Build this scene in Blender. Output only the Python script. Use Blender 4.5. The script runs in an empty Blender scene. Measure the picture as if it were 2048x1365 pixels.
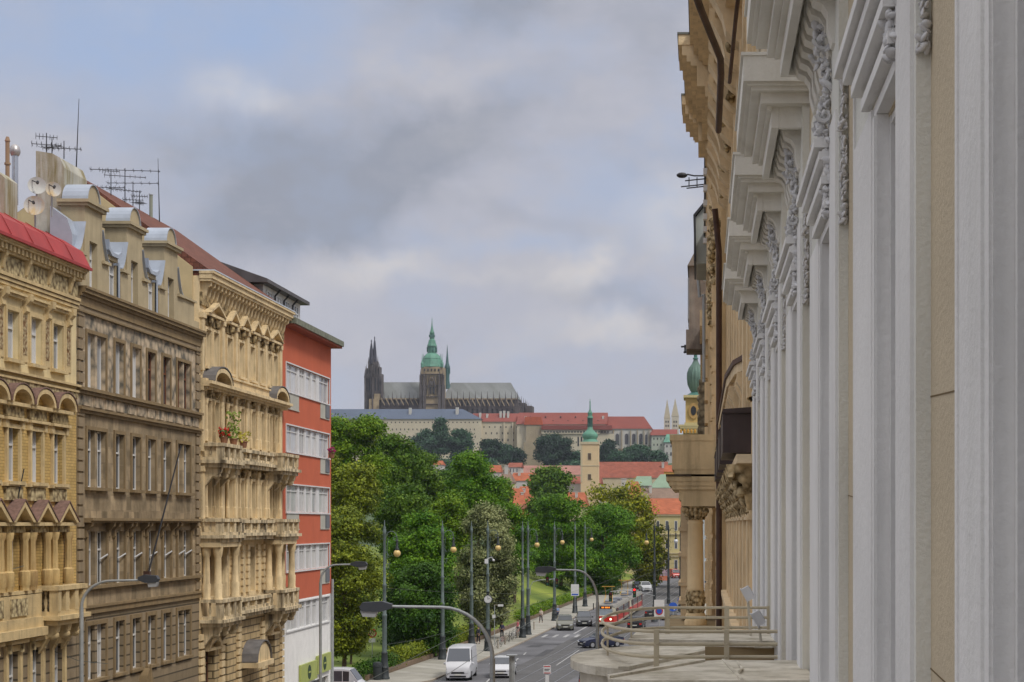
import bpy, math, random
import numpy as np
from math import radians as R, pi, sin, cos
from mathutils import Vector, Matrix
random.seed(7)
SC = bpy.context.scene
COL = SC.collection
F, U0, V0, H = 3400.0, 1405.0, 1048.0, 12.5      # lens in picture widths, vanishing point of the street, eye height
def PX(u, Y): return (u-U0)*Y/F
def PZ(v, Y): return H+(V0-v)*Y/F
def P(u, v, Y): return Vector((PX(u, Y), Y, PZ(v, Y)))

# ---------------------------------------------------------------- node materials
def _nt(name):
    m = bpy.data.materials.new(name); m.use_nodes = True
    n = m.node_tree; n.nodes.clear()
    o = n.nodes.new('ShaderNodeOutputMaterial'); b = n.nodes.new('ShaderNodeBsdfPrincipled')
    n.links.new(b.outputs[0], o.inputs[0])
    return m, n, b, o
def _mix(n, fac, a, b, mode='MIX'):
    x = n.nodes.new('ShaderNodeMix'); x.data_type = 'RGBA'; x.blend_type = mode
    for s, val in ((0, fac), (6, a), (7, b)):
        if hasattr(val, 'is_linked') or isinstance(val, bpy.types.NodeSocket): n.links.new(val, x.inputs[s])
        elif s == 0: x.inputs[0].default_value = val
        else: x.inputs[s].default_value = (*val, 1)
    return x.outputs[2]
def _ramp(n, fac, lo, hi):
    r = n.nodes.new('ShaderNodeMapRange'); r.inputs[1].default_value = lo; r.inputs[2].default_value = hi
    n.links.new(fac, r.inputs[0]); return r.outputs[0]
def _noise(n, vec, scale, det=4, rough=.55):
    t = n.nodes.new('ShaderNodeTexNoise'); t.inputs['Scale'].default_value = scale
    t.inputs['Detail'].default_value = det; t.inputs['Roughness'].default_value = rough
    n.links.new(vec, t.inputs['Vector']); return t.outputs['Fac']
def _map(n, vec, sc):
    m = n.nodes.new('ShaderNodeMapping'); m.inputs['Scale'].default_value = sc
    n.links.new(vec, m.inputs['Vector']); return m.outputs[0]
def mat(name, col, rough=.85, var=.12, scale=1.2, bump=0., bscale=25., metal=0., stain=0., stcol=None, courses=None,
        col2=None, spec=.3, attr=None, emit=0):
    m, n, b, o = _nt(name)
    tc = n.nodes.new('ShaderNodeTexCoord'); ob = tc.outputs['Object']
    f = _noise(n, ob, scale, 5)
    lo = tuple(c*(1-var) for c in col); hi = tuple(min(1, c*(1+var)) for c in (col2 or col))
    c = _mix(n, _ramp(n, f, .3, .7), lo, hi)
    if courses:
        w, h, dark = courses[:3]; c2_ = courses[3] if len(courses) > 3 else .78
        sx = n.nodes.new('ShaderNodeSeparateXYZ'); n.links.new(ob, sx.inputs[0])
        ad = n.nodes.new('ShaderNodeMath'); ad.operation = 'ADD'
        n.links.new(sx.outputs[0], ad.inputs[0]); n.links.new(sx.outputs[1], ad.inputs[1])
        cx = n.nodes.new('ShaderNodeCombineXYZ'); n.links.new(ad.outputs[0], cx.inputs[0]); n.links.new(sx.outputs[2], cx.inputs[1])
        bt = n.nodes.new('ShaderNodeTexBrick'); n.links.new(cx.outputs[0], bt.inputs['Vector'])
        bt.inputs['Scale'].default_value = 1; bt.inputs['Brick Width'].default_value = w; bt.inputs['Row Height'].default_value = h
        bt.inputs['Mortar Size'].default_value = min(.035, h*.11); bt.inputs['Bias'].default_value = 0
        bt.inputs['Color1'].default_value = (1, 1, 1, 1); bt.inputs['Color2'].default_value = (c2_, c2_, c2_*.96, 1)
        bt.inputs['Mortar'].default_value = (dark, dark, dark, 1)
        c = _mix(n, 1., c, bt.outputs['Color'], 'MULTIPLY')
    if stain:
        f2 = _noise(n, _map(n, ob, (2.2, 2.2, .22)), 1.3, 6, .65)
        sc_ = stcol or tuple(x*.35 for x in col)
        fr = _ramp(n, f2, .5 if stain < .7 else .43, .78 if stain < .7 else .66)
        mu = n.nodes.new('ShaderNodeMath'); mu.operation = 'MULTIPLY'; mu.inputs[1].default_value = stain; n.links.new(fr, mu.inputs[0])
        c = _mix(n, mu.outputs[0], c, sc_)
    if attr:
        at = n.nodes.new('ShaderNodeAttribute'); at.attribute_name = attr
        c = _mix(n, 1., c, at.outputs['Color'], 'MULTIPLY')
    n.links.new(c, b.inputs['Base Color'])
    b.inputs['Roughness'].default_value = rough; b.inputs['Metallic'].default_value = metal
    b.inputs['Specular IOR Level'].default_value = spec
    if bump:
        bn = n.nodes.new('ShaderNodeBump'); bn.inputs['Strength'].default_value = bump; bn.inputs['Distance'].default_value = .04
        n.links.new(_noise(n, ob, bscale, 6, .6), bn.inputs['Height']); n.links.new(bn.outputs[0], b.inputs['Normal'])
    if emit:
        n.links.new(c, b.inputs['Emission Color']); b.inputs['Emission Strength'].default_value = emit
    return m
def glass(name, c1, c2, rough=.08, scale=.9, spec=.6):
    m, n, b, o = _nt(name)
    tc = n.nodes.new('ShaderNodeTexCoord')
    oi = n.nodes.new('ShaderNodeObjectInfo')
    f = _noise(n, tc.outputs['Object'], scale, 2)
    ad = n.nodes.new('ShaderNodeMath'); ad.operation = 'ADD'; n.links.new(f, ad.inputs[0]); n.links.new(oi.outputs['Random'], ad.inputs[1])
    c = _mix(n, _ramp(n, ad.outputs[0], .45, 1.4), c1, c2)
    n.links.new(c, b.inputs['Base Color']); b.inputs['Roughness'].default_value = rough; b.inputs['Specular IOR Level'].default_value = spec
    return m
def leafmat(name, c1, c2):
    m, n, b, o = _nt(name)
    at = n.nodes.new('ShaderNodeAttribute'); at.attribute_name = 'shade'
    c = _mix(n, at.outputs['Fac'], c1, c2)
    n.links.new(c, b.inputs['Base Color']); b.inputs['Roughness'].default_value = .6; b.inputs['Specular IOR Level'].default_value = .25
    tr = n.nodes.new('ShaderNodeBsdfTranslucent'); n.links.new(c, tr.inputs[0])
    mx = n.nodes.new('ShaderNodeMixShader'); mx.inputs[0].default_value = .15
    n.links.new(b.outputs[0], mx.inputs[1]); n.links.new(tr.outputs[0], mx.inputs[2]); n.links.new(mx.outputs[0], o.inputs[0])
    return m
def relief(name, c1, c2, scale, rough=.9, bump=.8):
    """painted or carved ornament: noise cells in two tones with strong bump"""
    m, n, b, o = _nt(name)
    tc = n.nodes.new('ShaderNodeTexCoord'); v = tc.outputs['Object']
    vo = n.nodes.new('ShaderNodeTexVoronoi'); vo.inputs['Scale'].default_value = scale; n.links.new(v, vo.inputs['Vector'])
    f = _noise(n, v, scale*.8, 5, .7)
    mm = n.nodes.new('ShaderNodeMath'); mm.operation = 'MULTIPLY'; n.links.new(vo.outputs['Distance'], mm.inputs[0]); n.links.new(f, mm.inputs[1])
    c = _mix(n, _ramp(n, mm.outputs[0], .1, .42), c1, c2)
    n.links.new(c, b.inputs['Base Color']); b.inputs['Roughness'].default_value = rough; b.inputs['Specular IOR Level'].default_value = .2
    bn = n.nodes.new('ShaderNodeBump'); bn.inputs['Strength'].default_value = bump; bn.inputs['Distance'].default_value = .08; bn.invert = True
    n.links.new(mm.outputs[0], bn.inputs['Height']); n.links.new(bn.outputs[0], b.inputs['Normal'])
    return m

# ---------------------------------------------------------------- mesh builder
class MB:
    def __init__(s): s.v = []; s.f = []; s.m = []
    def add(s, vs, fs, mi=0):
        k = len(s.v); s.v += [tuple(x) for x in vs]
        for f in fs: s.f.append(tuple(i+k for i in f)); s.m.append(mi)
        return s
    def box(s, x0, x1, y0, y1, z0, z1, mi=0):
        if x1 < x0: x0, x1 = x1, x0
        if y1 < y0: y0, y1 = y1, y0
        if z1 < z0: z0, z1 = z1, z0
        return s.add([(x0,y0,z0),(x1,y0,z0),(x1,y1,z0),(x0,y1,z0),(x0,y0,z1),(x1,y0,z1),(x1,y1,z1),(x0,y1,z1)],
              [(0,3,2,1),(4,5,6,7),(0,1,5,4),(1,2,6,5),(2,3,7,6),(3,0,4,7)], mi)
    def cyl(s, p0, p1, r0, r1=None, n=8, mi=0, cap=True):
        p0 = Vector(p0); p1 = Vector(p1); r1 = r0 if r1 is None else r1
        d = (p1-p0)
        if d.length < 1e-6: return s
        d.normalize(); a = d.orthogonal().normalized(); b = d.cross(a)
        vs = []
        for p, r in ((p0, r0), (p1, r1)):
            for i in range(n):
                t = 2*pi*i/n; vs.append(p+a*(cos(t)*r)+b*(sin(t)*r))
        fs = [(i, (i+1) % n, n+(i+1) % n, n+i) for i in range(n)]
        if cap: fs += [tuple(range(n-1, -1, -1)), tuple(range(n, 2*n))]
        return s.add(vs, fs, mi)
    def tube(s, pts, r, n=7, mi=0, r1=None):
        r1 = r if r1 is None else r1
        N = len(pts); pts = [Vector(p) for p in pts]; vs = []; prev = None
        for i, p in enumerate(pts):
            d = (pts[min(i+1, N-1)]-pts[max(i-1, 0)]).normalized()
            a = d.orthogonal().normalized() if prev is None else (prev-d*prev.dot(d)).normalized()
            prev = a; b = d.cross(a); rr = r+(r1-r)*i/(N-1)
            for k in range(n):
                t = 2*pi*k/n; vs.append(p+a*cos(t)*rr+b*sin(t)*rr)
        fs = [(i*n+k, i*n+(k+1) % n, (i+1)*n+(k+1) % n, (i+1)*n+k) for i in range(N-1) for k in range(n)]
        fs += [tuple(range(n-1, -1, -1)), tuple(range((N-1)*n, N*n))]
        return s.add(vs, fs, mi)
    def lathe(s, prof, c, n=12, mi=0, sq=False, rot=0):
        """prof: (r, z) from bottom to top round the vertical through c"""
        vs = []
        for r, z in prof:
            for k in range(n):
                t = 2*pi*(k+.5*(1 if sq else 0))/n+rot; rr = r*(1.4142 if sq and n == 4 else 1)
                vs.append((c[0]+cos(t)*rr, c[1]+sin(t)*rr, c[2]+z))
        N = len(prof)
        fs = [(i*n+k, i*n+(k+1) % n, (i+1)*n+(k+1) % n, (i+1)*n+k) for i in range(N-1) for k in range(n)]
        fs += [tuple(range(n-1, -1, -1)), tuple(range((N-1)*n, N*n))]
        return s.add(vs, fs, mi)
    def prism(s, poly, axis, a, b, mi=0):
        """poly in the plane across axis: axis x -> (y,z), y -> (x,z), z -> (x,y)"""
        n = len(poly)
        def mk(p, t): return (t, p[0], p[1]) if axis == 'x' else ((p[0], t, p[1]) if axis == 'y' else (p[0], p[1], t))
        vs = [mk(p, a) for p in poly]+[mk(p, b) for p in poly]
        fs = [tuple(range(n-1, -1, -1)), tuple(range(n, 2*n))]+[(i, (i+1) % n, n+(i+1) % n, n+i) for i in range(n)]
        return s.add(vs, fs, mi)
    def ball(s, c, r, sub=1, mi=0, sc=(1, 1, 1), jit=0):
        n, m = (6, 4) if sub == 0 else ((8, 5) if sub == 1 else (16, 10))
        vs = [(0, 0, -1)]
        for j in range(1, m):
            ph = -pi/2+pi*j/m
            for k in range(n): vs.append((cos(ph)*cos(2*pi*k/n), cos(ph)*sin(2*pi*k/n), sin(ph)))
        vs.append((0, 0, 1)); L = len(vs)-1
        fs = [(0, 1+(k+1) % n, 1+k) for k in range(n)]
        for j in range(m-2):
            for k in range(n):
                a = 1+j*n; fs.append((a+k, a+(k+1) % n, a+n+(k+1) % n, a+n+k))
        a = 1+(m-2)*n; fs += [(a+k, a+(k+1) % n, L) for k in range(n)]
        out = []
        for v in vs:
            q = r*(1+random.uniform(-jit, jit)); out.append((c[0]+v[0]*q*sc[0], c[1]+v[1]*q*sc[1], c[2]+v[2]*q*sc[2]))
        return s.add(out, fs, mi)
    def quad(s, a, b, c, d, mi=0): return s.add([a, b, c, d], [(0, 1, 2, 3)], mi)
    def build(s, name, m, parent=None, org=(0, 0, 0), smooth=0, normals=True):
        me = bpy.data.meshes.new(name)
        ox, oy, oz = org
        me.from_pydata([(v[0]-ox, v[1]-oy, v[2]-oz) for v in s.v], [], s.f)
        ms = m if isinstance(m, (list, tuple)) else [m]
        for x in ms: me.materials.append(x)
        if len(ms) > 1: me.polygons.foreach_set('material_index', s.m)
        if normals:
            import bmesh
            bm = bmesh.new(); bm.from_mesh(me); bmesh.ops.recalc_face_normals(bm, faces=bm.faces); bm.to_mesh(me); bm.free()
        if smooth:
            me.polygons.foreach_set('use_smooth', [True]*len(me.polygons)); me.set_sharp_from_angle(angle=R(smooth))
        me.update()
        o = bpy.data.objects.new(name, me); COL.objects.link(o)
        if parent: o.parent = parent
        return o

def tag(o, label=None, cat=None, group=None, kind=None):
    if label: o['label'] = label
    if cat: o['category'] = cat
    if group: o['group'] = group
    if kind: o['kind'] = kind
    return o
SPLIT = {'stone_trim': .6, 'cornice': .05, 'carved_frieze': .12, 'carved_corbels': .1, 'window_head_moulding': .03, 'wavy_modillions': .12, 'window_hood': .05, 'garland_ornament': .12, 'window_architrave': .02, 'window_reveal': .02, 'window_pier': .02, 'metal_hood': .05,
 'spandrel_panel': .1, 'balcony_grille': .05, 'casement_stay': .02, 'hood_cap': .12, 'window_border': .15, 'quoins': .01, 'frieze_panel': .02, 'carved_panel': .02, 'rusticated_pilaster': .4, 'gutter_bracket': .02,
 'loggia_columns': .02, 'attic_gable': .02, 'metal_flashing': .02, 'gable_cornice': .02, 'wall_crack': .02, 'roof_downpipe': .05, 'buttress': .5, 'pilaster': .02, 'expansion_joint': .01, 'arched_pediment': .02,
 'pinnacles': .5, 'belfry_opening': .3, 'gothic_window': .3, 'tracery_window': .3, 'roof_dormers': .3, 'corner_turret': .3, 'west_spire': .3, 'tower_pinnacles': .5, 'carved_relief': .05, 'window_trim': .03, 'shutter': .02, 'drum_window': .05}
def split_groups(mb, tol):
    n = len(mb.v); par = list(range(n))
    def fd(i):
        while par[i] != i: par[i] = par[par[i]]; i = par[i]
        return i
    for f in mb.f:
        a = fd(f[0])
        for k in f[1:]: par[fd(k)] = a
    sh = {}
    for i in range(n): sh.setdefault(fd(i), []).append(i)
    keys = list(sh); V = np.array(mb.v, float)
    lo = np.array([V[sh[k]].min(0) for k in keys])-tol/2; hi = np.array([V[sh[k]].max(0) for k in keys])+tol/2
    m = len(keys); q = list(range(m))
    def f2(i):
        while q[i] != i: q[i] = q[q[i]]; i = q[i]
        return i
    for i in range(m):
        for j in np.nonzero(((lo[i] <= hi[i+1:]) & (hi[i] >= lo[i+1:])).all(1))[0]: q[f2(int(j)+i+1)] = f2(i)
    gid = {keys[i]: f2(i) for i in range(m)}; out = {}
    vg = [gid[fd(i)] for i in range(n)]; mp = {}
    for i in range(n):
        g = out.setdefault(vg[i], MB()); mp[i] = len(g.v); g.v.append(mb.v[i])
    for f, mi in zip(mb.f, mb.m): g = out[vg[f[0]]]; g.f.append(tuple(mp[k] for k in f)); g.m.append(mi)
    return list(out.values())
class Thing:
    """an Empty at the base of a thing; parts are built in world coordinates (w=True) or local ones"""
    def __init__(s, name, label, cat, loc=(0, 0, 0), rz=0, group=None):
        o = bpy.data.objects.new(name, None); COL.objects.link(o); o.location = loc; o.rotation_euler = (0, 0, rz)
        o.empty_display_size = .3
        tag(o, label, cat, group); s.o = o; s.loc = tuple(loc)
    def part(s, mb, name, m, parent=None, smooth=0, w=True, label=None):
        if name in SPLIT and parent is None:
            gs = split_groups(mb, SPLIT[name])
            if 1 < len(gs) <= 100:
                for g in gs: x = s.part_one(g, name, m, parent, smooth, w, label)
                return x
        return s.part_one(mb, name, m, parent, smooth, w, label)
    def part_one(s, mb, name, m, parent=None, smooth=0, w=True, label=None):
        x = mb.build(name, m, parent or s.o, s.loc if w else (0, 0, 0), smooth)
        if label: x['label'] = label
        return x
def children(o): return [c for c in bpy.data.objects if c.parent == o]
KIDS = {}
def copy_tree(o, parent=None, swap=None):
    c = o.copy(); COL.objects.link(c); c.parent = parent
    if o not in KIDS: KIDS[o] = list(o.children)
    for ch in KIDS[o]: copy_tree(ch, c)
    return c
def place(o, loc, rz=0, label=None, group=None):
    o.location = loc; o.rotation_euler = (0, 0, rz)
    if label: o['label'] = label
    if group: o['group'] = group
    return o

# ---------------------------------------------------------------- palette
WHITEPAINT = mat('white_paint', (.62, .62, .63), .6, .05, 2, .15, 60)
WHITESTUCCO = mat('white_stucco', (.78, .775, .765), .85, .07, 1.3, .22, 30, stain=.4, stcol=(.50, .50, .46))
BEIGESTUCCO = mat('beige_stucco', (.57, .485, .35), .9, .10, .9, .35, 50, stain=.35, stcol=(.36, .28, .17))
GREYSTUCCO = mat('greyish_white_stucco', (.73, .73, .68), .85, .08, .9, .3, 50, stain=.3, stcol=(.34, .33, .26))
ALU = mat('sheet_metal', (.48, .52, .58), .45, .15, 1.5, .1, 12, metal=.3)
ZINC = mat('zinc_metal', (.55, .6, .66), .4, .1, 2, .1, 10, metal=.3)
DARKMETAL = mat('dark_metal', (.035, .035, .04), .5, .1)
RUSTMETAL = mat('brown_painted_metal', (.075, .04, .03), .55, .3, 3, .2, 20)
POLEGREEN = mat('grey_green_pole_paint', (.12, .155, .15), .5, .2, 2)
POLEGREY = mat('galvanised_pole', (.36, .38, .39), .45, .15, 3, metal=.3)
POLEDARK = mat('dark_pole_paint', (.035, .042, .045), .5, .2, 2)
PANE = glass('window_glass', (.12, .13, .14), (.55, .57, .6))
PANEDARK = glass('dark_window_glass', (.02, .022, .025), (.12, .13, .15))
PANECUR = glass('curtained_window_glass', (.3, .31, .33), (.62, .62, .62), .15)
CARGLASS = glass('car_glass', (.03, .035, .04), (.07, .08, .1), .05, 1, .8)
WINFRAME = mat('white_window_frame', (.62, .62, .62), .5, .08)
WINWOOD = mat('brown_window_frame', (.16, .06, .03), .6, .2, 6)
BLACK = mat('black_rubber', (.012, .012, .013), .6, .1)

# ---------------------------------------------------------------- camera, sky, sun
cam = bpy.data.objects.new('camera', bpy.data.cameras.new('camera')); COL.objects.link(cam)
cam.location = (0, 0, H); cam.rotation_euler = (R(90), 0, 0)
cam.data.sensor_width = 36; cam.data.lens = 36*F/2048
cam.data.shift_x = (1024-U0)/2048; cam.data.shift_y = (V0-682.5)/2048
cam.data.clip_start = .1; cam.data.clip_end = 20000
SC.camera = cam
SC.view_settings.view_transform = 'Standard'; SC.view_settings.look = 'None'
SC.view_settings.exposure = 0.0; SC.view_settings.gamma = 1
SUN_EL, SUN_AZ = 52, 128      # degrees; azimuth from +Y, clockwise
world = bpy.data.worlds.new('World'); SC.world = world; world.use_nodes = True
wn = world.node_tree; wn.nodes.clear()
wo = wn.nodes.new('ShaderNodeOutputWorld'); bg = wn.nodes.new('ShaderNodeBackground'); wn.links.new(bg.outputs[0], wo.inputs[0])
sky = wn.nodes.new('ShaderNodeTexSky'); sky.sky_type = 'NISHITA'; sky.sun_disc = False
sky.sun_elevation = R(SUN_EL); sky.sun_rotation = R(SUN_AZ)
WSTR = .1
bg.inputs['Strength'].default_value = WSTR
tc = wn.nodes.new('ShaderNodeTexCoord'); sp = wn.nodes.new('ShaderNodeSeparateXYZ'); wn.links.new(tc.outputs['Generated'], sp.inputs[0])
def wm(op, a, b=None, c=None):
    x = wn.nodes.new('ShaderNodeMath'); x.operation = op
    for i, q in enumerate((a, b, c)):
        if q is None: continue
        if isinstance(q, (int, float)): x.inputs[i].default_value = q
        else: wn.links.new(q, x.inputs[i])
    return x.outputs[0]
az = wm('ARCTAN2', sp.outputs[0], sp.outputs[1]); el = wm('ARCSINE', sp.outputs[2])
def comb(a, b):
    x = wn.nodes.new('ShaderNodeCombineXYZ'); wn.links.new(a, x.inputs[0]); wn.links.new(b, x.inputs[1]); return x.outputs[0]
c2 = comb(az, wm('MULTIPLY', el, 1.5))
warp = _noise(wn, c2, 9, 5, .6); warp2 = _noise(wn, comb(el, az), 13, 5, .6)
azw = wm('ADD', az, wm('MULTIPLY', wm('SUBTRACT', warp, .5), .085)); elw = wm('ADD', el, wm('MULTIPLY', wm('SUBTRACT', warp2, .5), .055))
def blob(u, v, ru, rv, rot, amp):
    a0 = (u-U0)/F; e0 = (V0-v)/F; c, s_ = cos(R(rot)), sin(R(rot))
    dx = wm('SUBTRACT', azw, a0); dy = wm('SUBTRACT', elw, e0)
    p = wm('DIVIDE', wm('ADD', wm('MULTIPLY', dx, c), wm('MULTIPLY', dy, s_)), ru/F)
    q = wm('DIVIDE', wm('SUBTRACT', wm('MULTIPLY', dy, c), wm('MULTIPLY', dx, s_)), rv/F)
    r2 = wm('ADD', wm('MULTIPLY', p, p), wm('MULTIPLY', q, q))
    return wm('MULTIPLY', wm('EXPONENT', wm('MULTIPLY', r2, -1.0)), amp)
def total(bl):
    t = None
    for b_ in bl:
        x = blob(*b_); t = x if t is None else wm('ADD', t, x)
    return t
fbm = _noise(wn, c2, 11, 7, .58); fbm2 = _noise(wn, comb(wm('MULTIPLY', el, 2.2), az), 24, 9, .66)
dark = total([(620, 420, 210, 85, 14, 1.15), (870, 320, 230, 62, 27, 1.0), (560, 330, 160, 45, 8, .6), (990, 40, 190, 55, 0, .95), (430, 330, 140, 70, 0, .45), (1320, 80, 90, 70, 0, .5),
              (1200, 590, 150, 30, -10, .55), (1290, 300, 120, 40, 0, .3), (1060, 440, 200, 26, -20, .25), (560, 480, 130, 60, 0, .5), (700, 250, 200, 50, 0, .3)])
lite = total([(500, 222, 95, 40, -8, 1.3), (760, 540, 110, 38, 0, 1.0), (300, 115, 60, 38, 20, .9), (1160, 540, 60, 40, 30, 1.0), (1220, 650, 110, 30, 0, 1.0),
              (1320, 440, 80, 80, 0, 1.1), (20, 240, 60, 40, 0, .4), (1000, 560, 200, 20, 0, .35), (1000, 700, 120, 40, 30, .4), (900, 180, 200, 50, 0, .25), (620, 600, 100, 30, 0, .3)])
blue = total([(150, 150, 380, 190, 0, 1.0), (560, 60, 240, 130, 0, .9), (1240, 400, 200, 110, 0, .45), (1000, 500, 190, 25, 0, .6), (640, 720, 130, 60, 0, .35), (1330, 270, 90, 60, 0, .5)])
cover = wm('MINIMUM', wm('MAXIMUM', wm('ADD', wm('SUBTRACT', 1.0, wm('MULTIPLY', blue, .75)), wm('MULTIPLY', wm('SUBTRACT', fbm, .5), 1.8)), 0), 1)
dk = wm('MINIMUM', wm('MAXIMUM', wm('ADD', dark, wm('MULTIPLY', wm('SUBTRACT', fbm2, .52), .9)), 0), 1)
lt = wm('MINIMUM', wm('MAXIMUM', wm('ADD', wm('MULTIPLY', lite, .9), wm('MULTIPLY', wm('SUBTRACT', fbm, .54), 1.3)), 0), 1)
K = 1/WSTR
def kc(c): return tuple(x*K for x in c)
cl = _mix(wn, dk, kc((.475, .487, .56)), kc((.325, .35, .42)))
cl = _mix(wn, lt, cl, kc((.65, .625, .625)))
bluec = _mix(wn, .25, kc((.42, .52, .74)), sky.outputs[0])
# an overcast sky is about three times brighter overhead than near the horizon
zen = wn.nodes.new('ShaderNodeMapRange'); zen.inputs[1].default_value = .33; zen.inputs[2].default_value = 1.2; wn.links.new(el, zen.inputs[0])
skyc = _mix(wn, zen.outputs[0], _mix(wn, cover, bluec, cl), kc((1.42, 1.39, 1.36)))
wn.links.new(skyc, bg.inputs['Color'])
sl = bpy.data.lights.new('sun', 'SUN'); sun = bpy.data.objects.new('sun', sl); COL.objects.link(sun)
sl.energy = 2.3; sl.angle = R(12); sl.color = (1, .95, .87)
sa, se = R(SUN_AZ), R(SUN_EL)
sd = Vector((sin(sa)*cos(se), cos(sa)*cos(se), sin(se)))
sun.rotation_euler = sd.to_track_quat('Z', 'Y').to_euler(); sun.location = (0, 0, 60)
# ================================================================ LEFT TERRACE
F0 = -23.5          # plane of the left-hand facades
def FY(u): return -F0*F/(U0-u)
def FZ(v, u): return H+(V0-v)*FY(u)/F
def fb(mb, d0, d1, y0, y1, z0, z1, mi=0, f0=None):
    f = F0 if f0 is None else f0
    return mb.box(f+d0, f+d1, y0, y1, z0, z1, mi)
def wall_grid(mb, y0, y1, z0, z1, rows, t=.42, d=0., f0=None):
    """rows: [(zb, zt, [(ya, yb), ...])] ascending; a wall with real openings"""
    z = z0
    for zb, zt, ops in rows:
        if zb > z: fb(mb, d-t, d, y0, y1, z, zb, 0, f0)
        y = y0
        for a, b in sorted(ops):
            if a > y: fb(mb, d-t, d, y, a, zb, zt, 0, f0)
            y = b
        if y < y1: fb(mb, d-t, d, y, y1, zb, zt, 0, f0)
        z = zt
    if z < z1: fb(mb, d-t, d, y0, y1, z, z1, 0, f0)
WC = {}
def window(T, y0, y1, z0, z1, d=-.2, frame=None, pane=None, transom=.66, mull=1, f0=None, thick=.06, name='window', label=None, sash=False):
    frame = frame or WINFRAME; pane = pane or PANE; f = F0 if f0 is None else f0
    w, h = round(y1-y0, 3), round(z1-z0, 3); key = (w, h, frame.name, pane.name, transom, mull, thick)
    if key not in WC:
        m = MB(); t = thick
        m.box(-.05, .03, -w/2, -w/2+t, 0, h); m.box(-.05, .03, w/2-t, w/2, 0, h)
        m.box(-.05, .03, -w/2+t, w/2-t, 0, t); m.box(-.05, .03, -w/2+t, w/2-t, h-t, h)
        for k in range(mull):
            c = -w/2+w*(k+1)/(mull+1); m.box(-.04, .045, c-t*.6, c+t*.6, t, h-t)
        if transom: m.box(-.04, .055, -w/2+t, w/2-t, h*transom-t*.6, h*transom+t*.6)
        g = MB().box(-.03, -.005, -w/2+t*.5, w/2-t*.5, t*.5, h-t*.5)
        a = m.build(name, frame); b = g.build('pane', pane)
        me1, me2 = a.data, b.data; bpy.data.objects.remove(a); bpy.data.objects.remove(b)
        WC[key] = (me1, me2)
    me1, me2 = WC[key]
    o = bpy.data.objects.new(name, me1); COL.objects.link(o); o.parent = T.o
    o.location = (f+d-T.loc[0], (y0+y1)/2-T.loc[1], z0-T.loc[2])
    if label: o['label'] = label
    p = bpy.data.objects.new('pane', me2); COL.objects.link(p); p.parent = o
    return o
def surround(mb, a, b, z0, z1, w=.16, d=.07, sill=.12, head=None, f0=None):
    fb(mb, 0, d, a-w, a, z0, z1, 0, f0); fb(mb, 0, d, b, b+w, z0, z1, 0, f0)
    fb(mb, 0, d, a-w, b+w, z1, z1+w, 0, f0)
    fb(mb, 0, d+sill, a-w-.05, b+w+.05, z0-.12, z0, 0, f0)
def cornice(mb, y0, y1, z, prof, f0=None):
    """prof: (depth, height) slabs stacked downward from z"""
    for d, h in prof:
        fb(mb, 0, d, y0, y1, z-h, z, 0, f0); z -= h
    return z
def arc_hood(mb, a, b, z, rise, d, t=.14, f0=None, n=10):
    """segmental hood: ring of wedges seen from the street"""
    f = F0 if f0 is None else f0
    c = (a+b)/2; w = (b-a)/2
    def pt(i, k): th = pi-pi*i/n; return (c+cos(th)*(w-k), z+sin(th)*(rise-k))
    for i in range(n):
        p = [pt(i, 0), pt(i+1, 0), pt(i+1, t), pt(i, t)]
        mb.prism(p, 'x', f, f+d)
    fb(mb, 0, d*.8, a, b, z-.12, z, 0, f)
def tri_hood(mb, a, b, z, rise, d, t=.14, f0=None):
    f = F0 if f0 is None else f0; c = (a+b)/2
    mb.prism([(a, z), (c, z+rise), (c, z+rise-t*1.3), (a+t*1.6, z)], 'x', f, f+d)
    mb.prism([(b, z), (b-t*1.6, z), (c, z+rise-t*1.3), (c, z+rise)], 'x', f, f+d)
    fb(mb, 0, d*.8, a, b, z-.12, z, 0, f)
    mb.prism([(a+t, z), (b-t, z), (c, z+rise-t)], 'x', f-.01, f+.05)
def balusters(mb, x, y0, y1, z0, z1, step=.24, along='y', x1=None, r=.07, n=6):
    h = z1-z0; prof = [(r*.8, 0), (r*.8, h*.1), (r*.5, h*.15), (r*1.1, h*.38), (r*.45, h*.75), (r*.8, h*.88), (r*.8, h)]
    L = (y1-y0) if along == 'y' else (x1-x)
    k = max(1, int(abs(L)/step))
    for i in range(k):
        t = (i+.5)/k
        c = (x, y0+L*t, z0) if along == 'y' else (x+L*t, y0, z0)
        mb.lathe(prof, c, n)
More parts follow.
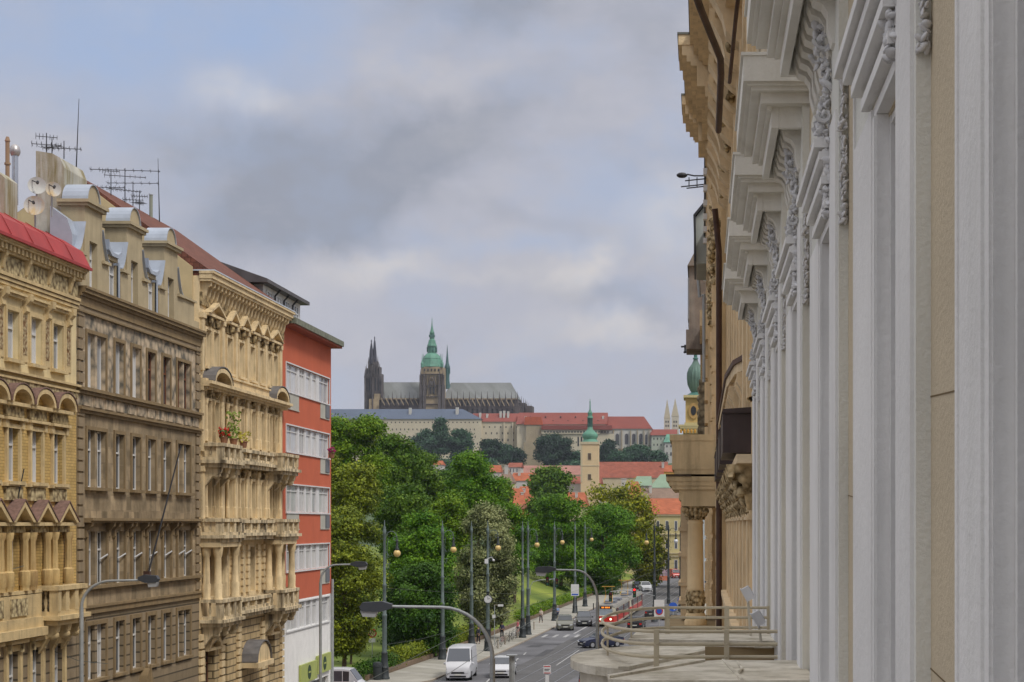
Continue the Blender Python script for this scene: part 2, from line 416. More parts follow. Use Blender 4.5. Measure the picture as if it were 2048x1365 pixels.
def balcony(T, y0, y1, z0, ztop, depth, m, corbel=True, f0=None, name='balcony', slabh=.35, ped=3, label=None):
    """slab, plinth, posts, balusters, rail of a stone balcony: z0 slab underside, ztop rail top"""
    f = F0 if f0 is None else f0
    mb = MB()
    fb(mb, 0, depth+.15, y0-.15, y1+.15, z0+slabh*.55, z0+slabh, 0, f); fb(mb, 0, depth, y0, y1, z0, z0+slabh*.55, 0, f)
    zb = z0+slabh; zr = ztop-.16
    fb(mb, depth-.28, depth, y0, y1, zb, zb+.14, 0, f); fb(mb, depth-.32, depth+.06, y0-.05, y1+.05, zr, ztop, 0, f)
    for s in (y0, y1-.26):
        fb(mb, 0.01, depth-.29, s, s+.26, zb, zb+.14, 0, f); fb(mb, .01, depth-.33, s-.02, s+.28, zr, ztop, 0, f)
        fb(mb, depth-.30, depth+.02, s, s+.28, zb+.14, zr, 0, f)
        balusters(mb, f+.15, s+.13, 0, zb+.14, zr, .26, 'x', f+depth-.35)
    for k in range(1, ped):
        c = y0+(y1-y0)*k/ped; fb(mb, depth-.29, depth+.01, c-.16, c+.16, zb+.14, zr, 0, f)
    for k in range(ped):
        a = y0+(y1-y0)*k/ped+.2; b = y0+(y1-y0)*(k+1)/ped-.2
        balusters(mb, f+depth-.14, a, b, zb+.14, zr, .26)
    if corbel:
        for yy in np.linspace(y0+.3, y1-.3, 3):
            mb.prism([(f, z0), (f+depth*.92, z0), (f+depth*.85, z0-.25), (f+depth*.45, z0-.45), (f+depth*.2, z0-.8), (f, z0-1.0)], 'y', yy-.16, yy+.16)
            mb.ball((f+depth*.6, yy, z0-.35), .2, 1, 0, (1.2, .8, .9))
    return T.part(mb, name, m, smooth=40, label=label)

# ---------------------------------------------------------------- materials of the terrace
OCHREBRICK = mat('ochre_glazed_brick', (.58, .40, .15), .7, .14, 1.5, .1, 20, courses=(.3, .11, .55), stain=.5, stcol=(.30, .13, .03))
CREAM = mat('cream_plaster', (0.660, 0.544, 0.317), .85, .12, 1.3, .3, 18, stain=.5, stcol=(.24, .18, .10))
CREAMTRIM = mat('cream_stone_trim', (0.572, 0.440, 0.238), .85, .15, 2, .5, 14, stain=.6, stcol=(.15, .12, .08))
CREAMREL = relief('cream_carved_relief', (0.561, 0.464, 0.268), (.14, .10, .055), 5)
REDCARVE = relief('reddish_carved_panel', (.44, .36, .22), (.17, .085, .035), 8)
REDSHEET = mat('red_sheet_roof', (.33, .03, .028), .5, .18, .8, .1, 6, stain=.35, stcol=(.22, .02, .02))
ROSETILE = mat('pink_brown_tile', (.18, .11, .09), .7, .3, 8, .3, 20)
GREYBROWN = mat('grey_brown_plaster', (0.275, 0.212, 0.136), .9, .14, 1.2, .3, 18, stain=.35, stcol=(.10, .075, .05))
BROWNRUST = mat('grey_brown_rusticated_stone', (0.267, 0.208, 0.136), .9, .12, 1.2, .3, 16, courses=(30, .42, .28), stain=.35, stcol=(.09, .07, .045))
SGRAF = relief('painted_sgraffito_plaster', (0.535, 0.430, 0.305), (.13, .12, .10), 2.6, .9, .15)
SGRAFB = mat('sgraffito_block_plaster', (0.371, 0.287, 0.183), .9, .35, 1.6, .2, 20, courses=(.62, .62, .72, .5), stain=.35)
BROWNTRIM = mat('brown_stone_trim', (0.230, 0.165, 0.088), .85, .15, 2, .3, 14, stain=.4, stcol=(.06, .05, .035))
OLIVEPL = mat('olive_grey_plaster', (0.408, 0.340, 0.221), .9, .12, 1.1, .25, 16, stain=.35, stcol=(.17, .14, .085))
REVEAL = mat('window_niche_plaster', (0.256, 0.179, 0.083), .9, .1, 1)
TANSTONE = mat('weathered_tan_stone', (0.651, 0.511, 0.305), .85, .16, 1.6, .5, 12, stain=.65, stcol=(.085, .06, .035))
TANPL = mat('tan_plaster', (0.735, 0.590, 0.366), .9, .14, 1.3, .3, 16, stain=.45, stcol=(.16, .11, .06))
TANRUST = mat('tan_rusticated_stone', (0.512, 0.384, 0.213), .85, .15, 1.6, .5, 12, courses=(1.1, .36, .22), stain=.5, stcol=(.11, .08, .045))
TANREL = relief('tan_carved_relief', (0.451, 0.342, 0.183), (.10, .07, .035), 5)
REDPL = mat('brick_red_render', (0.506, 0.124, 0.064), .9, .08, .5, .15, 20, stain=.12)
OLDTILE = mat('weathered_brown_roof_tile', (.17, .065, .045), .85, .35, 2.5, .4, 14, courses=(.28, .24, .55), stain=.4, stcol=(.09, .04, .03))
GREYSLATE = mat('grey_brown_sheet_roof', (.09, .085, .09), .6, .25, 1.2, .1, 10)
COPPER = mat('copper_green_edge', (.16, .17, .13), .7, .3, 3)
SLATEHOOD = mat('slate_hood_cap', (0.141, 0.134, 0.134), .6, .2, 3)
LEADGREY = mat('lead_flashing', (0.340, 0.383, 0.459), .45, .12, 1.5, .1, 8)
MOSSWALL = mat('mossy_grey_render', (.44, .43, .38), .9, .2, 1.2, .3, 15, stain=.95, stcol=(.20, .16, .06))
STAINCREAM = mat('sooty_cream_stone', (0.665, 0.548, 0.359), .9, .2, 1.5, .5, 12, stain=.9, stcol=(.06, .045, .03))

# ---------------------------------------------------------------- 1: yellow house with red roof
def house_yellow():
    ya, yb = 47., 63.8
    T = Thing('apartment_house', 'yellow brick house with a red sheet roof and arched window hoods, at the left edge', 'building', (F0-6, (ya+yb)/2, 0))
    ys = [63.85-2.02*k-1.95 for k in range(7)]         # window centres going towards the camera
    ow = .98
    def ops(w=ow): return [(y-w/2, y+w/2) for y in ys]
    wl = MB(); wall_grid(wl, ya, yb, 10.15, 17.45, [(10.25, 12.1, ops()), (13.95, 15.85, ops())]); T.part(wl, 'wall', OCHREBRICK)
    wu = MB(); wall_grid(wu, ya, yb, 17.45, 22.3, [(18.1, 19.75, ops())]); T.part(wu, 'wall', CREAM, label='cream plaster wall of the top storey')
    wg = MB(); wall_grid(wg, ya, yb, -.1, 10.15, [(.3, 3., ops(1.3)), (5.6, 8.15, ops())]); T.part(wg, 'wall', BROWNRUST, label='grey brown rusticated wall of the lower storeys')
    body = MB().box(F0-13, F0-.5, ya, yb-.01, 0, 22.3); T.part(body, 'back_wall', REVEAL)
    for y in ys:
        window(T, y-ow/2, y+ow/2, 18.1, 19.75); window(T, y-ow/2, y+ow/2, 13.95, 15.85); window(T, y-ow/2, y+ow/2, 10.25, 12.1)
        window(T, y-ow/2, y+ow/2, 5.6, 8.15); window(T, y-.65, y+.65, .3, 3., pane=PANEDARK)
    tr = MB(); rel = MB(); cap = MB(); redp = MB(); oc = MB()
    for y in ys:
        # top storey: frames, keyed lintels, carved pilaster panels
        surround(tr, y-ow/2, y+ow/2, 18.1, 19.75, .13, .06)
        fb(tr, 0, .16, y-.72, y+.72, 20.2, 20.3); fb(tr, 0, .24, y-.78, y+.78, 20.3, 20.38)
        fb(redp, 0, .05, y+.85, y+1.17, 18.35, 19.7); fb(tr, 0, .035, y+.72, y+1.3, 18.1, 20.0)
        tr.prism([(F0, 20.45), (F0+.3, 20.45), (F0+.28, 20.2), (F0+.14, 20.05), (F0+.16, 19.85), (F0+.05, 19.75), (F0, 19.75)], 'y', y+.86, y+1.16)
        # arched hood storey
        arc_hood(tr, y-.93, y+.93, 16.62, .62, .40, .16); fb(rel, 0, .12, y-.75, y+.75, 16.15, 16.5)
        fb(tr, 0, .22, y-.85, y+.85, 16.02, 16.12); fb(tr, 0, .14, y-.8, y-.56, 15.75, 16.02); fb(tr, 0, .14, y+.56, y+.8, 15.75, 16.02)
        th = [(y+cos(pi*i/10)*.95, 16.63+sin(pi*i/10)*.64) for i in range(11)]
        for i in range(10): cap.prism([th[i], th[i+1], (th[i+1][0], th[i+1][1]+.035), (th[i][0], th[i][1]+.035)], 'x', F0, F0+.43)
        surround(tr, y-ow/2, y+ow/2, 13.95, 15.75, .14, .09); fb(rel, 0, .1, y-.7, y+.7, 13.3, 13.75)
        fb(tr, 0, .17, y-.85, y+.85, 13.78, 13.9)
        # triangular hood storey with half columns
        tri_hood(tr, y-.98, y+.98, 12.55, .72, .45, .15)
        cap.prism([(y-1.0, 12.56), (y, 13.3), (y, 13.35), (y-1.02, 12.6)], 'x', F0, F0+.48); cap.prism([(y+1.0, 12.56), (y+1.02, 12.6), (y, 13.35), (y, 13.3)], 'x', F0, F0+.48)
        fb(rel, 0, .16, y-.8, y+.8, 12.2, 12.42)
        for s in (-.68, .68):
            oc.lathe([(.17, 10.2), (.17, 10.35), (.2, 10.4), (.2, 10.85), (.14, 10.9), (.125, 11.9), (.17, 12.0), (.19, 12.15), (.19, 12.2)], (F0+.16, y+s, 0), 8)
        surround(tr, y-ow/2, y+ow/2, 5.6, 8.15, .2, .1); fb(tr, 0, .3, y-.75, y+.75, 8.42, 8.55)
        fb(rel, 0, .2, y-.6, y-.44, 8.1, 8.42); fb(rel, 0, .2, y+.44, y+.6, 8.1, 8.42)
    # string courses
    fb(tr, 0, .12, ya, yb, 17.42, 17.5); fb(tr, 0, .2, ya, yb, 17.62, 17.7); fb(rel, 0, .07, ya, yb, 17.2, 17.42)
    fb(tr, 0, .2, ya, yb, 10.08, 10.2)
    for k in range(3): fb(tr, 0, .08+.05*k, ya, yb, 20.55+.14*k, 20.66+.14*k)
    fb(rel, 0, .07, ya, yb, 20.98, 21.55); fb(tr, 0, .22, ya, yb, 21.58, 21.66)
    for y in ys:
        tr.prism([(F0, 21.66), (F0+.28, 21.66), (F0+.26, 21.5), (F0+.2, 21.4), (F0+.12, 21.1), (F0, 21.0)], 'y', y+.92, y+1.1)
    k = ya
    while k < yb-.1: fb(tr, .18, .34, k, k+.17, 21.66, 21.86); k += .34
    fb(tr, 0, .40, ya, yb+.02, 21.86, 21.94); fb(tr, 0, .46, ya, yb+.05, 21.94, 22.06)
    T.part(tr, 'stone_trim', CREAMTRIM); T.part(rel, 'carved_frieze', CREAMREL); T.part(redp, 'carved_panel', REDCARVE); T.part(oc, 'loggia_columns', mat('ochre_tan_half_column', (.56, .41, .19), .85, .15, 2, .3, 14, stain=.75, stcol=(.25, .13, .05)), smooth=40); T.part(cap, 'hood_cap', ROSETILE)
    rf = MB(); f = F0
    rf.prism([(f+.5, 22.06), (f+.5, 22.12), (f+.2, 22.72), (f-.5, 23.15), (f-8, 24.0), (f-8, 22.06)], 'y', ya, yb+.12)
    rf.box(f+.48, f+.56, ya, yb+.14, 22.0, 22.1)
    for k in range(9): rf.prism([(f+.51, 22.13), (f+.2, 22.735), (f-.5, 23.17), (f-.5, 23.2), (f+.19, 22.77), (f+.52, 22.16)], 'y', ya+.3+k*1.85, ya+.33+k*1.85)
    T.part(rf, 'roof', REDSHEET)
    # balcony at the end by the neighbour, and the carved parapet course
    balcony(T, 60.0, 62.7, 8.9, 10.3, .75, CREAMTRIM)
    pb = MB(); fb(pb, 0, .3, ya, 59.9, 8.9, 9.25); fb(pb, 0, .22, ya, 59.9, 9.25, 10.05); fb(pb, 0, .45, ya, 59.9, 8.6, 8.9)
    T.part(pb, 'parapet_course', CREAMTRIM)
    pr = MB()
    for y in ys[2:]: fb(pr, .2, .27, y-.7, y+.7, 9.35, 9.95)
    T.part(pr, 'carved_panel', CREAMREL)
    return T
TY = house_yellow()

# ---------------------------------------------------------------- 2: grey brown house with gabled attic
def house_brown():
    ya, yb = 63.84, 79.38
    T = Thing('apartment_house', 'grey brown house with sgraffito panels and a row of round-topped attic gables', 'building', (F0-6, (ya+yb)/2, 0))
    dbl = [(64.85, 65.75), (66.0, 66.9)]; dbl2 = [(76.0, 76.85), (77.05, 77.9)]
    sg = [(67.95, 69.0), (69.95, 71.0), (71.9, 72.95), (73.95, 75.0)]
    allw = dbl+sg+dbl2
    def rows(): return allw
    w1 = MB(); wall_grid(w1, ya, yb, -.1, 9.3, [(.4, 3.2, [(a-.1, b+.1) for a, b in sg]), (6.5, 8.6, allw)]); T.part(w1, 'wall', BROWNRUST)
    w2 = MB(); wall_grid(w2, ya, yb, 9.3, 17.0, [(10.12, 12.2, allw), (13.9, 16.1, allw)]); T.part(w2, 'wall', SGRAFB, label='wall of the middle storeys, painted in pale and dark blocks')
    w3 = MB(); wall_grid(w3, ya, yb, 17.0, 20.9, [(17.7, 19.8, allw)]); T.part(w3, 'wall', SGRAF, label='top storey wall painted with grey and pink scrolls')
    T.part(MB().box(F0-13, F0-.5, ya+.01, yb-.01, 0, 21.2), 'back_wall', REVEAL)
    random.seed(3)
    for (a, b) in allw:
        window(T, a, b, 6.5, 8.6, mull=1, pane=PANECUR if a < 66.5 else PANEDARK); window(T, a, b, 10.12, 12.2, pane=PANEDARK); window(T, a, b, 13.9, 16.1, pane=PANEDARK)
        if a > 71.5: window(T, a, b, 17.7, 19.8, frame=WINWOOD, pane=PANEDARK, label='top floor window in a brown wooden frame')
        else: window(T, a, b, 17.7, 19.8, pane=PANECUR, mull=0, transom=0, label='top floor window with pale drawn curtains')
    for (a, b) in sg: window(T, a-.1, b+.1, .4, 3.2, pane=PANEDARK)
    tr = MB()
    groups = [(64.85, 66.9)]+sg+[(76.0, 77.9)]
    for a, b in groups:
        surround(tr, a, b, 17.7, 19.8, .14, .05, .08); surround(tr, a, b, 13.9, 16.1, .14, .06, .14); surround(tr, a, b, 6.5, 8.6, .16, .06, .06)
        fb(tr, 0, .09, a-.16, a, 10.12, 12.2); fb(tr, 0, .09, b, b+.16, 10.12, 12.2)
        for s in (a-.3, b+.12): tr.prism([(F0, 12.62), (F0+.34, 12.62), (F0+.3, 12.4), (F0+.12, 12.25), (F0+.12, 12.0), (F0, 11.9)], 'y', s, s+.18)
    # open casements of the row above the belt: white hooks
    fb(tr, 0, .42, 64.4, 78.6, 12.62, 12.72); fb(tr, 0, .34, 64.4, 78.6, 12.55, 12.62)
    fb(tr, 0, .2, ya, yb, 10.0, 10.12); fb(tr, 0, .16, ya, yb, 9.28, 9.38); fb(tr, 0, .1, ya, yb, 9.05, 9.28)
    fb(tr, 0, .22, ya, yb, 17.55, 17.66); fb(tr, 0, .12, ya, yb, 17.42, 17.55); fb(tr, 0, .2, ya, yb, 16.82, 16.92); fb(tr, 0, .11, ya, yb, 16.7, 16.82)
    fb(tr, 0, .12, ya, yb, 20.5, 20.56); fb(tr, 0, .1, ya, yb, 20.75, 21.1); fb(tr, 0, .18, ya, yb, 21.1, 21.22); fb(tr, 0, .30, ya+.05, yb+.1, 21.22, 21.36); fb(tr, 0, .36, ya+.05, yb+.12, 21.36, 21.46)
    T.part(tr, 'stone_trim', BROWNTRIM)
    sc = MB()
    for k in range(12):
        y = ya+.5+k*1.27; fb(sc, 0, .03, y, y+.9, 17.0, 17.38)
    T.part(sc, 'frieze_panel', SGRAF)
    fz = MB(); fb(fz, 0, .05, ya, yb, 20.56, 20.75); T.part(fz, 'frieze_band', GREYBROWN)
    q = MB(); z = 9.45
    while z < 20.4:
        if not (16.6 < z < 17.6 or 9.9 < z < 10.2):
            fb(q, 0, .07, ya+.02, ya+.62, z, z+.34); fb(q, 0, .07, yb-.62, yb-.02, z, z+.34)
        z += .42
    T.part(q, 'quoins', GREYBROWN)
    hk = MB()
    for a, b in allw[1:]:
        hk.cyl((F0-.15, b-.2, 11.1), (F0+.12, b-.05, 11.3), .035, n=5)
    T.part(hk, 'casement_stay', WHITEPAINT)
    # attic: piers with windows, ears of metal flashing, round caps
    at = MB(); fl = MB(); tr2 = MB()
    peaks = [65.6, 70.35, 75.15]
    def pier(yc):
        for a, b, zt in ((-.95, -.42, 24.6), (.42, .95, 24.6)):
            fb(at, -.9, 0, yc+a, yc+b, 21.46, zt)
        fb(at, -.9, 0, yc-.42, yc+.42, 23.35, 24.6); fb(at, -.9, 0, yc-.42, yc+.42, 21.46, 21.6)
        fb(tr2, -1.0, .14, yc-1.05, yc+1.05, 24.6, 24.72); fb(tr2, -1.0, .22, yc-1.12, yc+1.12, 24.72, 24.84)
        th = [(yc+cos(pi*i/12)*.68, 24.84+sin(pi*i/12)*.70) for i in range(13)]
        at.prism(th, 'x', F0-.9, F0-.02)
        th2 = [(yc+cos(pi*i/12)*.72, 24.84+sin(pi*i/12)*.74) for i in range(13)]
        for i in range(12): fl.prism([th2[i], th2[i+1], (yc+(th2[i+1][0]-yc)*.955, 24.84+(th2[i+1][1]-24.84)*.955), (yc+(th2[i][0]-yc)*.955, 24.84+(th2[i][1]-24.84)*.955)], 'x', F0-.95, F0+.04)
        window(T, yc-.42, yc+.42, 21.6, 23.35, d=-.25, pane=PANE)
        for s in (-1, 1):
            # shoulders: curled ears stepping down beside each pier
            y0, y1 = sorted((yc+s*.95, yc+s*1.62)); fb(at, -.9, 0, y0, y1, 21.46, 22.75); fb(tr2, -.9, .12, y0-.05, y1+.05, 22.68, 22.8)
            pts = []
            for i in range(9):
                t = i/8; pts.append((yc+s*(.96+.7*t), 23.95-1.15*sin(t*pi/2)))
            poly = pts+[(yc+s*1.62, 22.75), (yc+s*.96, 22.75)]
            at.prism(poly, 'x', F0-.85, F0-.05)
            for i in range(8):
                a, b = pts[i], pts[i+1]; fl.prism([a, b, (b[0], b[1]+.05), (a[0], a[1]+.05)], 'x', F0-.95, F0+.06)
    for p in peaks: pier(p)
    for (p, q_) in ((67.22, 68.73), (71.97, 73.53)):
        c = (p+q_)/2
        fb(at, -.9, -.05, p, c-.5, 21.46, 22.9); fb(at, -.9, -.05, c+.5, q_, 21.46, 22.9)
        fb(at, -.9, -.05, c-.5, c+.5, 23.0, 23.3)
        window(T, c-.5, c+.5, 21.5, 23.0, d=-.25)
        fb(fl, -.1, .0, c+.5, c+.62, 21.5, 23.0)
        fl.prism([(p, 23.75), (p+.12, 23.45), (c-.3, 23.3), (c+.3, 23.3), (q_-.12, 23.45), (q_, 23.75), (q_, 23.35), (c+.4, 23.15), (c-.4, 23.15), (p, 23.35)], 'x', F0-.9, F0+.05)
    fb(at, -.9, 0, ya+.0, 63.98, 21.46, 22.6); fb(at, -.9, 0, 76.78, 78.6, 21.46, 22.7); fb(at, -.9, 0, 78.6, yb, 21.46, 21.9)
    fb(tr2, -.9, .1, 76.8, 78.7, 22.7, 22.8)
    sw = [(78.6, 22.7), (78.75, 22.3), (79.0, 22.05), (79.36, 21.95), (79.36, 21.46), (78.6, 21.46)]
    T.part(at, 'attic_gable', OLIVEPL); T.part(tr2, 'gable_cornice', OLIVEPL); T.part(fl, 'metal_flashing', LEADGREY)
    rf = MB(); rf.prism([(F0-.9, 21.5), (F0-.9, 22.9), (F0-5, 24.4), (F0-13, 24.0), (F0-13, 21.2)], 'y', ya+.05, yb-.05); T.part(rf, 'roof', GREYSLATE)
    # small statue niche over the door
    nm = MB(); f = F0
    nm.prism([(70.9, 4.9), (71.7, 4.9), (71.7, 6.0), (71.5, 6.35), (71.3, 6.45), (71.1, 6.35), (70.9, 6.0)], 'x', f, f+.35)
    nm.ball((f+.35, 71.3, 4.75), .5, 1, 0, (.8, 1.1, .5)); nm.ball((f+.4, 70.9, 4.4), .3, 1); nm.ball((f+.4, 71.8, 4.45), .35, 1)
    nm.cyl((f+.36, 71.3, 5.0), (f+.36, 71.3, 6.6), .1, .04, 8)
    T.part(nm, 'door_ornament', BROWNTRIM, smooth=50)
    return T
TB = house_brown()

# ---------------------------------------------------------------- 3: ornate tan house with balconies
def house_tan():
    ya, yb = 79.42, 95.1
    T = Thing('apartment_house', 'ornate tan stone house with stacked balconies and column loggias, beside the red building', 'building', (F0-6, (ya+yb)/2, 0))
    L = [(80.25, 81.1), (81.5, 82.35)]; Rr = [(91.7, 92.5), (92.9, 93.7)]
    mid = [(83.85, 84.75), (86.0, 86.9), (88.1, 89.0), (90.0, 90.75)]
    allw = L+mid+Rr
    w = MB(); wall_grid(w, ya, yb, 7.6, 19.4, [(9.0, 11.3, [(80.2, 82.4), (85.2, 86.2), (88.2, 89.2), (91.6, 93.8)]), (12.8, 14.7, allw), (16.4, 18.35, allw)]); T.part(w, 'wall', TANSTONE)
    wt = MB(); wall_grid(wt, ya, yb, 19.4, 24.1, [(19.95, 21.7, allw)]); T.part(wt, 'wall', TANPL, label='paler plaster wall of the top storey')
    wb = MB(); wall_grid(wb, ya, yb, -.1, 7.6, [(.3, 3.1, [(80.3, 82.3), (84.0, 85.4), (87., 89.), (91.7, 93.7)]), (4.3, 6.6, [(80.4, 81.9), (83.4, 84.1), (92.0, 93.4)])]); T.part(wb, 'wall', TANRUST, label='rusticated stone wall of the lower storeys')
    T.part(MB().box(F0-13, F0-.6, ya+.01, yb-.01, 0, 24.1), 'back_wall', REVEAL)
    for a, b in allw:
        for z0, z1 in ((12.8, 14.7), (16.4, 18.35), (19.95, 21.7)): window(T, a, b, z0, z1, d=-.25, pane=PANEDARK if z0 == 12.8 and a > 88 else PANE)
    for a, b in ((80.2, 82.4), (85.2, 86.2), (88.2, 89.2), (91.6, 93.8)): window(T, a, b, 9.0, 11.3, d=-.36, frame=WINWOOD if b-a > 2 else WINFRAME, pane=PANEDARK)
    for a, b in ((80.4, 81.9), (83.4, 84.1), (92.0, 93.4)): window(T, a, b, 4.3, 6.6, d=-.36, frame=WINWOOD, pane=PANEDARK)
    for a, b in ((80.3, 82.3), (84.0, 85.4), (87., 89.), (91.7, 93.7)): window(T, a, b, .3, 3.1, d=-.36, frame=WINWOOD, pane=PANEDARK)
    tr = MB(); rel = MB(); cols = MB()
    for a, b in allw:
        for z0, z1 in ((12.8, 14.7), (16.4, 18.35), (19.95, 21.7)): surround(tr, a, b, z0, z1, .12, .09, .1)
        c = (a+b)/2
        # ears with masks over windows
        rel.ball((F0+.14, c, 22.15), .22, 1, 0, (.7, 1, 1.2), .25); rel.ball((F0+.14, c, 18.75), .2, 1, 0, (.7, 1, 1.1), .25); rel.ball((F0+.14, c, 15.05), .2, 1, 0, (.7, 1, 1.1), .25)
        fb(rel, 0, .08, a-.1, b+.1, 21.9, 22.4); fb(rel, 0, .08, a-.1, b+.1, 18.5, 18.9); fb(rel, 0, .1, a-.1, b+.1, 14.85, 15.3)
        for s in (a-.26, b+.14):
            tr.lathe([(.1, 12.8), (.1, 13.3), (.075, 13.35), (.07, 14.5), (.1, 14.6), (.12, 14.8)], (F0+.13, s+.06, 0), 7)
            tr.lathe([(.1, 16.4), (.1, 16.9), (.075, 16.95), (.07, 18.1), (.1, 18.2), (.12, 18.4)], (F0+.13, s+.06, 0), 7)
    hoods = [(79.9, 82.75)]+[(a-.45, b+.45) for a, b in mid]+[(91.3, 94.05)]
    for a, b in hoods:
        tri_hood(tr, a, b, 22.45, .62, .38, .12)
        if b-a < 2.5: arc_hood(tr, a+.1, b-.1, 15.45, .42, .35, .1)
    piers = [82.95, 85.35, 87.5, 89.5, 91.1, 94.25, 79.65]
    for y in piers:
        for z0, z1, k in ((19.7, 22.4, 1), (15.9, 19.0, 1), (12.6, 15.2, 1)): fb(tr, 0, .14, y-.2, y+.2, z0, z1); fb(tr, 0, .2, y-.26, y+.26, z1-.25, z1)
    # main cornice on brackets
    fb(rel, 0, .1, ya, yb, 22.75, 23.35)
    y = ya+.2
    while y < yb-.2:
        tr.prism([(F0, 23.85), (F0+.5, 23.85), (F0+.46, 23.65), (F0+.3, 23.55), (F0+.22, 23.2), (F0+.1, 23.0), (F0, 22.9)], 'y', y, y+.2); y += .62
    fb(tr, 0, .55, ya-.02, yb+.03, 23.85, 23.97); fb(tr, 0, .62, ya-.05, yb+.05, 23.97, 24.2); fb(tr, 0, .70, ya-.08, yb+.08, 24.2, 24.32)
    # middle parapet course and its two curved hoods
    fb(tr, 0, .45, ya, yb, 18.95, 19.06); fb(tr, 0, .6, ya, yb, 19.06, 19.2)
    y = ya+.1
    while y < yb-.1: fb(tr, .02, .34, y, y+.12, 18.83, 18.95); y += .26
    fb(tr, 0, .3, ya, yb, 19.2, 19.32); fb(tr, 0, .26, 83.3, 91.2, 19.32, 19.62); fb(tr, 0, .34, 83.2, 91.3, 19.62, 19.72)
    for a, b in ((79.9, 82.9), (91.4, 94.3)): arc_hood(tr, a, b, 19.2, .72, .6, .2)
    capm = MB()
    for a, b in ((79.9, 82.9), (91.4, 94.3)):
        c = (a+b)/2; w_ = (b-a)/2
        th = [(c+cos(pi*i/10)*(w_+.03), 19.22+sin(pi*i/10)*.75) for i in range(11)]
        for i in range(10): capm.prism([th[i], th[i+1], (th[i+1][0], th[i+1][1]+.05), (th[i][0], th[i][1]+.05)], 'x', F0, F0+.63)
    # loggia columns
    for y in (79.85, 82.75, 91.35, 94.2):
        for dx in (.2, .74):
            cols.lathe([(.24, 8.85), (.24, 9.0), (.2, 9.05), (.22, 9.65), (.18, 9.7), (.16, 10.9), (.2, 11.0), (.24, 11.3), (.24, 11.4)], (F0+dx, y, 0), 10)
    T.part(cols, 'loggia_columns', TANSTONE, smooth=40)
    fb(tr, 0, .95, 79.55, 83.1, 11.4, 11.62); fb(tr, 0, .95, 91.05, 94.5, 11.4, 11.62)
    for y in (83.6, 84.75, 86.7, 87.7, 89.7, 90.8):
        z = 9.0
        while z < 11.2: fb(tr, 0, .12, y-.22, y+.22, z, z+.26); z += .36
    for y in (79.6, 83.0, 86.0, 90.6, 94.8):
        z = .2
        while z < 7.2: fb(tr, 0, .12, y-.3, y+.3, z, z+.28); z += .38
    arc_hood(tr, 80.1, 82.2, 6.6, .55, .3, .2); arc_hood(tr, 91.7, 93.7, 6.6, .55, .3, .2)
    T.part(tr, 'stone_trim', TANSTONE); T.part(rel, 'carved_relief', TANREL, smooth=60); 
    # entrance hood with a grey slate cap
    eh = MB(); eh.prism([(86.6, 5.4)]+[(88.1+cos(pi-pi*i/8)*1.4, 5.4+sin(pi*i/8)*1.0) for i in range(9)]+[(89.6, 5.4)], 'x', F0, F0+.75); fb(eh, 0, .9, 86.5, 89.7, 5.15, 5.4)
    T.part(eh, 'entrance_hood', TANSTONE)
    for i in range(8):
        a = (88.1+cos(pi-pi*i/8)*1.45, 5.42+sin(pi*i/8)*1.03); b = (88.1+cos(pi-pi*(i+1)/8)*1.45, 5.42+sin(pi*(i+1)/8)*1.03)
        capm.prism([a, b, (b[0], b[1]+.06), (a[0], a[1]+.06)], 'x', F0, F0+.85)
    T.part(capm, 'hood_cap', SLATEHOOD)
    balcony(T, 79.7, 82.9, 15.15, 16.3, 1.0, STAINCREAM); balcony(T, 91.2, 94.6, 15.15, 16.3, 1.0, STAINCREAM)
    balcony(T, 83.3, 90.9, 15.3, 16.25, .55, STAINCREAM, corbel=False, ped=5)
    balcony(T, 79.6, 83.0, 11.62, 12.75, 1.0, STAINCREAM, corbel=False); balcony(T, 91.1, 94.7, 11.62, 12.75, 1.0, STAINCREAM, corbel=False)
    balcony(T, 83.35, 90.75, 11.7, 12.7, .6, STAINCREAM, corbel=False, ped=5)
    balcony(T, 79.6, 83.0, 7.65, 8.95, 1.0, STAINCREAM); balcony(T, 91.1, 94.7, 7.65, 8.95, 1.0, STAINCREAM)
    balcony(T, 83.35, 90.75, 7.8, 8.75, .45, STAINCREAM, corbel=False, ped=5)
    # roof
    rf = MB(); rf.prism([(F0+.45, 24.38), (F0-5.9, 28.9), (F0-12.4, 24.3), (F0-12.4, 24.1), (F0+.45, 24.1)], 'y', ya+.02, yb-.02)
    gw = MB(); gw.prism([(F0-12.9, 0), (F0-.3, 0), (F0-.3, 24.5), (F0-5.9, 28.82), (F0-12.4, 24.2)], 'y', ya-.14, ya-.02)
    r = T.part(rf, 'roof', OLDTILE); T.part(gw, 'gable_wall', mat('pale_yellow_party_wall', (.50, .40, .23), .9, .12, .6, .2, 12, stain=.4, stcol=(.36, .26, .13)))
    e = MB(); fb(e, -.4, .72, ya-.05, yb+.1, 24.32, 24.38); T.part(e, 'eaves_flashing', ZINC)
    return T
TT = house_tan()
for (yy, lab, c1) in ((80.6, 'red geraniums on the left end of the tan stone balcony', (.45, .02, .03)),):
    pass

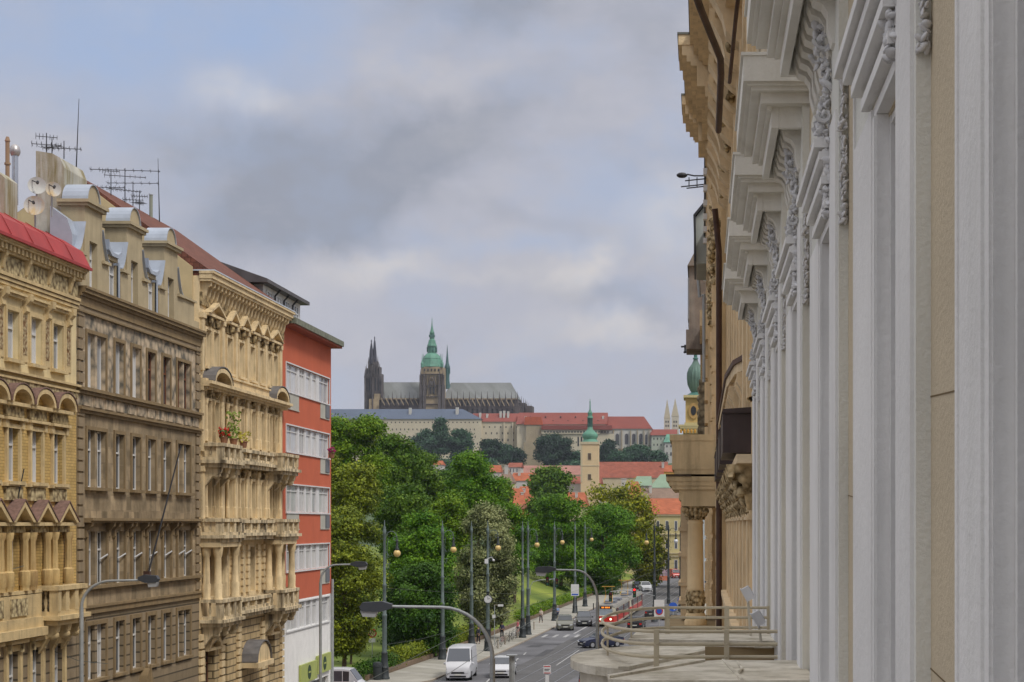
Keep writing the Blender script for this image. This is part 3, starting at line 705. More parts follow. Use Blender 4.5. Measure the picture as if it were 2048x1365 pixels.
# ---------------------------------------------------------------- 4: red modern block
def house_red():
    ya, yb = 95.15, 107.55
    T = Thing('apartment_house', 'brick red modern block with bands of white windows and an overhanging flat roof', 'building', (F0-6, (ya+yb)/2, 0))
    bands = [(9.78, 11.25), (13.15, 14.72), (16.6, 18.1), (20.0, 21.6)]
    oy = [(96.0, 98.9), (99.35, 100.6), (101.05, 102.2), (102.65, 103.7), (104.5, 106.9)]
    full = (95.9, 107.0)
    w = MB(); wall_grid(w, ya, yb, 8.1, 23.6, [(a, b, [full]) for a, b in bands]); T.part(w, 'wall', REDPL)
    ww = MB(); wall_grid(ww, ya, yb, -.1, 8.1, [(.2, 3.0, [(97.5, 106.8)]), (6.4, 7.95, [full])]); T.part(ww, 'wall', WHITESTUCCO, label='white rendered wall of the lower storeys')
    T.part(MB().box(F0-13, F0-.5, ya+.01, yb, 0, 23.6), 'back_wall', REDPL)
    pw = MB(); fr = MB()
    for zb, zt in bands+[(6.4, 7.95)]:
        y = full[0]
        for a, b in oy+[(full[1], full[1])]:
            if a > y+.01: fb(pw, -.35, -.06, y, a, zb, zt)
            y = b
        for a, b in oy: window(T, a, b, zb, zt, d=-.14, mull=1 if b-a > 1.2 else 0, transom=.78, thick=.05, pane=PANECUR)
        fb(fr, -.02, .05, full[0]-.08, full[1]+.08, zt, zt+.07); fb(fr, -.02, .08, full[0]-.08, full[1]+.08, zb-.07, zb)
        fb(fr, -.02, .05, full[0]-.08, full[0], zb, zt); fb(fr, -.02, .05, full[1], full[1]+.08, zb, zt)
    T.part(pw, 'window_pier', WHITEPAINT); T.part(fr, 'window_border', WHITEPAINT)
    pn = MB(); gr = MB()
    for (a, b, z1) in ((96.0, 98.9, 20.0), (104.5, 106.9, 20.0), (104.5, 106.9, 16.6), (104.5, 106.9, 13.15), (96.0, 98.9, 13.15), (104.5, 106.9, 9.78)):
        fb(pn, 0, .03, a, b, z1-.95, z1-.08)
        for s in (pn,): fb(s, 0, .06, a-.05, b+.05, z1-1.0, z1-.95)
        if a > 100: fb(gr, .03, .09, a+1.3, b-.1, z1-.9, z1-.12)
    T.part(pn, 'spandrel_panel', mat('pale_grey_panel', (.42, .41, .36), .7, .1)); T.part(gr, 'balcony_grille', mat('grey_grille', (.14, .15, .17), .6, .1))
    ro = MB(); fb(ro, -13, .75, ya-.1, yb+.35, 23.72, 24.05); T.part(ro, 'flat_roof', COPPER)
    so = MB(); fb(so, -13, .65, ya-.05, yb+.28, 23.6, 23.72); T.part(so, 'roof_soffit', mat('red_brown_soffit', (.30, .08, .045), .8))
    # roof storey with windows
    ph = MB(); ph.box(F0-9, F0-1.2, ya+.4, yb-3.2, 24.15, 26.0); p = T.part(ph, 'roof_storey', WHITEPAINT)
    rr = MB(); rr.prism([(F0-.7, 25.95), (F0-.7, 26.15), (F0-4.5, 27.5), (F0-9.3, 27.5), (F0-9.3, 25.95)], 'y', ya-.6, yb-2.8); T.part(rr, 'roof', GREYSLATE)
    for k in range(4): window(T, ya+1.0+k*2.1, ya+2.2+k*2.1, 24.3, 25.7, d=-1.17, mull=1)
    dp = MB()
    for k in range(3): dp.tube([(F0-.75, ya+2.7+k*2.1, 26.0), (F0-1.1, ya+2.7+k*2.1, 25.6), (F0-1.1, ya+2.7+k*2.1, 24.2)], .06)
    T.part(dp, 'roof_downpipe', DARKMETAL)
    d2 = MB(); d2.tube([(F0+.12, yb-.15, 0), (F0+.12, yb-.15, 9.0)], .09); T.part(d2, 'downpipe', POLEGREY)
    # shop fronts
    sf = MB(); fb(sf, -.3, -.2, 97.6, 106.7, .25, 3.0); T.part(sf, 'shop_window', PANEDARK)
    return T
TR = house_red()
LIME = mat('lime_green_sign_board', (.35, .40, .12), .6, .1); SIGNDK = mat('dark_green_sign_print', (.03, .06, .03), .6)
def text_mesh(txt, size, depth=.01):
    c = bpy.data.curves.new('lettering', 'FONT'); c.body = txt; c.size = size; c.extrude = depth; c.resolution_u = 2; c.align_x = 'CENTER'; c.align_y = 'CENTER'
    o = bpy.data.objects.new('lettering', c); COL.objects.link(o)
    dg = bpy.context.evaluated_depsgraph_get(); me = bpy.data.meshes.new_from_object(o.evaluated_get(dg))
    bpy.data.objects.remove(o); return me
def shop_sign(y0, y1, z0, z1, lab, txt=None, disc=True):
    T = Thing('shop_sign', lab, 'sign', (F0+.1, (y0+y1)/2, z0), group=None)
    b = MB(); fb(b, .02, .16, y0, y1, z0, z1); T.part(b, 'sign_board', LIME)
    c = (y0+y1)/2
    if disc:
        d = MB(); yy = y0+.95 if txt else c
        d.cyl((F0+.16, yy, (z0+z1)/2), (F0+.18, yy, (z0+z1)/2), .42, n=20); e = T.part(d, 'emblem', SIGNDK)
        d = MB(); d.box(F0+.18, F0+.19, yy-.3, yy+.3, (z0+z1)/2-.05, (z0+z1)/2+.05); T.part(d, 'emblem_band', LIME, parent=e)
    if txt:
        me = text_mesh(txt, .5); o = bpy.data.objects.new('lettering', me); me.materials.clear(); me.materials.append(SIGNDK); COL.objects.link(o)
        o.parent = T.o; o.rotation_euler = (R(90), 0, R(90)); o.location = (.07, .3, (z1-z0)/2)
shop_sign(98.9, 103.0, 3.15, 4.25, 'lime green fascia sign with a dark round emblem over the shop window', None, True)
shop_sign(103.2, 106.9, 3.35, 4.45, 'smaller lime green fascia sign at the corner of the red block', None, True)

# ---------------------------------------------------------------- things on the roofs and balconies
random.seed(11)
def leafset(mb_center, n, r, size, sc=(1, 1, 1)):
    pass
def plant_pot(c, lab, colr, n=60, r=.32, flower=None, tall=.5):
    T = Thing('potted_plant', lab, 'plant', c)
    p = MB(); p.lathe([(.14, 0), (.2, .28), (.22, .28), (.22, .32)], c, 10); T.part(p, 'pot', mat('clay_pot', (.25, .12, .07), .8))
    f = MB()
    for i in range(n):
        a = random.uniform(0, 2*pi); q = r*random.random()**.5; z = .3+random.random()*tall
        ctr = Vector((c[0]+cos(a)*q, c[1]+sin(a)*q, c[2]+z)); u = Vector((random.gauss(0, 1), random.gauss(0, 1), random.gauss(0, 1))).normalized()*.09; w = u.orthogonal().normalized()*.06
        f.quad(ctr-u, ctr+w, ctr+u, ctr-w)
    T.part(f, 'foliage', mat(lab[:12].replace(' ', '_')+'_leaf', colr, .7, .3, 5))
    if flower:
        g = MB()
        for i in range(45):
            a = random.uniform(0, 2*pi); q = r*random.random()**.5
            g.ball((c[0]+cos(a)*q, c[1]+sin(a)*q, c[2]+.35+random.random()*tall), .045, 0)
        T.part(g, 'flowers', mat('red_petals', flower, .6, .1))
plant_pot((F0+.82, 80.6, 16.3), 'red geranium in a pot on the tan stone balcony', (.05, .12, .02), 40, .27, (.5, .03, .02), .4)
plant_pot((F0+.8, 82.3, 16.3), 'tall leafy green plant at the right end of the left balcony', (.16, .22, .03), 110, .35, None, 1.3)
plant_pot((F0+.82, 84.0, 16.25), 'low yellowish plant between the tan stone balconies', (.3, .26, .03), 50, .35, None, .5)
plant_pot((F0+.35, 106.1, 16.6), 'purple flowers on the sill of the red block', (.1, .1, .03), 20, .25, (.35, .01, .12), .3)

def dish(c, r, face, lab, stain=(.5, .3, .05)):
    T = Thing('satellite_dish', lab, 'dish', c)
    n = Vector(face).normalized(); m = MB()
    a = n.orthogonal().normalized(); b = n.cross(a); N = 20; rings = 4
    vs = []; fs = []
    for side in (0, 1):
        for j in range(rings+1):
            q = r*j/rings
            for k in range(N):
                t = 2*pi*k/N; vs.append(Vector(c)+a*cos(t)*q+b*sin(t)*q+n*(.28*r*(j/rings)**2-.02*side))
    for side in (0, 1):
        o = side*(rings+1)*N
        for j in range(rings):
            for k in range(N): fs.append((o+j*N+k, o+j*N+(k+1) % N, o+(j+1)*N+(k+1) % N, o+(j+1)*N+k))
    m.add(vs, fs); T.part(m, 'reflector', mat('stained_white_dish', (.5, .5, .48), .6, .1, 1, stain=.8, stcol=stain), smooth=60)
    ar = MB(); tip = Vector(c)+n*.55*r*2; ar.tube([Vector(c)-b*r*.9, tip], .02, 5); ar.cyl(tip-n*.05, tip+n*.1, .05, n=8); T.part(ar, 'feed_arm', DARKMETAL)
    mt = MB(); mt.tube([Vector(c)-n*.02, Vector(c)-n*.3, Vector(c)-n*.3-Vector((0, 0, .9))], .035, 6); T.part(mt, 'mount', POLEGREY)
Yd = 62.0
dish(P(74, 373, 62.6), .33, (.45, -1, .2), 'plain grey satellite dish, upper left of the three on the roof', (.42, .42, .4))
dish(P(106, 380, 62.4), .28, (.55, -1, .15), 'small satellite dish with an orange stain in the middle, right of the three')
dish(P(69, 413, 61.6), .36, (.3, -1, .15), 'largest satellite dish with a rusty top, lowest of the three')
def antenna(c, h, arms, lab, boom_len=1.2, lean=0, elems=7, r=.02):
    T = Thing('rooftop_antenna', lab, 'antenna', c)
    m = MB(); m.cyl(c, (c[0]+lean, c[1], c[2]+h), r*1.3, r, 6); T.part(m, 'mast', DARKMETAL)
    for (zz, ang, L) in arms:
        b = MB(); d = Vector((cos(ang), sin(ang), 0)); p = Vector((c[0]+lean*zz/h, c[1], c[2]+zz))
        b.cyl(p-d*L*.5, p+d*L*.5, r*.8, n=5); e = Vector((-d.y, d.x, 0))
        for k in range(elems):
            q = p+d*L*(-.48+.96*k/(elems-1)); w = .38-.02*k
            b.cyl(q-e*w, q+e*w, r*.45, n=4); b.cyl(q-Vector((0, 0, w*.35)), q+Vector((0, 0, w*.35)), r*.45, n=4)
        T.part(b, 'aerial', DARKMETAL)
    return T
antenna(P(93, 318, 66), 1.0, [(.55, .3, 1.1), (.85, .4, .8)], 'aerial mast with a short comb on the mossy chimney block', r=.018)
antenna(P(104, 318, 65.5), .8, [(.45, 2.8, .9)], 'stubby aerial between two taller ones on the mossy block', r=.018)
antenna(P(128, 318, 66.5), .7, [(.4, .2, 1.3)], 'aerial with a long horizontal boom above the mossy block', r=.018)
T = Thing('lightning_rod', 'tall thin lightning rod rising above the tiled roof gable', 'rod', P(152, 345, 79)); m = MB(); m.cyl(P(152, 350, 79), P(158, 198, 79), .035, .012, 6); T.part(m, 'rod', DARKMETAL)
T = Thing('lightning_rod', 'thin lightning rod farther along the tiled roof ridge', 'rod', P(319, 440, 91)); m = MB(); m.cyl(P(319, 445, 91), P(316, 317, 91), .035, .012, 6); T.part(m, 'rod', DARKMETAL)
antenna(P(222, 392, 83), 1.3, [(1.2, .3, .8), (.4, .1, 1.3)], 'small aerial at the near end of the group on the tiled roof', r=.02)
antenna(P(250, 405, 85), 1.7, [(1.6, .15, 3.4), (1.3, .35, 2.0), (.6, .6, 1.6)], 'big roof aerial with long horizontal elements', r=.022, elems=9)
antenna(P(266, 412, 86.5), 1.2, [(1.15, 0.05, 2.6), (.3, .2, 1.0)], 'aerial with one long arm to the right over the tiled roof', r=.02)
antenna(P(279, 420, 88), 1.0, [(.7, .2, .8), (.35, 1.2, .6)], 'low aerial at the far end of the roof group', r=.02)
T = Thing('roof_vent_pipe', 'pale round vent pipe on the tiled roof beside the far rod', 'pipe', P(302, 436, 90)); m = MB(); m.cyl(P(302, 440, 90), P(302, 390, 90), .09, .09, 10); T.part(m, 'pipe', mat('pale_green_grey_pipe', (.25, .27, .22), .7)); 
m = MB(); m.cyl(P(302, 390.2, 90), P(302, 388, 90), .12, .12, 10); T.part(m, 'cap', ZINC)
# far roofs behind the yellow house: cream block, chimney wall, steel flue
T = Thing('roof_block', 'cream rendered roof block with grey metal coping behind the red roof', 'roof block', (-29, 62, 22.5))
m = MB(); m.prism([(PX(-40, 62), 22.0), (PX(118, 62), 22.0), (PX(118, 62), PZ(497, 62)), (PX(40, 62), PZ(490, 62)), (PX(0, 62), PZ(432, 62)), (PX(-60, 62), PZ(425, 62))], 'y', 60.6, 62.9); T.part(m, 'wall', mat('peach_render', (.50, .36, .20), .9, .1))
m = MB(); m.box(PX(88, 62)-.05, PX(112, 62), 60.4, 63.1, 22.45, PZ(500, 62)); m.box(PX(-60, 62), PX(118, 62)+.1, 60.5, 63.0, PZ(500, 62), PZ(494, 62)); 
m.prism([(PX(-60, 62), PZ(428, 62)), (PX(0, 62), PZ(433, 62)), (PX(42, 62), PZ(492, 62)), (PX(38, 62), PZ(497, 62)), (PX(-2, 62), PZ(439, 62)), (PX(-60, 62), PZ(434, 62))], 'y', 60.4, 63.0); T.part(m, 'coping', LEADGREY)
m = MB(); x0_, x1_ = PX(106, 64.2), PX(150, 64.2); m.prism([(x0_, 21.5), (x1_, 21.5), (x1_, PZ(470, 64.2)), (PX(140, 64.2), PZ(440, 64.2)), (x0_, PZ(415, 64.2))], 'y', 63.9, 64.5); T.part(m, 'metal_cladding', LEADGREY)
T = Thing('chimney_stack', 'tall mossy grey chimney block under the cluster of aerials', 'chimney', (PX(115, 66), 66, 22.5))
m = MB(); m.prism([(PX(88, 66), 22.5), (PX(144, 66), 22.5), (PX(144, 66), PZ(345, 66)), (PX(136, 66), PZ(325, 66)), (PX(120, 66), PZ(316, 66)), (PX(88, 66), PZ(311, 66))], 'y', 65.2, 67.6); T.part(m, 'stack', MOSSWALL)
T = Thing('chimney_stack', 'small grey rendered stack beside the steel flue at the left edge', 'chimney', (PX(5, 60), 60, 22.5))
m = MB(); m.prism([(PX(-40, 60), 22.5), (PX(28, 60), 22.5), (PX(28, 60), PZ(365, 60)), (PX(10, 60), PZ(350, 60)), (PX(-40, 60), PZ(330, 60))], 'y', 59.2, 60.3); T.part(m, 'stack', MOSSWALL)
T = Thing('steel_flue', 'shiny steel flue pipe with a domed cowl', 'flue', P(30, 395, 61.3))
m = MB(); m.cyl(P(30, 410, 61.3), P(30, 312, 61.3), .11, .11, 12); T.part(m, 'pipe', mat('shiny_steel', (.55, .57, .6), .25, .08, 2, metal=.9), smooth=40)
m = MB(); c = P(30, 312, 61.3); m.lathe([(.14, 0), (.19, .12), (.19, .2), (.15, .33), (.08, .4), (.01, .42)], c, 12); T.part(m, 'cowl', mat('dull_steel', (.42, .4, .4), .4, .1, 2, metal=.6), smooth=50)
T = Thing('clay_flue', 'thin brown clay flue left of the steel one', 'flue', P(15, 360, 60.8))
m = MB(); m.cyl(P(15, 365, 60.8), P(15, 280, 60.8), .075, .075, 10); m.cyl(P(15, 330, 60.8), P(15, 326, 60.8), .11, n=10); m.cyl(P(15, 283, 60.8), P(15, 274, 60.8), .1, .05, 10); T.part(m, 'pipe', mat('clay_flue', (.30, .2, .13), .8))
# ================================================================ RIGHT-HAND TERRACE (seen at a grazing angle)
def eb(mb, x0, x1, y0, y1, e0, e1, mi=0): return mb.box(x0, x1, y0, y1, H+e0, H+e1, mi)
XB, XA = .664, .62      # beige wall plane, white trim plane
def house_white():
    ya, yb = -6.0, 20.9
    T = Thing('town_house', 'near white and beige stucco town house with bracketed window hoods, filling the right edge', 'building', (2.5, 8, 0))
    per = 2.8
    ks = range(-3, 6)
    bays = [(4.94+per*k, 5.38+per*k, 6.06+per*k, 6.96+per*k) for k in ks]; bays[2] = (bays[2][0], bays[2][1], 3.63, 4.16)   # pilaster start, opening start, opening end, architrave end
    # beige wall with window openings
    w = MB(); y = ya
    for e0, e1 in ((-12.6, -8.4), (-1.2, 1.45)):
        pass
    def strip(e0, e1, op):
        y = ya
        if op:
            for p, a, b, c in bays:
                if a > y: eb(w, XB, XB+.45, y, a, e0, e1)
                y = b
        eb(w, XB, XB+.45, y, yb, e0, e1)
    strip(-12.6, -9.5, False); strip(-9.5, -6.9, True); strip(-6.9, -5.3, False); strip(-5.3, -2.9, True); strip(-2.9, -1.3, False)
    strip(-1.3, 1.45, True); strip(1.45, 4.7, False); strip(4.7, 6.7, True); strip(6.7, 9.5, False)
    T.part(w, 'wall', BEIGESTUCCO)
    T.part(MB().box(XB+1.2, 12, ya, yb, 0, H+9.5), 'back_wall', GREYSTUCCO)
    rf = MB(); rf.prism([(.2, H+9.5), (.2, H+9.7), (6, H+12.5), (12, H+9.7), (12, H+9.5)], 'y', ya, yb); T.part(rf, 'roof', GREYSLATE)
    fr = MB(); rv = MB(); head = MB(); pl = MB(); hood = MB(); orn = MB(); brk = MB()
    rnd = random.Random(5)
    for i, (p, a, b, c) in enumerate(bays):
        e0 = -1.3
        # near pilaster: greenish return + front board
        eb(pl, XA, XB+.01, p, a, -2.9, 4.2)
        eb(fr, XA-.012, XA+.003, p+.045, a-.02, -2.9, 1.9)
        # far architrave with fillets
        eb(fr, XA, XB+.01, b-.0016, c, -1.6, 1.46)
        eb(fr, XA-.010, XA+.003, b+.10, c-.12, -1.6, 1.50)
        eb(fr, XA-.008, XA+.004, b+.004, b+.06, -1.6, 1.455); eb(fr, XA-.006, XA+.004, c-.055, c-.02, -1.6, 1.75)
        
        # deep reveals
        eb(rv, XB+.003, XB+.24, b-.03, b-.003, -1.3, 1.45); eb(rv, XB+.005, XB+.24, a+.002, a+.025, -1.3, 1.45); eb(rv, XB+.006, XB+.24, a+.026, b-.031, 1.42, 1.448)
        eb(rv, XB+.006, XB+.24, a+.026, b-.031, -1.3, -1.27)
        if i >= 1: window(T, a+.03, b-.035, H-1.265, H+1.415, d=0, f0=XB+.2, pane=PANEDARK, thick=.05)
        # ribbed head mouldings, mitred over the architrave
        n = 7
        for j in range(n):
            z0 = 1.462+.058*j; yend = b+(c-b)*(j+.7)/n
            pj = [.0, .035, .014, .05, .03, .06, .085][j]
            eb(head, XA-pj, XB+.008, a-.003-j*.0007, yend, z0, z0+.040)
            eb(head, XA-pj+.016, XB+.007, a-.002, yend-.012, z0+.040, z0+.050)
            eb(head, XA+.012, XB+.006, a-.001, yend-.02, z0+.050, z0+.058)
        eb(pl, XA+.004, XB+.009, b+.002, c-.002, 1.46, 2.3)
        # hood over the window
        y0, y1 = p-.14, p+1.86
        for q_, (x, z0, z1, dy) in enumerate(((.235, 2.865, 2.885, -.01), (.25, 2.71, 2.865, 0), (.275, 2.69, 2.71, .03), (.30, 2.665, 2.69, .055), (.36, 2.60, 2.665, .11))):
            eb(hood, x, XB-.001*q_, y0+dy, y1-dy, z0, z1)
        eb(hood, .43, .475, y0+.2, y1-.2, 2.47, 2.60); eb(hood, .476, XB-.01, y0+.203, y0+.25, 2.47, 2.60); eb(hood, .476, XB-.01, y1-.25, y1-.203, 2.47, 2.60)
        eb(hood, .40, .43, y0+.17, y1-.17, 2.575, 2.599)
        # row of wavy modillions under the soffit
        yy = y0+.34
        while yy < y1-.34:
            S = [(0, 0), (.0, -.05), (.03, -.10), (.085, -.115), (.12, -.15), (.122, -.21), (.15, -.27), (.2, -.29), (.222, -.34), (.225, -.40)]
            k_ = (XB-.50)/.225
            brk.prism([(XB-.003, H+2.56)]+[(.50+dx*k_*.98, H+2.56+dz*1.15) for dx, dz in S]+[(XB-.003, H+2.06)], 'y', yy, yy+.12)
            yy += .215
        eb(brk, .52, XB-.002, y0+.26, y1-.26, 2.545, 2.598)
        # garland hanging on the pilaster head and scroll consoles: small carved leaves and fruit
        r2 = random.Random(17)
        def leafy(x, y, e, r):
            ax = Vector((r2.gauss(0, 1), r2.gauss(0, 1), r2.gauss(0, 1))).normalized(); q = Matrix.Rotation(r2.uniform(0, 3.1), 3, ax)
            k = MB().ball((0, 0, 0), r, 1, 0, (r2.uniform(.45, .8), 1, r2.uniform(1.2, 2.1)), .1); orn.add([tuple(q @ Vector(v)+Vector((x, y, H+e))) for v in k.v], k.f)
        for t in np.linspace(0, 1, 34):
            e = 2.45-.95*t; wd = (.045*(1-t)+.02)*(1+.5*sin(t*14))
            for q in range(6): leafy(XA-.005-wd*r2.random(), a-.05+(.34*r2.random())*(1-.45*t), e+r2.uniform(-.02, .02), r2.uniform(.009, .021))
        for t in np.linspace(0, 1, 26):
            e = 2.12-.74*t; wd = .012+.02*abs(sin(t*9+1))+(.012 if t > .88 else 0)
            for q in range(4): leafy(XB-.012-wd*r2.random(), p-.006-r2.random()*.03, e+r2.uniform(-.012, .012), r2.uniform(.007, .014)*(1.3 if t > .88 else 1))
        for s in (0, 1):
            cy = a-.03+.26*s
            for z_, rr_ in ((2.32, .052), (1.96, .038)):
                pts = [(XA-.035-rr_*cos(k*.75)*(1-k/11), cy, H+z_-rr_*sin(k*.75)*(1-k/11)) for k in range(10)]
                orn.tube(pts, .013, 6, r1=.006)
        # small shell bracket in the middle of the head
        for t in np.linspace(0, 1, 10): leafy(XA-.02, b+.35+.25*sin(t*3), 2.05-.16*t, .016)
    T.part(fr, 'window_architrave', WHITESTUCCO); T.part(rv, 'window_reveal', WHITESTUCCO); T.part(head, 'window_head_moulding', WHITESTUCCO)
    T.part(pl, 'pilaster', GREYSTUCCO); h_ = T.part(hood, 'window_hood', mat('cream_white_moulded_stucco', (.77, .755, .70), .8, .07, 1.2, .25, 40, stain=.3, stcol=(.36, .33, .26)))
    T.part(brk, 'wavy_modillions', mat('cream_white_bracket', (.74, .72, .66), .85, .08, 1.5, .25, 40, stain=.25, stcol=(.3, .27, .2)))
    T.part(orn, 'garland_ornament', WHITEPAINT, smooth=60)
    # expansion joints / hairline cracks cut across the beige wall
    ck = MB()
    for (y, e) in ((4.3, -.45), (4.3, .34), (7.1, .1), (9.9, -.3)):
        ck.prism([(y, H+e), (y+.7, H+e+.03), (y+.7, H+e+.034), (y, H+e+.004)], 'x', XB-.002, XB+.003)
    T.part(ck, 'wall_crack', mat('crack', (.17, .12, .06), .9))
    # eaves
    ev = MB(); eb(ev, .35, XB, ya, yb, 8.9, 9.5); T.part(ev, 'eaves', GREYSTUCCO)
    return T
TW = house_white()

# ---- balcony ledges and low rails of the white house
STUCCOLEDGE = mat('weathered_white_ledge', (.68, .635, .54), .85, .12, 1.6, .35, 30, stain=.8, stcol=(.30, .26, .18))
RAILPAINT = mat('beige_rail_paint', (.50, .44, .32), .55, .12, 3)
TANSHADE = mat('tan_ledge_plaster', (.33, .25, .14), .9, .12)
T = Thing('balcony_ledge', 'broad weathered white stucco ledge nearest the viewer, below the low rail', 'ledge', (.3, 9, H-1))
m = MB(); m.prism([(XA+.03, 9.77), (-.40, 9.77), (-.545, 9.86), (-.56, 10.05), (.0, 11.15), (.12, 11.25), (XA+.03, 11.2)], 'z', H-.955, H-.90); T.part(m, 'slab', STUCCOLEDGE)
m = MB(); m.prism([(XA, 9.8), (-.38, 9.8), (-.49, 9.9), (-.49, 10.1), (.02, 11.1), (XA, 11.1)], 'z', H-1.2, H-.956); T.part(m, 'moulding', STUCCOLEDGE)
m = MB()
m.prism([(.215, 9.78), (.235, 9.78), (.14, 11.18), (.125, 11.18)], 'z', H-.90, H-.888); m.tube([(.22, 10.2, H-.885), (.245, 10.4, H-.89), (.225, 10.9, H-.885)], .007, 6)
m.prism([(-.56, 9.98), (-.54, 9.9), (.02, 11.08), (.0, 11.13)], 'z', H-.90, H-.885); T.part(m, 'sheet_seam', STUCCOLEDGE)
T = Thing('balcony_ledge', 'rounded white balcony slab jutting out over the street beyond the near ledge', 'ledge', (-.2, 13, H-1.3))
el_ = [(.02+(-1.02)*sin(t)**.8 if 0 < t < pi else .02, 12.95-1.3*cos(t)) for t in np.linspace(0, pi, 25)]
m = MB(); m.prism(el_, 'z', H-1.07, H-1.01); T.part(m, 'slab', STUCCOLEDGE)
m = MB()
for i, (s, z) in enumerate(((.93, -1.07), (.86, -1.15), (.74, -1.27))):
    m.prism([(x*s, 12.95+(y-12.95)*s) for x, y in el_], 'z', H+z-.12, H+z-.001)
T.part(m, 'underside_moulding', STUCCOLEDGE)
m = MB(); m.prism([(-.58, 11.72), (-.50, 11.75), (.02, 13.25), (.02, 13.45)], 'z', H-1.01, H-.985); T.part(m, 'raised_rim', STUCCOLEDGE)
T = Thing('balcony_ledge', 'tan plaster ledge in shade behind the straight rails, against the white pilasters', 'ledge', (.3, 16, H-1.5))
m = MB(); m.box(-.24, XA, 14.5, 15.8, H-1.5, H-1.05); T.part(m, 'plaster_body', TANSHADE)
m = MB(); m.prism([(-.64, 14.7), (XA, 14.4), (XA, 15.9), (-.6, 15.9)], 'z', H-1.05, H-.995); T.part(m, 'slab', STUCCOLEDGE)
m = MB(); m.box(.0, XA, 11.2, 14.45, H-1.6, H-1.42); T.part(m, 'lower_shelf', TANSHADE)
def rail_ring():
    T = Thing('balcony_railing', 'low beige tubular railing curving round the balcony slab', 'railing', (0, 13.7, H-1))
    arc = [(-.30-.5*sin(t), 13.7-1.7*cos(t)) for t in np.linspace(0, pi, 17)]
    for e in (-.76, -.85, -.94):
        m = MB(); pts = [(.53, 12.0, H+e)]+[(x, y, H+e) for x, y in arc]+[(.60, 15.4, H+e)]
        m.tube(pts, .0125, 8); T.part(m, 'rail', RAILPAINT, smooth=60)
    for (x, y, w) in ((-.325, 12.0, .019), (.17, 12.0, .018), (-.32, 15.4, .022), (.22, 15.4, .022), (.745-.15, 15.4, .012)):
        m = MB(); m.box(x-w, x+w, y-.02, y+.02, H-1.04, H-.745); m.box(x-w*1.4, x+w*1.4, y-.03, y+.03, H-1.05, H-1.03); m.ball((x, y-.022, H-.85), .007, 0); m.ball((x, y-.022, H-.94), .007, 0); T.part(m, 'post', RAILPAINT)
    for (x, y) in ((-.72, 12.9), (-.62, 14.8)):
        m = MB(); m.cyl((x, y, H-1.0), (x, y, H-.76), .008, n=6); T.part(m, 'post', RAILPAINT)
rail_ring()
for (c, rot, lab) in (((.40, 15.1, H-.62), -.5, 'white floodlight box tilted up, upper of the pair by the white pilaster'), ((.47, 14.4, H-.80), -.55, 'white floodlight box tilted up, lower of the pair by the white pilaster')):
    T = Thing('floodlight', lab, 'floodlight', c)
    m = MB(); M_ = Matrix.Translation(c) @ Matrix.Rotation(rot, 4, 'Y')
    def bx(x0, x1, y0, y1, z0, z1, mb):
        k = MB().box(x0, x1, y0, y1, z0, z1); k.v = [tuple(M_ @ Vector(v)) for v in k.v]; mb.add(k.v, k.f)
    bx(-.03, .04, -.06, .06, -.06, .06, m); bx(-.04, -.03, -.068, .068, -.068, .068, m); T.part(m, 'housing', WHITEPAINT)
    m = MB(); bx(.04, .046, -.04, .04, -.04, .04, m); T.part(m, 'lens', PANE)
    m = MB(); m.cyl(c, (c[0]+.03, c[1], H-1.04), .012, n=6); m.box(c[0]-.03, c[0]+.12, c[1]-.05, c[1]+.05, H-1.05, H-1.035); T.part(m, 'bracket', STUCCOLEDGE)

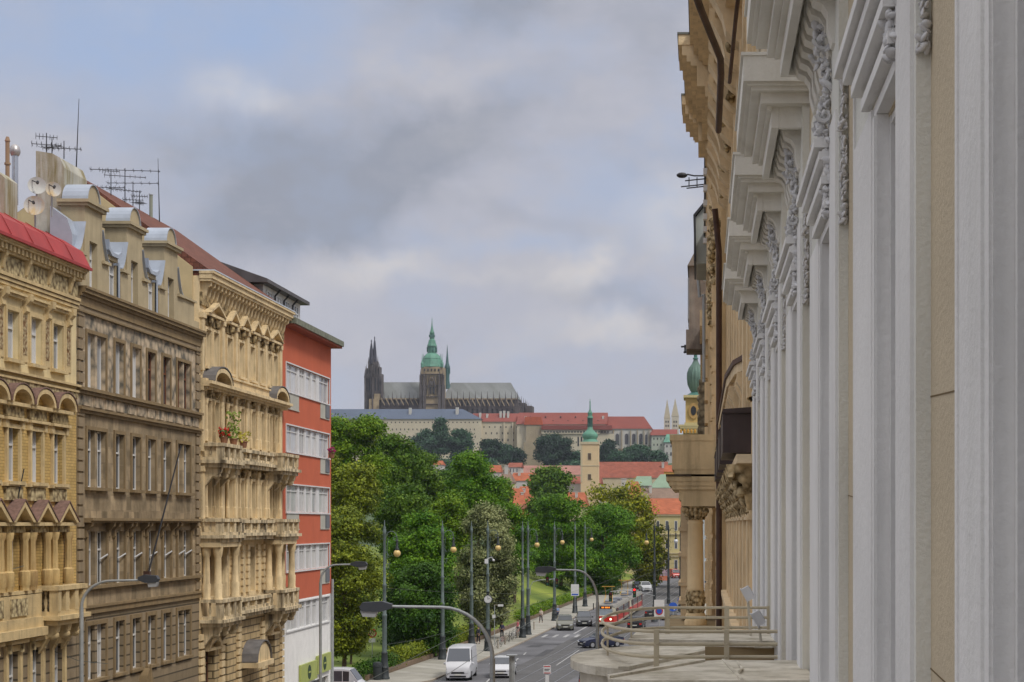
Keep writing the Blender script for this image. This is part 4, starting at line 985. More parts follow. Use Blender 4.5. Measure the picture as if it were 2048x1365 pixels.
# ---------------------------------------------------------------- tan house next door
WARMTAN = mat('warm_tan_stucco', (0.736, 0.569, 0.340), .9, .12, 1.2, .3, 18, stain=.45, stcol=(.22, .14, .05))
WARMTRIM = mat('warm_tan_moulding', (0.736, 0.583, 0.377), .85, .16, 2, .5, 16, stain=.45, stcol=(.24, .16, .07))
WARMREL = relief('warm_tan_carving', (0.677, 0.538, 0.322), (.13, .09, .04), 9)
def house_tan_right():
    ya, yb = 20.95, 41.4
    T = Thing('town_house', 'tan town house with brown metal hoods and a stepped cornice, just past the white house', 'building', (3, 31, 0))
    ops = [(23.2+2.25*k, 24.2+2.25*k) for k in range(8)]
    w = MB()
    def strip(e0, e1, op):
        y = ya
        if op:
            for a, b in ops: eb(w, .66, 1.05, y, a, e0, e1); y = b
        eb(w, .66, 1.05, y, yb, e0, e1)
    strip(-12.6, -9.8, False); strip(-9.8, -7.4, True); strip(-7.4, -5.8, False); strip(-5.8, -3.4, True); strip(-3.4, -1.6, False); strip(-1.6, .1, True); strip(.1, 2.6, False); strip(2.6, 5., True); strip(5., 9.4, False)
    T.part(w, 'wall', WARMTAN); T.part(MB().box(1.6, 12, ya, yb, 0, H+9.3), 'back_wall', WARMTAN)
    for a, b in ops:
        for e0, e1 in ((-5.8, -3.4), (-1.6, .1), (2.6, 5.)): window(T, a, b, H+e0, H+e1, d=.0, f0=.92, pane=PANEDARK)
    p = MB()
    for k in range(10):
        y = 21.0+2.25*k
        for i, (dx, wd) in enumerate(((.0, 1.25), (-.03, .9), (-.055, .5))): eb(p, .62+dx, .665, y+.1+i*.17, min(yb, y+.1+i*.17+wd), -1.6, .05); eb(p, .62+dx, .665, y+.1+i*.17, min(yb, y+.1+i*.17+wd), 1.6, 7.4)
        for i in range(3): eb(p, .545+.02*i, .665, y+.1, min(yb, y+1.5), .05+.04*i, .09+.04*i)
    eb(p, .45, .665, ya, yb, -1.72, -1.6); eb(p, .5, .665, ya, yb, -2.0, -1.72)
    T.part(p, 'pilaster', WARMTRIM)
    c = MB(); r2 = random.Random(8)
    for k in range(16):
        y = 21.6+1.22*k
        for j in range(5): c.ball((.60-.06*j*.9, y+r2.uniform(-.1, .1), H+.18+.11*j), .085, 1, 0, (.8, 1.5, .9), .25)
        c.prism([(.66, H+.75), (.30, H+.75), (.33, H+.62), (.5, H+.5), (.56, H+.2), (.66, H+.1)], 'y', y-.16, y+.16)
    T.part(c, 'carved_corbels', WARMREL, smooth=60)
    en = MB(); eb(en, .42, .66, ya, yb, .75, .86); T.part(en, 'string_course', WARMTRIM)
    hb = MB()
    for k in range(4):
        y = 23.0+4.4*k; eb(hb, .275, .695, y, y+2.7, .96+.0, 1.5); hb.prism([(.26, H+1.5), (.70, H+1.5), (.70, H+1.58), (.28, H+1.55)], 'y', y-.05, y+2.75)
    T.part(hb, 'metal_hood', mat('brown_black_sheet_metal', (.055, .042, .045), .45, .25, 2, .15, 12, stain=.3, stcol=(.12, .11, .11)))
    # cornice on S brackets with a brown metal cap, canted near end
    pts = [(.70, 23.3), (.60, 24.1), (.58, 25.2), (.46, 26.0), (.37, 28.5), (.35, yb), (.70, yb)]
    cap = MB(); cap.prism(pts, 'z', H+2.42, H+2.50); T.part(cap, 'cornice_cap', RUSTMETAL)
    cc = MB(); cc.prism([(min(.7, x+.03), y) for x, y in pts], 'z', H+2.28, H+2.42); cc.prism([(min(.7, x+.10), y) for x, y in pts], 'z', H+2.18, H+2.28); 
    y = 24.4
    while y < yb-.5:
        x = .50 if y < 26 else .42
        cc.prism([(.66, H+2.18), (x, H+2.18), (x-.01, H+2.05), (x+.05, H+1.95), (x+.09, H+1.85), (x+.08, H+1.75), (.6, H+1.66), (.66, H+1.6)], 'y', y, y+.45); y += 1.25
    T.part(cc, 'bracketed_cornice', WARMTRIM)
    # roof cornice: stepped silhouette against the sky
    r = MB()
    segs = [(ya, 33.0, -.24), (33.0, 34.9, -.47), (34.9, 37.7, -.375), (37.7, 39.5, -.455), (39.5, 40.6, -.26), (40.6, 41.4, -.02)]
    cap2 = MB()
    for a, b, x in segs:
        ed = ((0, 9.3, 9.5), (.07, 9.1, 9.3), (.16, 8.98, 9.1), (.24, 8.9, 8.98), (.36, 8.5, 8.9), (.52, 8.3, 8.5))
        for dx, z0, z1 in ed:
            if x+dx < .6: eb(r, x+dx, .66, a+.02*(dx > 0), b-.02*(dx > 0)+.0, z0, z1)
        eb(cap2, x-.02, .66, a-.02, b+.02, 9.5, 9.54)
    eb(r, .2, .66, ya, yb, 8.15, 8.3); eb(r, .35, .66, ya, yb, 7.9, 8.15)
    y = 26.
    while y < yb-.6:
        r.prism([(.66, H+8.3), (.12, H+8.3), (.10, H+8.15), (.2, H+8.0), (.3, H+7.8), (.36, H+7.55), (.5, H+7.4), (.66, H+7.3)], 'y', y, y+.5); y += 1.35
    T.part(r, 'roof_cornice', WARMTRIM); T.part(cap2, 'cornice_flashing', mat('dark_flashing', (.12, .125, .11), .6))
    d = MB(); r3 = random.Random(2)
    for k in range(60): d.ball((.40+.22*r3.random(), 26+15*r3.random(), H+7.5+.8*r3.random()), .09, 1, 0, (1, 1.4, 1), .25)
    T.part(d, 'carved_frieze', WARMREL, smooth=60)
    dp = MB(); dp.tube([P(1388, -20, 22.6), P(1402, 20, 23.4), P(1441, 118, 26), P(1442, 150, 26.6), P(1437, 262, 30)], .055, 8); T.part(dp, 'gutter_pipe', RUSTMETAL, smooth=60)
    dp = MB(); dp.tube([P(1478, -20, 22), P(1471, 40, 22.8), P(1459, 165, 26)], .03, 7); dp.tube([(.40, 41.2, H-2.6), (.40, 41.2, H+6.6), (.3, 41.0, H+7.6)], .072, 8); T.part(dp, 'downpipe', RUSTMETAL, smooth=60)
    rf = MB(); rf.prism([(.5, H+9.4), (.5, H+9.5), (6, H+11.4), (12, H+9.5), (12, H+9.4)], 'y', ya, yb); T.part(rf, 'roof', GREYSLATE)
house_tan_right()
# ---------------------------------------------------------------- second tan house with the column bay
def house_bay():
    ya, yb = 41.5, 63.5
    T = Thing('town_house', 'tan town house with a projecting bay carried on a stout carved column', 'building', (3, 52, 0))
    ops = [(51.0+2.6*k, 52.2+2.6*k) for k in range(4)]
    w = MB()
    def strip(e0, e1, op):
        y = ya
        if op:
            for a, b in ops: eb(w, .45, .85, y, a, e0, e1); y = b
        eb(w, .45, .85, y, yb, e0, e1)
    strip(-12.6, -5.8, False); strip(-5.8, -3.4, True); strip(-3.4, -1.9, False); strip(-1.9, .5, True); strip(.5, 3.2, False); strip(3.2, 5.4, True); strip(5.4, 9.3, False)
    T.part(w, 'wall', WARMTAN); T.part(MB().box(1.4, 12, ya, yb, 0, H+9.3), 'back_wall', WARMTAN)
    for a, b in ops:
        for e0, e1 in ((-5.8, -3.4), (-1.9, .5), (3.2, 5.4)): window(T, a, b, H+e0, H+e1, d=.0, f0=.7, pane=PANEDARK)
    q = MB(); e = -3.0
    while e < 7.2:
        eb(q, .27, .46, 50.0, 50.7, e, e+.55); eb(q, .30, .46, 50.02, 50.68, e+.55, e+.68)
        eb(q, .27, .46, 62.6, 63.4, e, e+.55)
        eb(q, .33, .46, ya+.1, ya+1.2, e, e+.58); e += .68
    T.part(q, 'rusticated_pilaster', WARMTRIM)
    c = MB(); y = 42.2
    for a, z0, z1 in ((.1, 9.1, 9.35), (.17, 8.95, 9.1), (.3, 8.3, 8.95)): eb(c, a, .46, ya, yb, z0, z1)
    tb = MB()
    while y < yb-.6:
        c.prism([(.46, H+8.5), (.13, H+8.5), (.12, H+8.3), (.2, H+8.1), (.26, H+7.8), (.3, H+7.5), (.46, H+7.3)], 'y', y, y+.8)
        eb(tb, .02, .14, y+.9, y+1.15, 8.86, 9.02); y += 2.1
    T.part(c, 'roof_cornice', WARMTRIM); T.part(tb, 'gutter_bracket', WHITEPAINT)
    g = MB(); eb(g, .04, .12, ya, yb, 9.35, 9.45); T.part(g, 'gutter', DARKMETAL)
    d = MB(); r3 = random.Random(12)
    for k in range(90): d.ball((.24+.16*r3.random(), ya+.3+21*r3.random(), H+7.0+1.2*r3.random()), .12, 1, 0, (1, 1.4, 1), .25)
    for e in (1.6, 2.4): 
        for k in range(20): d.ball((.36+.06*r3.random(), 51+12*r3.random(), H+e+.3*r3.random()), .12, 1, 0, (1, 1.4, 1), .25)
    T.part(d, 'carved_frieze', WARMREL, smooth=60)
    # the bay
    b = MB(); Y0, Y1 = 44.6, 49.6
    for (x, z0, z1) in ((-.80, 1.42, 2.18), (-.86, 2.18, 2.34), (-.74, 1.30, 1.42), (-.95, 1.12, 1.24), (-.88, 1.0, 1.12), (-.80, .9, 1.0), (-.62, .62, .9), (-.56, .46, .62)):
        eb(b, x, .44, Y0-(.62+x if x < -.62 else 0)*-.25, Y1, z0, z1)
    T.part(b, 'bay_entablature', mat('sooty_tan_stone', (0.619, 0.492, 0.305), .88, .16, 1.3, .4, 14, stain=.55, stcol=(.16, .12, .07)))
    b2_ = MB(); eb(b2_, -.96, -.3, Y0-.1, Y1, 1.24, 1.30); T.part(b2_, 'sooty_edge', mat('soot_crust', (.07, .055, .04), .95, .4, 5, .8, 12))
    co = MB(); cx, cy, r = -.185, 45.0, .218
    co.lathe([(r*1.35, -2.67), (r*1.35, -2.56), (r*1.2, -2.52), (r*1.25, -2.42), (r*1.1, -2.36)], (cx, cy, H), 20)
    co.lathe([(r*1.0, -1.76), (r*1.06, -1.72), (r, -1.68), (r*.98, -1.0), (r*.9, -.02), (r*.97, .0), (r*.97, .05), (r*.88, .07), (r*.9, .12)], (cx, cy, H), 20)
    co2 = T.part(co, 'column_shaft', WARMTAN, smooth=40)
    dr = MB(); dr.lathe([(r*1.08, -2.36), (r*1.12, -2.3), (r*1.1, -1.8), (r*1.05, -1.76)], (cx, cy, H), 20)
    for k in range(70):
        a = r3.uniform(0, 2*pi); dr.ball((cx+cos(a)*r*1.08, cy+sin(a)*r*1.08, H-2.33+.54*r3.random()), .035, 1, 0, (1, 1, 1.3), .2)
    T.part(dr, 'carved_drum', WARMREL, parent=co2, smooth=50)
    cp = MB(); cp.lathe([(r*.92, .12), (r*1.25, .38), (r*1.5, .42), (r*1.5, .46)], (cx, cy, H), 16)
    for k in range(16):
        a = 2*pi*k/16
        for j in range(3): cp.ball((cx+cos(a)*r*(1.0+.18*j), cy+sin(a)*r*(1.0+.18*j), H+.16+.09*j), .05+.008*j, 1, 0, (1, 1, 1.2))
    for sx in (-1, 1):
        for sy in (-1, 1): cp.cyl((cx+sx*.27, cy+sy*.27-.05, H+.36), (cx+sx*.27, cy+sy*.27+.05, H+.36), .08, n=12)
    T.part(cp, 'column_capital', WARMREL, parent=co2, smooth=50)
    pi2 = MB(); eb(pi2, -.60, -.40, 46.6, 49.4, -2.6, .46)
    for e in (-2.2, -1.7, -.9, -.2): eb(pi2, -.66, -.38, 46.55, 49.4, e, e+.1)
    T.part(pi2, 'bay_pier', WARMTRIM)
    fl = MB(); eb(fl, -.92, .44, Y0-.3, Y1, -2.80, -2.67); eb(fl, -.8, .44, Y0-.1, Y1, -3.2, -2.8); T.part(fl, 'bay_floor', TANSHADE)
    un = MB(); eb(un, -.7, .44, Y0, Y1, -12.5, -3.2); T.part(un, 'bay_base', WARMTAN)
    rf = MB(); rf.prism([(.5, H+9.3), (.5, H+9.4), (6, H+11), (12, H+9.4), (12, H+9.3)], 'y', ya, yb); T.part(rf, 'roof', GREYSLATE)
house_bay()
# dormer cabins above and beyond
T = Thing('roof_dormer', 'grey metal clad roof dormer perched over the tan cornice', 'dormer', (0, 57, H+8.4))
m = MB(); m.prism([(-.20, H+8.45), (.5, H+8.45), (.5, H+10.6), (.05, H+10.3), (-.22, H+9.95)], 'y', 55.2, 59.0); T.part(m, 'body', mat('pale_grey_dormer', (.33, .35, .33), .6, .1, stain=.3))
m = MB(); m.prism([(-.26, H+9.95), (.05, H+10.32), (.5, H+10.65), (.5, H+10.72), (.03, H+10.4), (-.30, H+10.0)], 'y', 55., 59.2); m.box(-.28, -.22, 55, 59.2, H+8.5, H+9.98); T.part(m, 'roof_edge', DARKMETAL)
m = MB(); m.tube([(-.15, 60, H+8.6), (-.1, 60, H+8.0), (.05, 60, H+8.1), (.05, 60, H+5.0)], .06, 6); T.part(m, 'downpipe', POLEGREY)
T = Thing('hanging_lamp', 'dark lamp on a ladder-like bracket sticking out from the tan cornice', 'lamp', P(1418, 355, 46))
m = MB(); m.tube([P(1420, 352, 46), P(1388, 352, 46), P(1374, 349, 46)], .02, 6); 
for v0, v1, u0 in ((357, 362, 1370), (368, 374, 1362), (372, 377, 1373)): m.tube([P(1420, v0, 46), P(u0, v1, 46)], .018, 5)
for u in (1378, 1394): m.tube([P(u, 355, 46), P(u, 374, 46)], .015, 5)
T.part(m, 'bracket', DARKMETAL)
m = MB(); c = P(1364, 351, 46); m.ball(c, .14, 1, 0, (1.1, .8, .55)); T.part(m, 'lamp_head', DARKMETAL, smooth=60)
def house_far_right():
    ya, yb = 63.6, 96
    T = Thing('town_house', 'farthest tan town house of the right row with a brown timber bay under the eaves', 'building', (3, 80, 0))
    w = MB(); eb(w, .2, 12, ya, yb, -12.6, 8.0); T.part(w, 'wall', WARMTAN)
    b = MB(); eb(b, -.55, .2, 70, 78, 8.0, 10.6); b.prism([(-.62, H+10.6), (.2, H+10.6), (.2, H+11.7), (-.2, H+11.4)], 'y', 69.8, 78.2); eb(b, -.68, .2, 70, 72.5, 7.2, 8.0)
    T.part(b, 'timber_bay', mat('weathered_brown_timber', (.16, .13, .11), .85, .3, 2, .3, 10, stain=.5, stcol=(.3, .28, .25)))
    for k in range(3): window(T, 70.5+2.3*k, 72+2.3*k, H+8.5, H+10.2, d=0, f0=-.56, pane=PANE)
    s = MB(); s.tube([P(1362, 694, 74), P(1402, 692, 74)], .04, 5); s.tube([P(1367, 705, 74), P(1402, 702, 74)], .04, 5); s.tube([P(1370, 690, 74), P(1370, 707, 74)], .04, 5); T.part(s, 'iron_bracket', DARKMETAL)
    c = MB()
    for x, z0, z1 in ((-.1, 7.4, 8.0), (.0, 6.9, 7.4)): eb(c, x, .2, ya, yb, z0, z1)
    e = -3.
    while e < 6.5: eb(c, .08, .2, 64, 66, e, e+.7); e += .85
    T.part(c, 'stone_trim', WARMTRIM)
    o = MB(); r3 = random.Random(3)
    for k in range(40): o.ball((-.1+.2*r3.random(), 66+6*r3.random(), H+3.4+2.0*r3.random()), .14, 1, 0, (1, 1, 1.3), .25)
    eb(o, -.14, .2, 66, 72, 3.3, 5.6)
    T.part(o, 'weathered_carving', relief('grey_tan_carving', (.34, .29, .2), (.12, .1, .07), 6), smooth=60)
house_far_right()
# ================================================================ GROUND, ROAD, PAVEMENT
KLY = [-20, 108, 109, 129, 140, 152, 165, 205, 256, 310, 363, 430, 520]; KLX = [-20.9, -20.9, -21.0, -21.8, -21.1, -20.3, -19.4, -17.7, -15.7, -13.4, -10.7, -6., 2.]
KRY = [-20, 100, 165, 205, 256, 310, 363, 430, 520]; KRX = [-3.8, -3.6, -3.2, -2.6, -1.2, .8, 3.6, 8.5, 17.]
def kl(y): return float(np.interp(y, KLY, KLX))
def kr(y): return float(np.interp(y, KRY, KRX))
def sst(t): t = min(1, max(0, t)); return t*t*(3-2*t)
def hillz(x, y):
    z = 52*sst((y-800)/380)
    z += 4*sin(x*.011+1)*sst((y-800)/300)
    z -= 30*sst((x-60)/500)*sst((y-800)/300)*0
    return z
def park_z(x, y):
    d = kl(y)-4.9-x
    return .1+min(7.5, .36*max(0, d-.3))*sst((y-150)/90)*(1-sst((y-360)/80))+.02*sin(x*1.7)*cos(y*.9)
ASPH = mat('worn_asphalt', (.115, .115, .125), .85, .42, .16, .3, 30, stain=.5, stcol=(.16, .158, .16))
SETTS = mat('granite_sett_paving', (.13, .128, .13), .8, .15, .6, .4, 12, courses=(.8, .8, .7))
PAVE = mat('pale_mosaic_pavement', (.33, .315, .28), .85, .15, .5, .3, 8, courses=(1.5, 1.5, .85))
KERB = mat('granite_kerb', (.30, .26, .21), .8, .15, 3)
GRASS = mat('mown_lawn', (.12, .18, .02), .9, .35, .12, .8, 6, col2=(.24, .25, .04))
SOIL = mat('town_ground', (.16, .13, .09), .95, .3, .05, .5, 1)
HILLG = mat('wooded_hill_ground', (.055, .085, .035), .95, .4, .02, .8, .3)
def sheet(name, xs, ys, fz, m, kind='structure', smooth=True):
    vs = [(x, y, fz(x, y)) for y in ys for x in xs]; nx = len(xs)
    fs = [(j*nx+i, j*nx+i+1, (j+1)*nx+i+1, (j+1)*nx+i) for j in range(len(ys)-1) for i in range(nx-1)]
    o = MB().add(vs, fs).build(name, m, smooth=180, normals=False); o['kind'] = kind; return o
sheet('ground', [-9000, -3000, -1000, -300, -100, 0, 100, 300, 1000, 3000, 9000], [-500, 0, 500, 1000, 2000, 5000, 16000], lambda x, y: -.06, SOIL)
sheet('hill', list(np.arange(-900, 901, 30.)), list(np.arange(770, 1900, 30.)), lambda x, y: hillz(x, y)-.5 if abs(x) < 880 else -6, HILLG)
def strip(name, ys, fa, fb_, z, m, kind='structure'):
    vs = []; 
    for y in ys: vs += [(fa(y), y, z), (fb_(y), y, z)]
    fs = [(2*i, 2*i+1, 2*i+3, 2*i+2) for i in range(len(ys)-1)]
    o = MB().add(vs, fs).build(name, m, normals=False); o['kind'] = kind; return o
YS = sorted(set(list(np.arange(-20, 521, 6.))+KLY+KRY))
strip('road', YS, lambda y: kl(y)-.05, lambda y: kr(y)+.05, 0., ASPH)
o = MB().add([(-90, 108.5, -.004), (-20.8, 108.5, -.004), (-20.8, 131, -.004), (-90, 131, -.004)], [(0, 1, 2, 3)]).build('side_road', ASPH, normals=False); o['kind'] = 'structure'
# paved tram strip
strip('tram_track_bed', [y for y in YS if y >= 60], lambda y: kl(y)+4.2, lambda y: kl(y)+10.8, .004, SETTS)
RAIL = mat('tram_rail_steel', (.20, .20, .21), .35, .2, 3, metal=.6)
mb = MB()
for off in (5.28, 6.72, 8.38, 9.82):
    for a, b in zip([y for y in YS if y >= 60][:-1], [y for y in YS if y >= 60][1:]):
        mb.quad((kl(a)+off-.05, a, .009), (kl(a)+off+.05, a, .009), (kl(b)+off+.05, b, .009), (kl(b)+off-.05, b, .009))
o = mb.build('tram_rails', RAIL, normals=False); o['kind'] = 'structure'
def pavement(name, ys, fo, fi, sgn):
    """slab between kerb line fo and inner edge fi, with a kerb stone of its own"""
    m = MB(); k = MB()
    for a, b in zip(ys[:-1], ys[1:]):
        A, B = fo(a)-sgn*.16, fo(b)-sgn*.16
        m.add([(A, a, -.05), (fi(a), a, -.05), (fi(b), b, -.05), (B, b, -.05), (A, a, .125), (fi(a), a, .125), (fi(b), b, .125), (B, b, .125)], [(4, 5, 6, 7), (0, 1, 5, 4), (3, 2, 6, 7), (0, 4, 7, 3), (1, 5, 6, 2)])
        k.add([(fo(a), a, -.05), (A, a, -.05), (B, b, -.05), (fo(b), b, -.05), (fo(a), a, .14), (A, a, .14), (B, b, .14), (fo(b), b, .14)], [(4, 5, 6, 7), (0, 4, 7, 3), (1, 5, 6, 2), (0, 1, 5, 4), (3, 2, 6, 7)])
    o = m.build(name, PAVE); o['kind'] = 'structure'; o2 = k.build('kerb', KERB); o2['kind'] = 'structure'
pavement('pavement', [-20, 60, 108.4], kl, lambda y: F0, 1)
def klc(y): return kl(y)-(3.2*(1-((min(y, 134.5)-129.5)/5))**2)
py = [129.5, 130.3, 131.3, 132.5, 134.5]+[y for y in YS if y > 134.5 and y < 515]
pavement('pavement', py, klc, lambda y: kl(y)-4.9, 1)
pavement('pavement', [y for y in YS if y < 515], kr, lambda y: max(kr(y)+4.2, .62), -1)
pavement('pavement', [129.5, 131.], lambda y: -26.6, lambda y: -80, 1)
# park
px_ = [-.2, .3, 1, 2, 3, 4.5, 6, 8, 10, 13, 16, 20, 25, 32, 42, 60]
pys = list(np.arange(130, 440, 4.))
vs = [(kl(y)-4.9-d, y, park_z(kl(y)-4.9-d, y)+(.0 if d > 0 else -.1)) for y in pys for d in px_]; n_ = len(px_)
fs = [(j*n_+i, (j+1)*n_+i, (j+1)*n_+i+1, j*n_+i+1) for j in range(len(pys)-1) for i in range(n_-1)]
PARKM = mat('park_ground', (.07, .13, .015), .95, .3, .08, .8, 5, col2=(.16, .19, .03))
o = MB().add(vs, fs).build('park_lawn', PARKM, smooth=180); o['kind'] = 'structure'
# border kerb wall of the park
mb = MB()
for a, b in zip(py[4:-1], py[5:]):
    if b > 400: break
    A, B = kl(a)-4.95, kl(b)-4.95
    mb.add([(A, a, 0), (A-.3, a, 0), (B-.3, b, 0), (B, b, 0), (A, a, .5), (A-.3, a, .5), (B-.3, b, .5), (B, b, .5)], [(4, 5, 6, 7), (0, 4, 7, 3), (1, 5, 6, 2), (0, 1, 5, 4), (3, 2, 6, 7)])
T = Thing('low_wall', 'low brownish stone wall bordering the park along the pavement', 'wall', (kl(200)-5, 200, 0)); T.part(mb, 'masonry', mat('brownish_low_wall', (.17, .12, .08), .9, .2, 1))
# lawn path with pale rail
mb = MB(); pp = [P(1068, 1190, 262), P(1078, 1196, 262), P(1095, 1203, 262), P(1112, 1208, 262)]
LW = mat('road_line_paint', (.33, .33, .33), .7, .3, 1.5)
mk = MB()
def stripe(x0, y0, x1, y1, w):
    d = Vector((x1-x0, y1-y0, 0)).normalized(); n = Vector((-d.y, d.x, 0))*w/2
    mk.quad((x0-n.x, y0-n.y, .013), (x0+n.x, y0+n.y, .013), (x1+n.x, y1+n.y, .013), (x1-n.x, y1-n.y, .013))
for a, b in ((193, 200), (200, 208), (208, 218), (218, 240), (240, 256), (256, 290), (290, 330)): stripe(kl(a)+3.6, a, kl(b)+3.6, b, .22)
for k in range(4): stripe(kl(188)+.8+k*.75*1.6, 187, kl(190)+.8+k*.75*1.6+.05, 191.5, .4)
for k in range(7): stripe(kl(150)+3.4, 120+k*7, kl(150)+3.3, 123+k*7, .14)
stripe(kl(205)+3.4, 212, kl(205)+1.6, 212.4, .4); stripe(-12.9, 150, -12.2, 168, .12)
o = mk.build('road_marking', LW, normals=False); o['kind'] = 'structure'

# ================================================================ STREET POLES
GLOBE_Y = mat('amber_glass_globe', (.62, .44, .16), .25, .1, 2, spec=.6); GLOBE_W = mat('white_glass_globe', (.55, .57, .62), .25, .08, 2, spec=.6)
def ornate_pole(pm, gm, dark, lamp=True, side=1, clock=False):
    T = Thing('street_lamp' if lamp else 'catenary_pole', 'x', 'street lamp' if lamp else 'pole', (0, 0, 0))
    m = MB(); m.lathe([(.42, 0), (.42, .18), (.36, .25), (.33, .9), (.36, .95), (.30, 1.05), (.24, 2.0), (.27, 2.08), (.22, 2.2)], (0, 0, .12), 12); T.part(m, 'base', POLEDARK, smooth=40)
    m = MB(); m.lathe([(.19, 2.2), (.18, 5.1), (.21, 5.15), (.21, 5.25), (.15, 5.35), (.135, 7.5), (.165, 7.55), (.165, 7.68), (.115, 7.75), (.10, 11.6), (.13, 11.65), (.14, 12.0), (.09, 12.1), (.11, 12.2), (.04, 12.35), (.03, 12.75), (.005, 12.8)], (0, 0, 0), 12); T.part(m, 'shaft', pm, smooth=40)
    if lamp:
        s = side; m = MB()
        arc = [(s*(.55-.45*cos(t)), 0, 11.35+.55*sin(t)) for t in np.linspace(-.3, pi*.98, 14)]
        m.tube(arc, .028, 6); m.tube([(s*1.0, 0, 11.4), (s*.92, 0, 11.15), (s*.75, 0, 11.2), (s*.72, 0, 11.4), (s*.84, 0, 11.5), (s*.95, 0, 11.42)], .02, 5)
        m.tube([(s*.12, 0, 9.3), (s*.22, 0, 9.9), (s*.2, 0, 10.6), (s*.3, 0, 11.3)], .022, 5); m.tube([(s*.1, 0, 10.3), (s*.4, 0, 9.9), (s*.6, 0, 10.0), (s*.55, 0, 10.2)], .018, 5)
        m.cyl((s*.1, 0, 9.35), (s*.5, 0, 9.3), .02, n=5); m.tube([(s*.3, 0, 9.3), (s*.38, 0, 9.0), (s*.25, 0, 8.9), (s*.2, 0, 9.1)], .018, 5)
        T.part(m, 'scroll_bracket', pm, smooth=60)
        m = MB(); m.lathe([(.15, 10.38), (.17, 10.5), (.1, 10.62), (.085, 11.1), (.12, 11.14), (.04, 11.25), (.03, 11.4)], (s*1.0, 0, 0), 10); T.part(m, 'lantern_cap', POLEDARK, smooth=40)
        m = MB(); m.ball((s*1.0, 0, 10.14), .29, 2); T.part(m, 'globe', gm, smooth=180)
    return T.o
protoA = ornate_pole(POLEGREEN, GLOBE_Y, False); protoB = ornate_pole(POLEGREEN, GLOBE_Y, False, lamp=False)
protoC = ornate_pole(POLEDARK, GLOBE_W, True, side=1); protoD = ornate_pole(POLEDARK, GLOBE_Y, True, side=-1)
def gp(u, v): Y = H*F/(v-V0); return (PX(u, Y), Y, 0)
first = {}
def put(proto, u, v, lab, group, rz=0):
    o = proto if proto not in first else copy_tree(proto); first[proto] = 1
    x, y, z = gp(u, v); place(o, (x, y, 0), rz, lab, group); return o
G1 = 'green lamp posts along the park pavement'; G2 = 'tram wire poles without lamps'; G3 = 'dark lamp posts on the right pavement'
put(protoA, 769, 1362, 'nearest green lamp post with an amber globe, beside the litter bin', G1)
put(protoA, 885, 1322, 'green lamp post rising behind the white delivery van', G1)
put(protoB, 943, 1292, 'slim pole in front of the silvery linden tree, without a lamp', G2)
POLE_CLOCK = put(protoA, 975.5, 1305, 'green lamp post carrying a round clock', G1)
put(protoB, 1045, 1278, 'left pole of the close pair next to the parked bicycles', G2)
put(protoA, 1056, 1272, 'right pole of the close pair, with an amber globe', G1)
put(protoA, 1109, 1244, 'green lamp post beside the person in light blue', G1)
put(protoB, 1150, 1228, 'pole with a square white panel half way up', G2)
put(protoA, 1170, 1215, 'lamp post just left of the tram, with a small pale globe', G1)
put(protoA, 1203, 1189, 'farthest lamp post of the park side, behind the tram nose', G1)
put(protoD, 1309, 1246, 'dark lamp post with an amber globe on its left arm', G3)
put(protoC, 1337, 1232, 'dark pole with a white globe, in front of the cream building', G3)
put(protoC, 1361, 1226, 'dark pole next to the carved column', G3)
# things mounted on poles
def disc(T, c, r, m, name, t=.06, n=20, parent=None):
    b = MB(); b.cyl((c[0], c[1]-t, c[2]), (c[0], c[1]+t, c[2]), r, n=n); return T.part(b, name, m, parent=parent)
c = P(976, 1199, 163.8); T = Thing('street_clock', 'round white faced clock on the green lamp post', 'clock', c)
b = MB(); b.cyl((c.x, c.y-.12, c.z), (c.x, c.y+.12, c.z), .42, n=24); T.part(b, 'case', POLEDARK); disc(T, (c.x, c.y-.125, c.z), .36, mat('clock_face_white', (.62, .62, .62), .5, .03), 'face', .01)
b = MB(); b.box(c.x-.015, c.x+.015, c.y-.15, c.y-.14, c.z, c.z+.28); b.prism([(c.x, c.z-.02), (c.x+.2, c.z+.1), (c.x+.19, c.z+.13), (c.x-.01, c.z+.01)], 'y', c.y-.15, c.y-.14)
for k in range(12): a = k*pi/6; b.box(c.x+sin(a)*.3-.012, c.x+sin(a)*.3+.012, c.y-.15, c.y-.14, c.z+cos(a)*.3-.02, c.z+cos(a)*.3+.02)
T.part(b, 'hands_and_marks', BLACK)
b = MB(); b.cyl((c.x, c.y, c.z+.4), (c.x, c.y, c.z+.75), .1, .2, 10); T.part(b, 'bracket', POLEDARK)
c = P(973, 1123, 164.6); T = Thing('traffic_camera', 'white camera box on the clock post', 'camera', c); b = MB(); b.box(c.x-.15, c.x+.15, c.y-.2, c.y+.05, c.z-.22, c.z+.22); T.part(b, 'box', WHITEPAINT)
b = MB(); b.tube([(c.x+.1, c.y, c.z+.25), (c.x+.5, c.y, c.z+.4), (c.x+.65, c.y, c.z+.2)], .03, 5); b.ball((c.x+.68, c.y, c.z+.1), .12, 1); T.part(b, 'camera_head', WHITEPAINT)
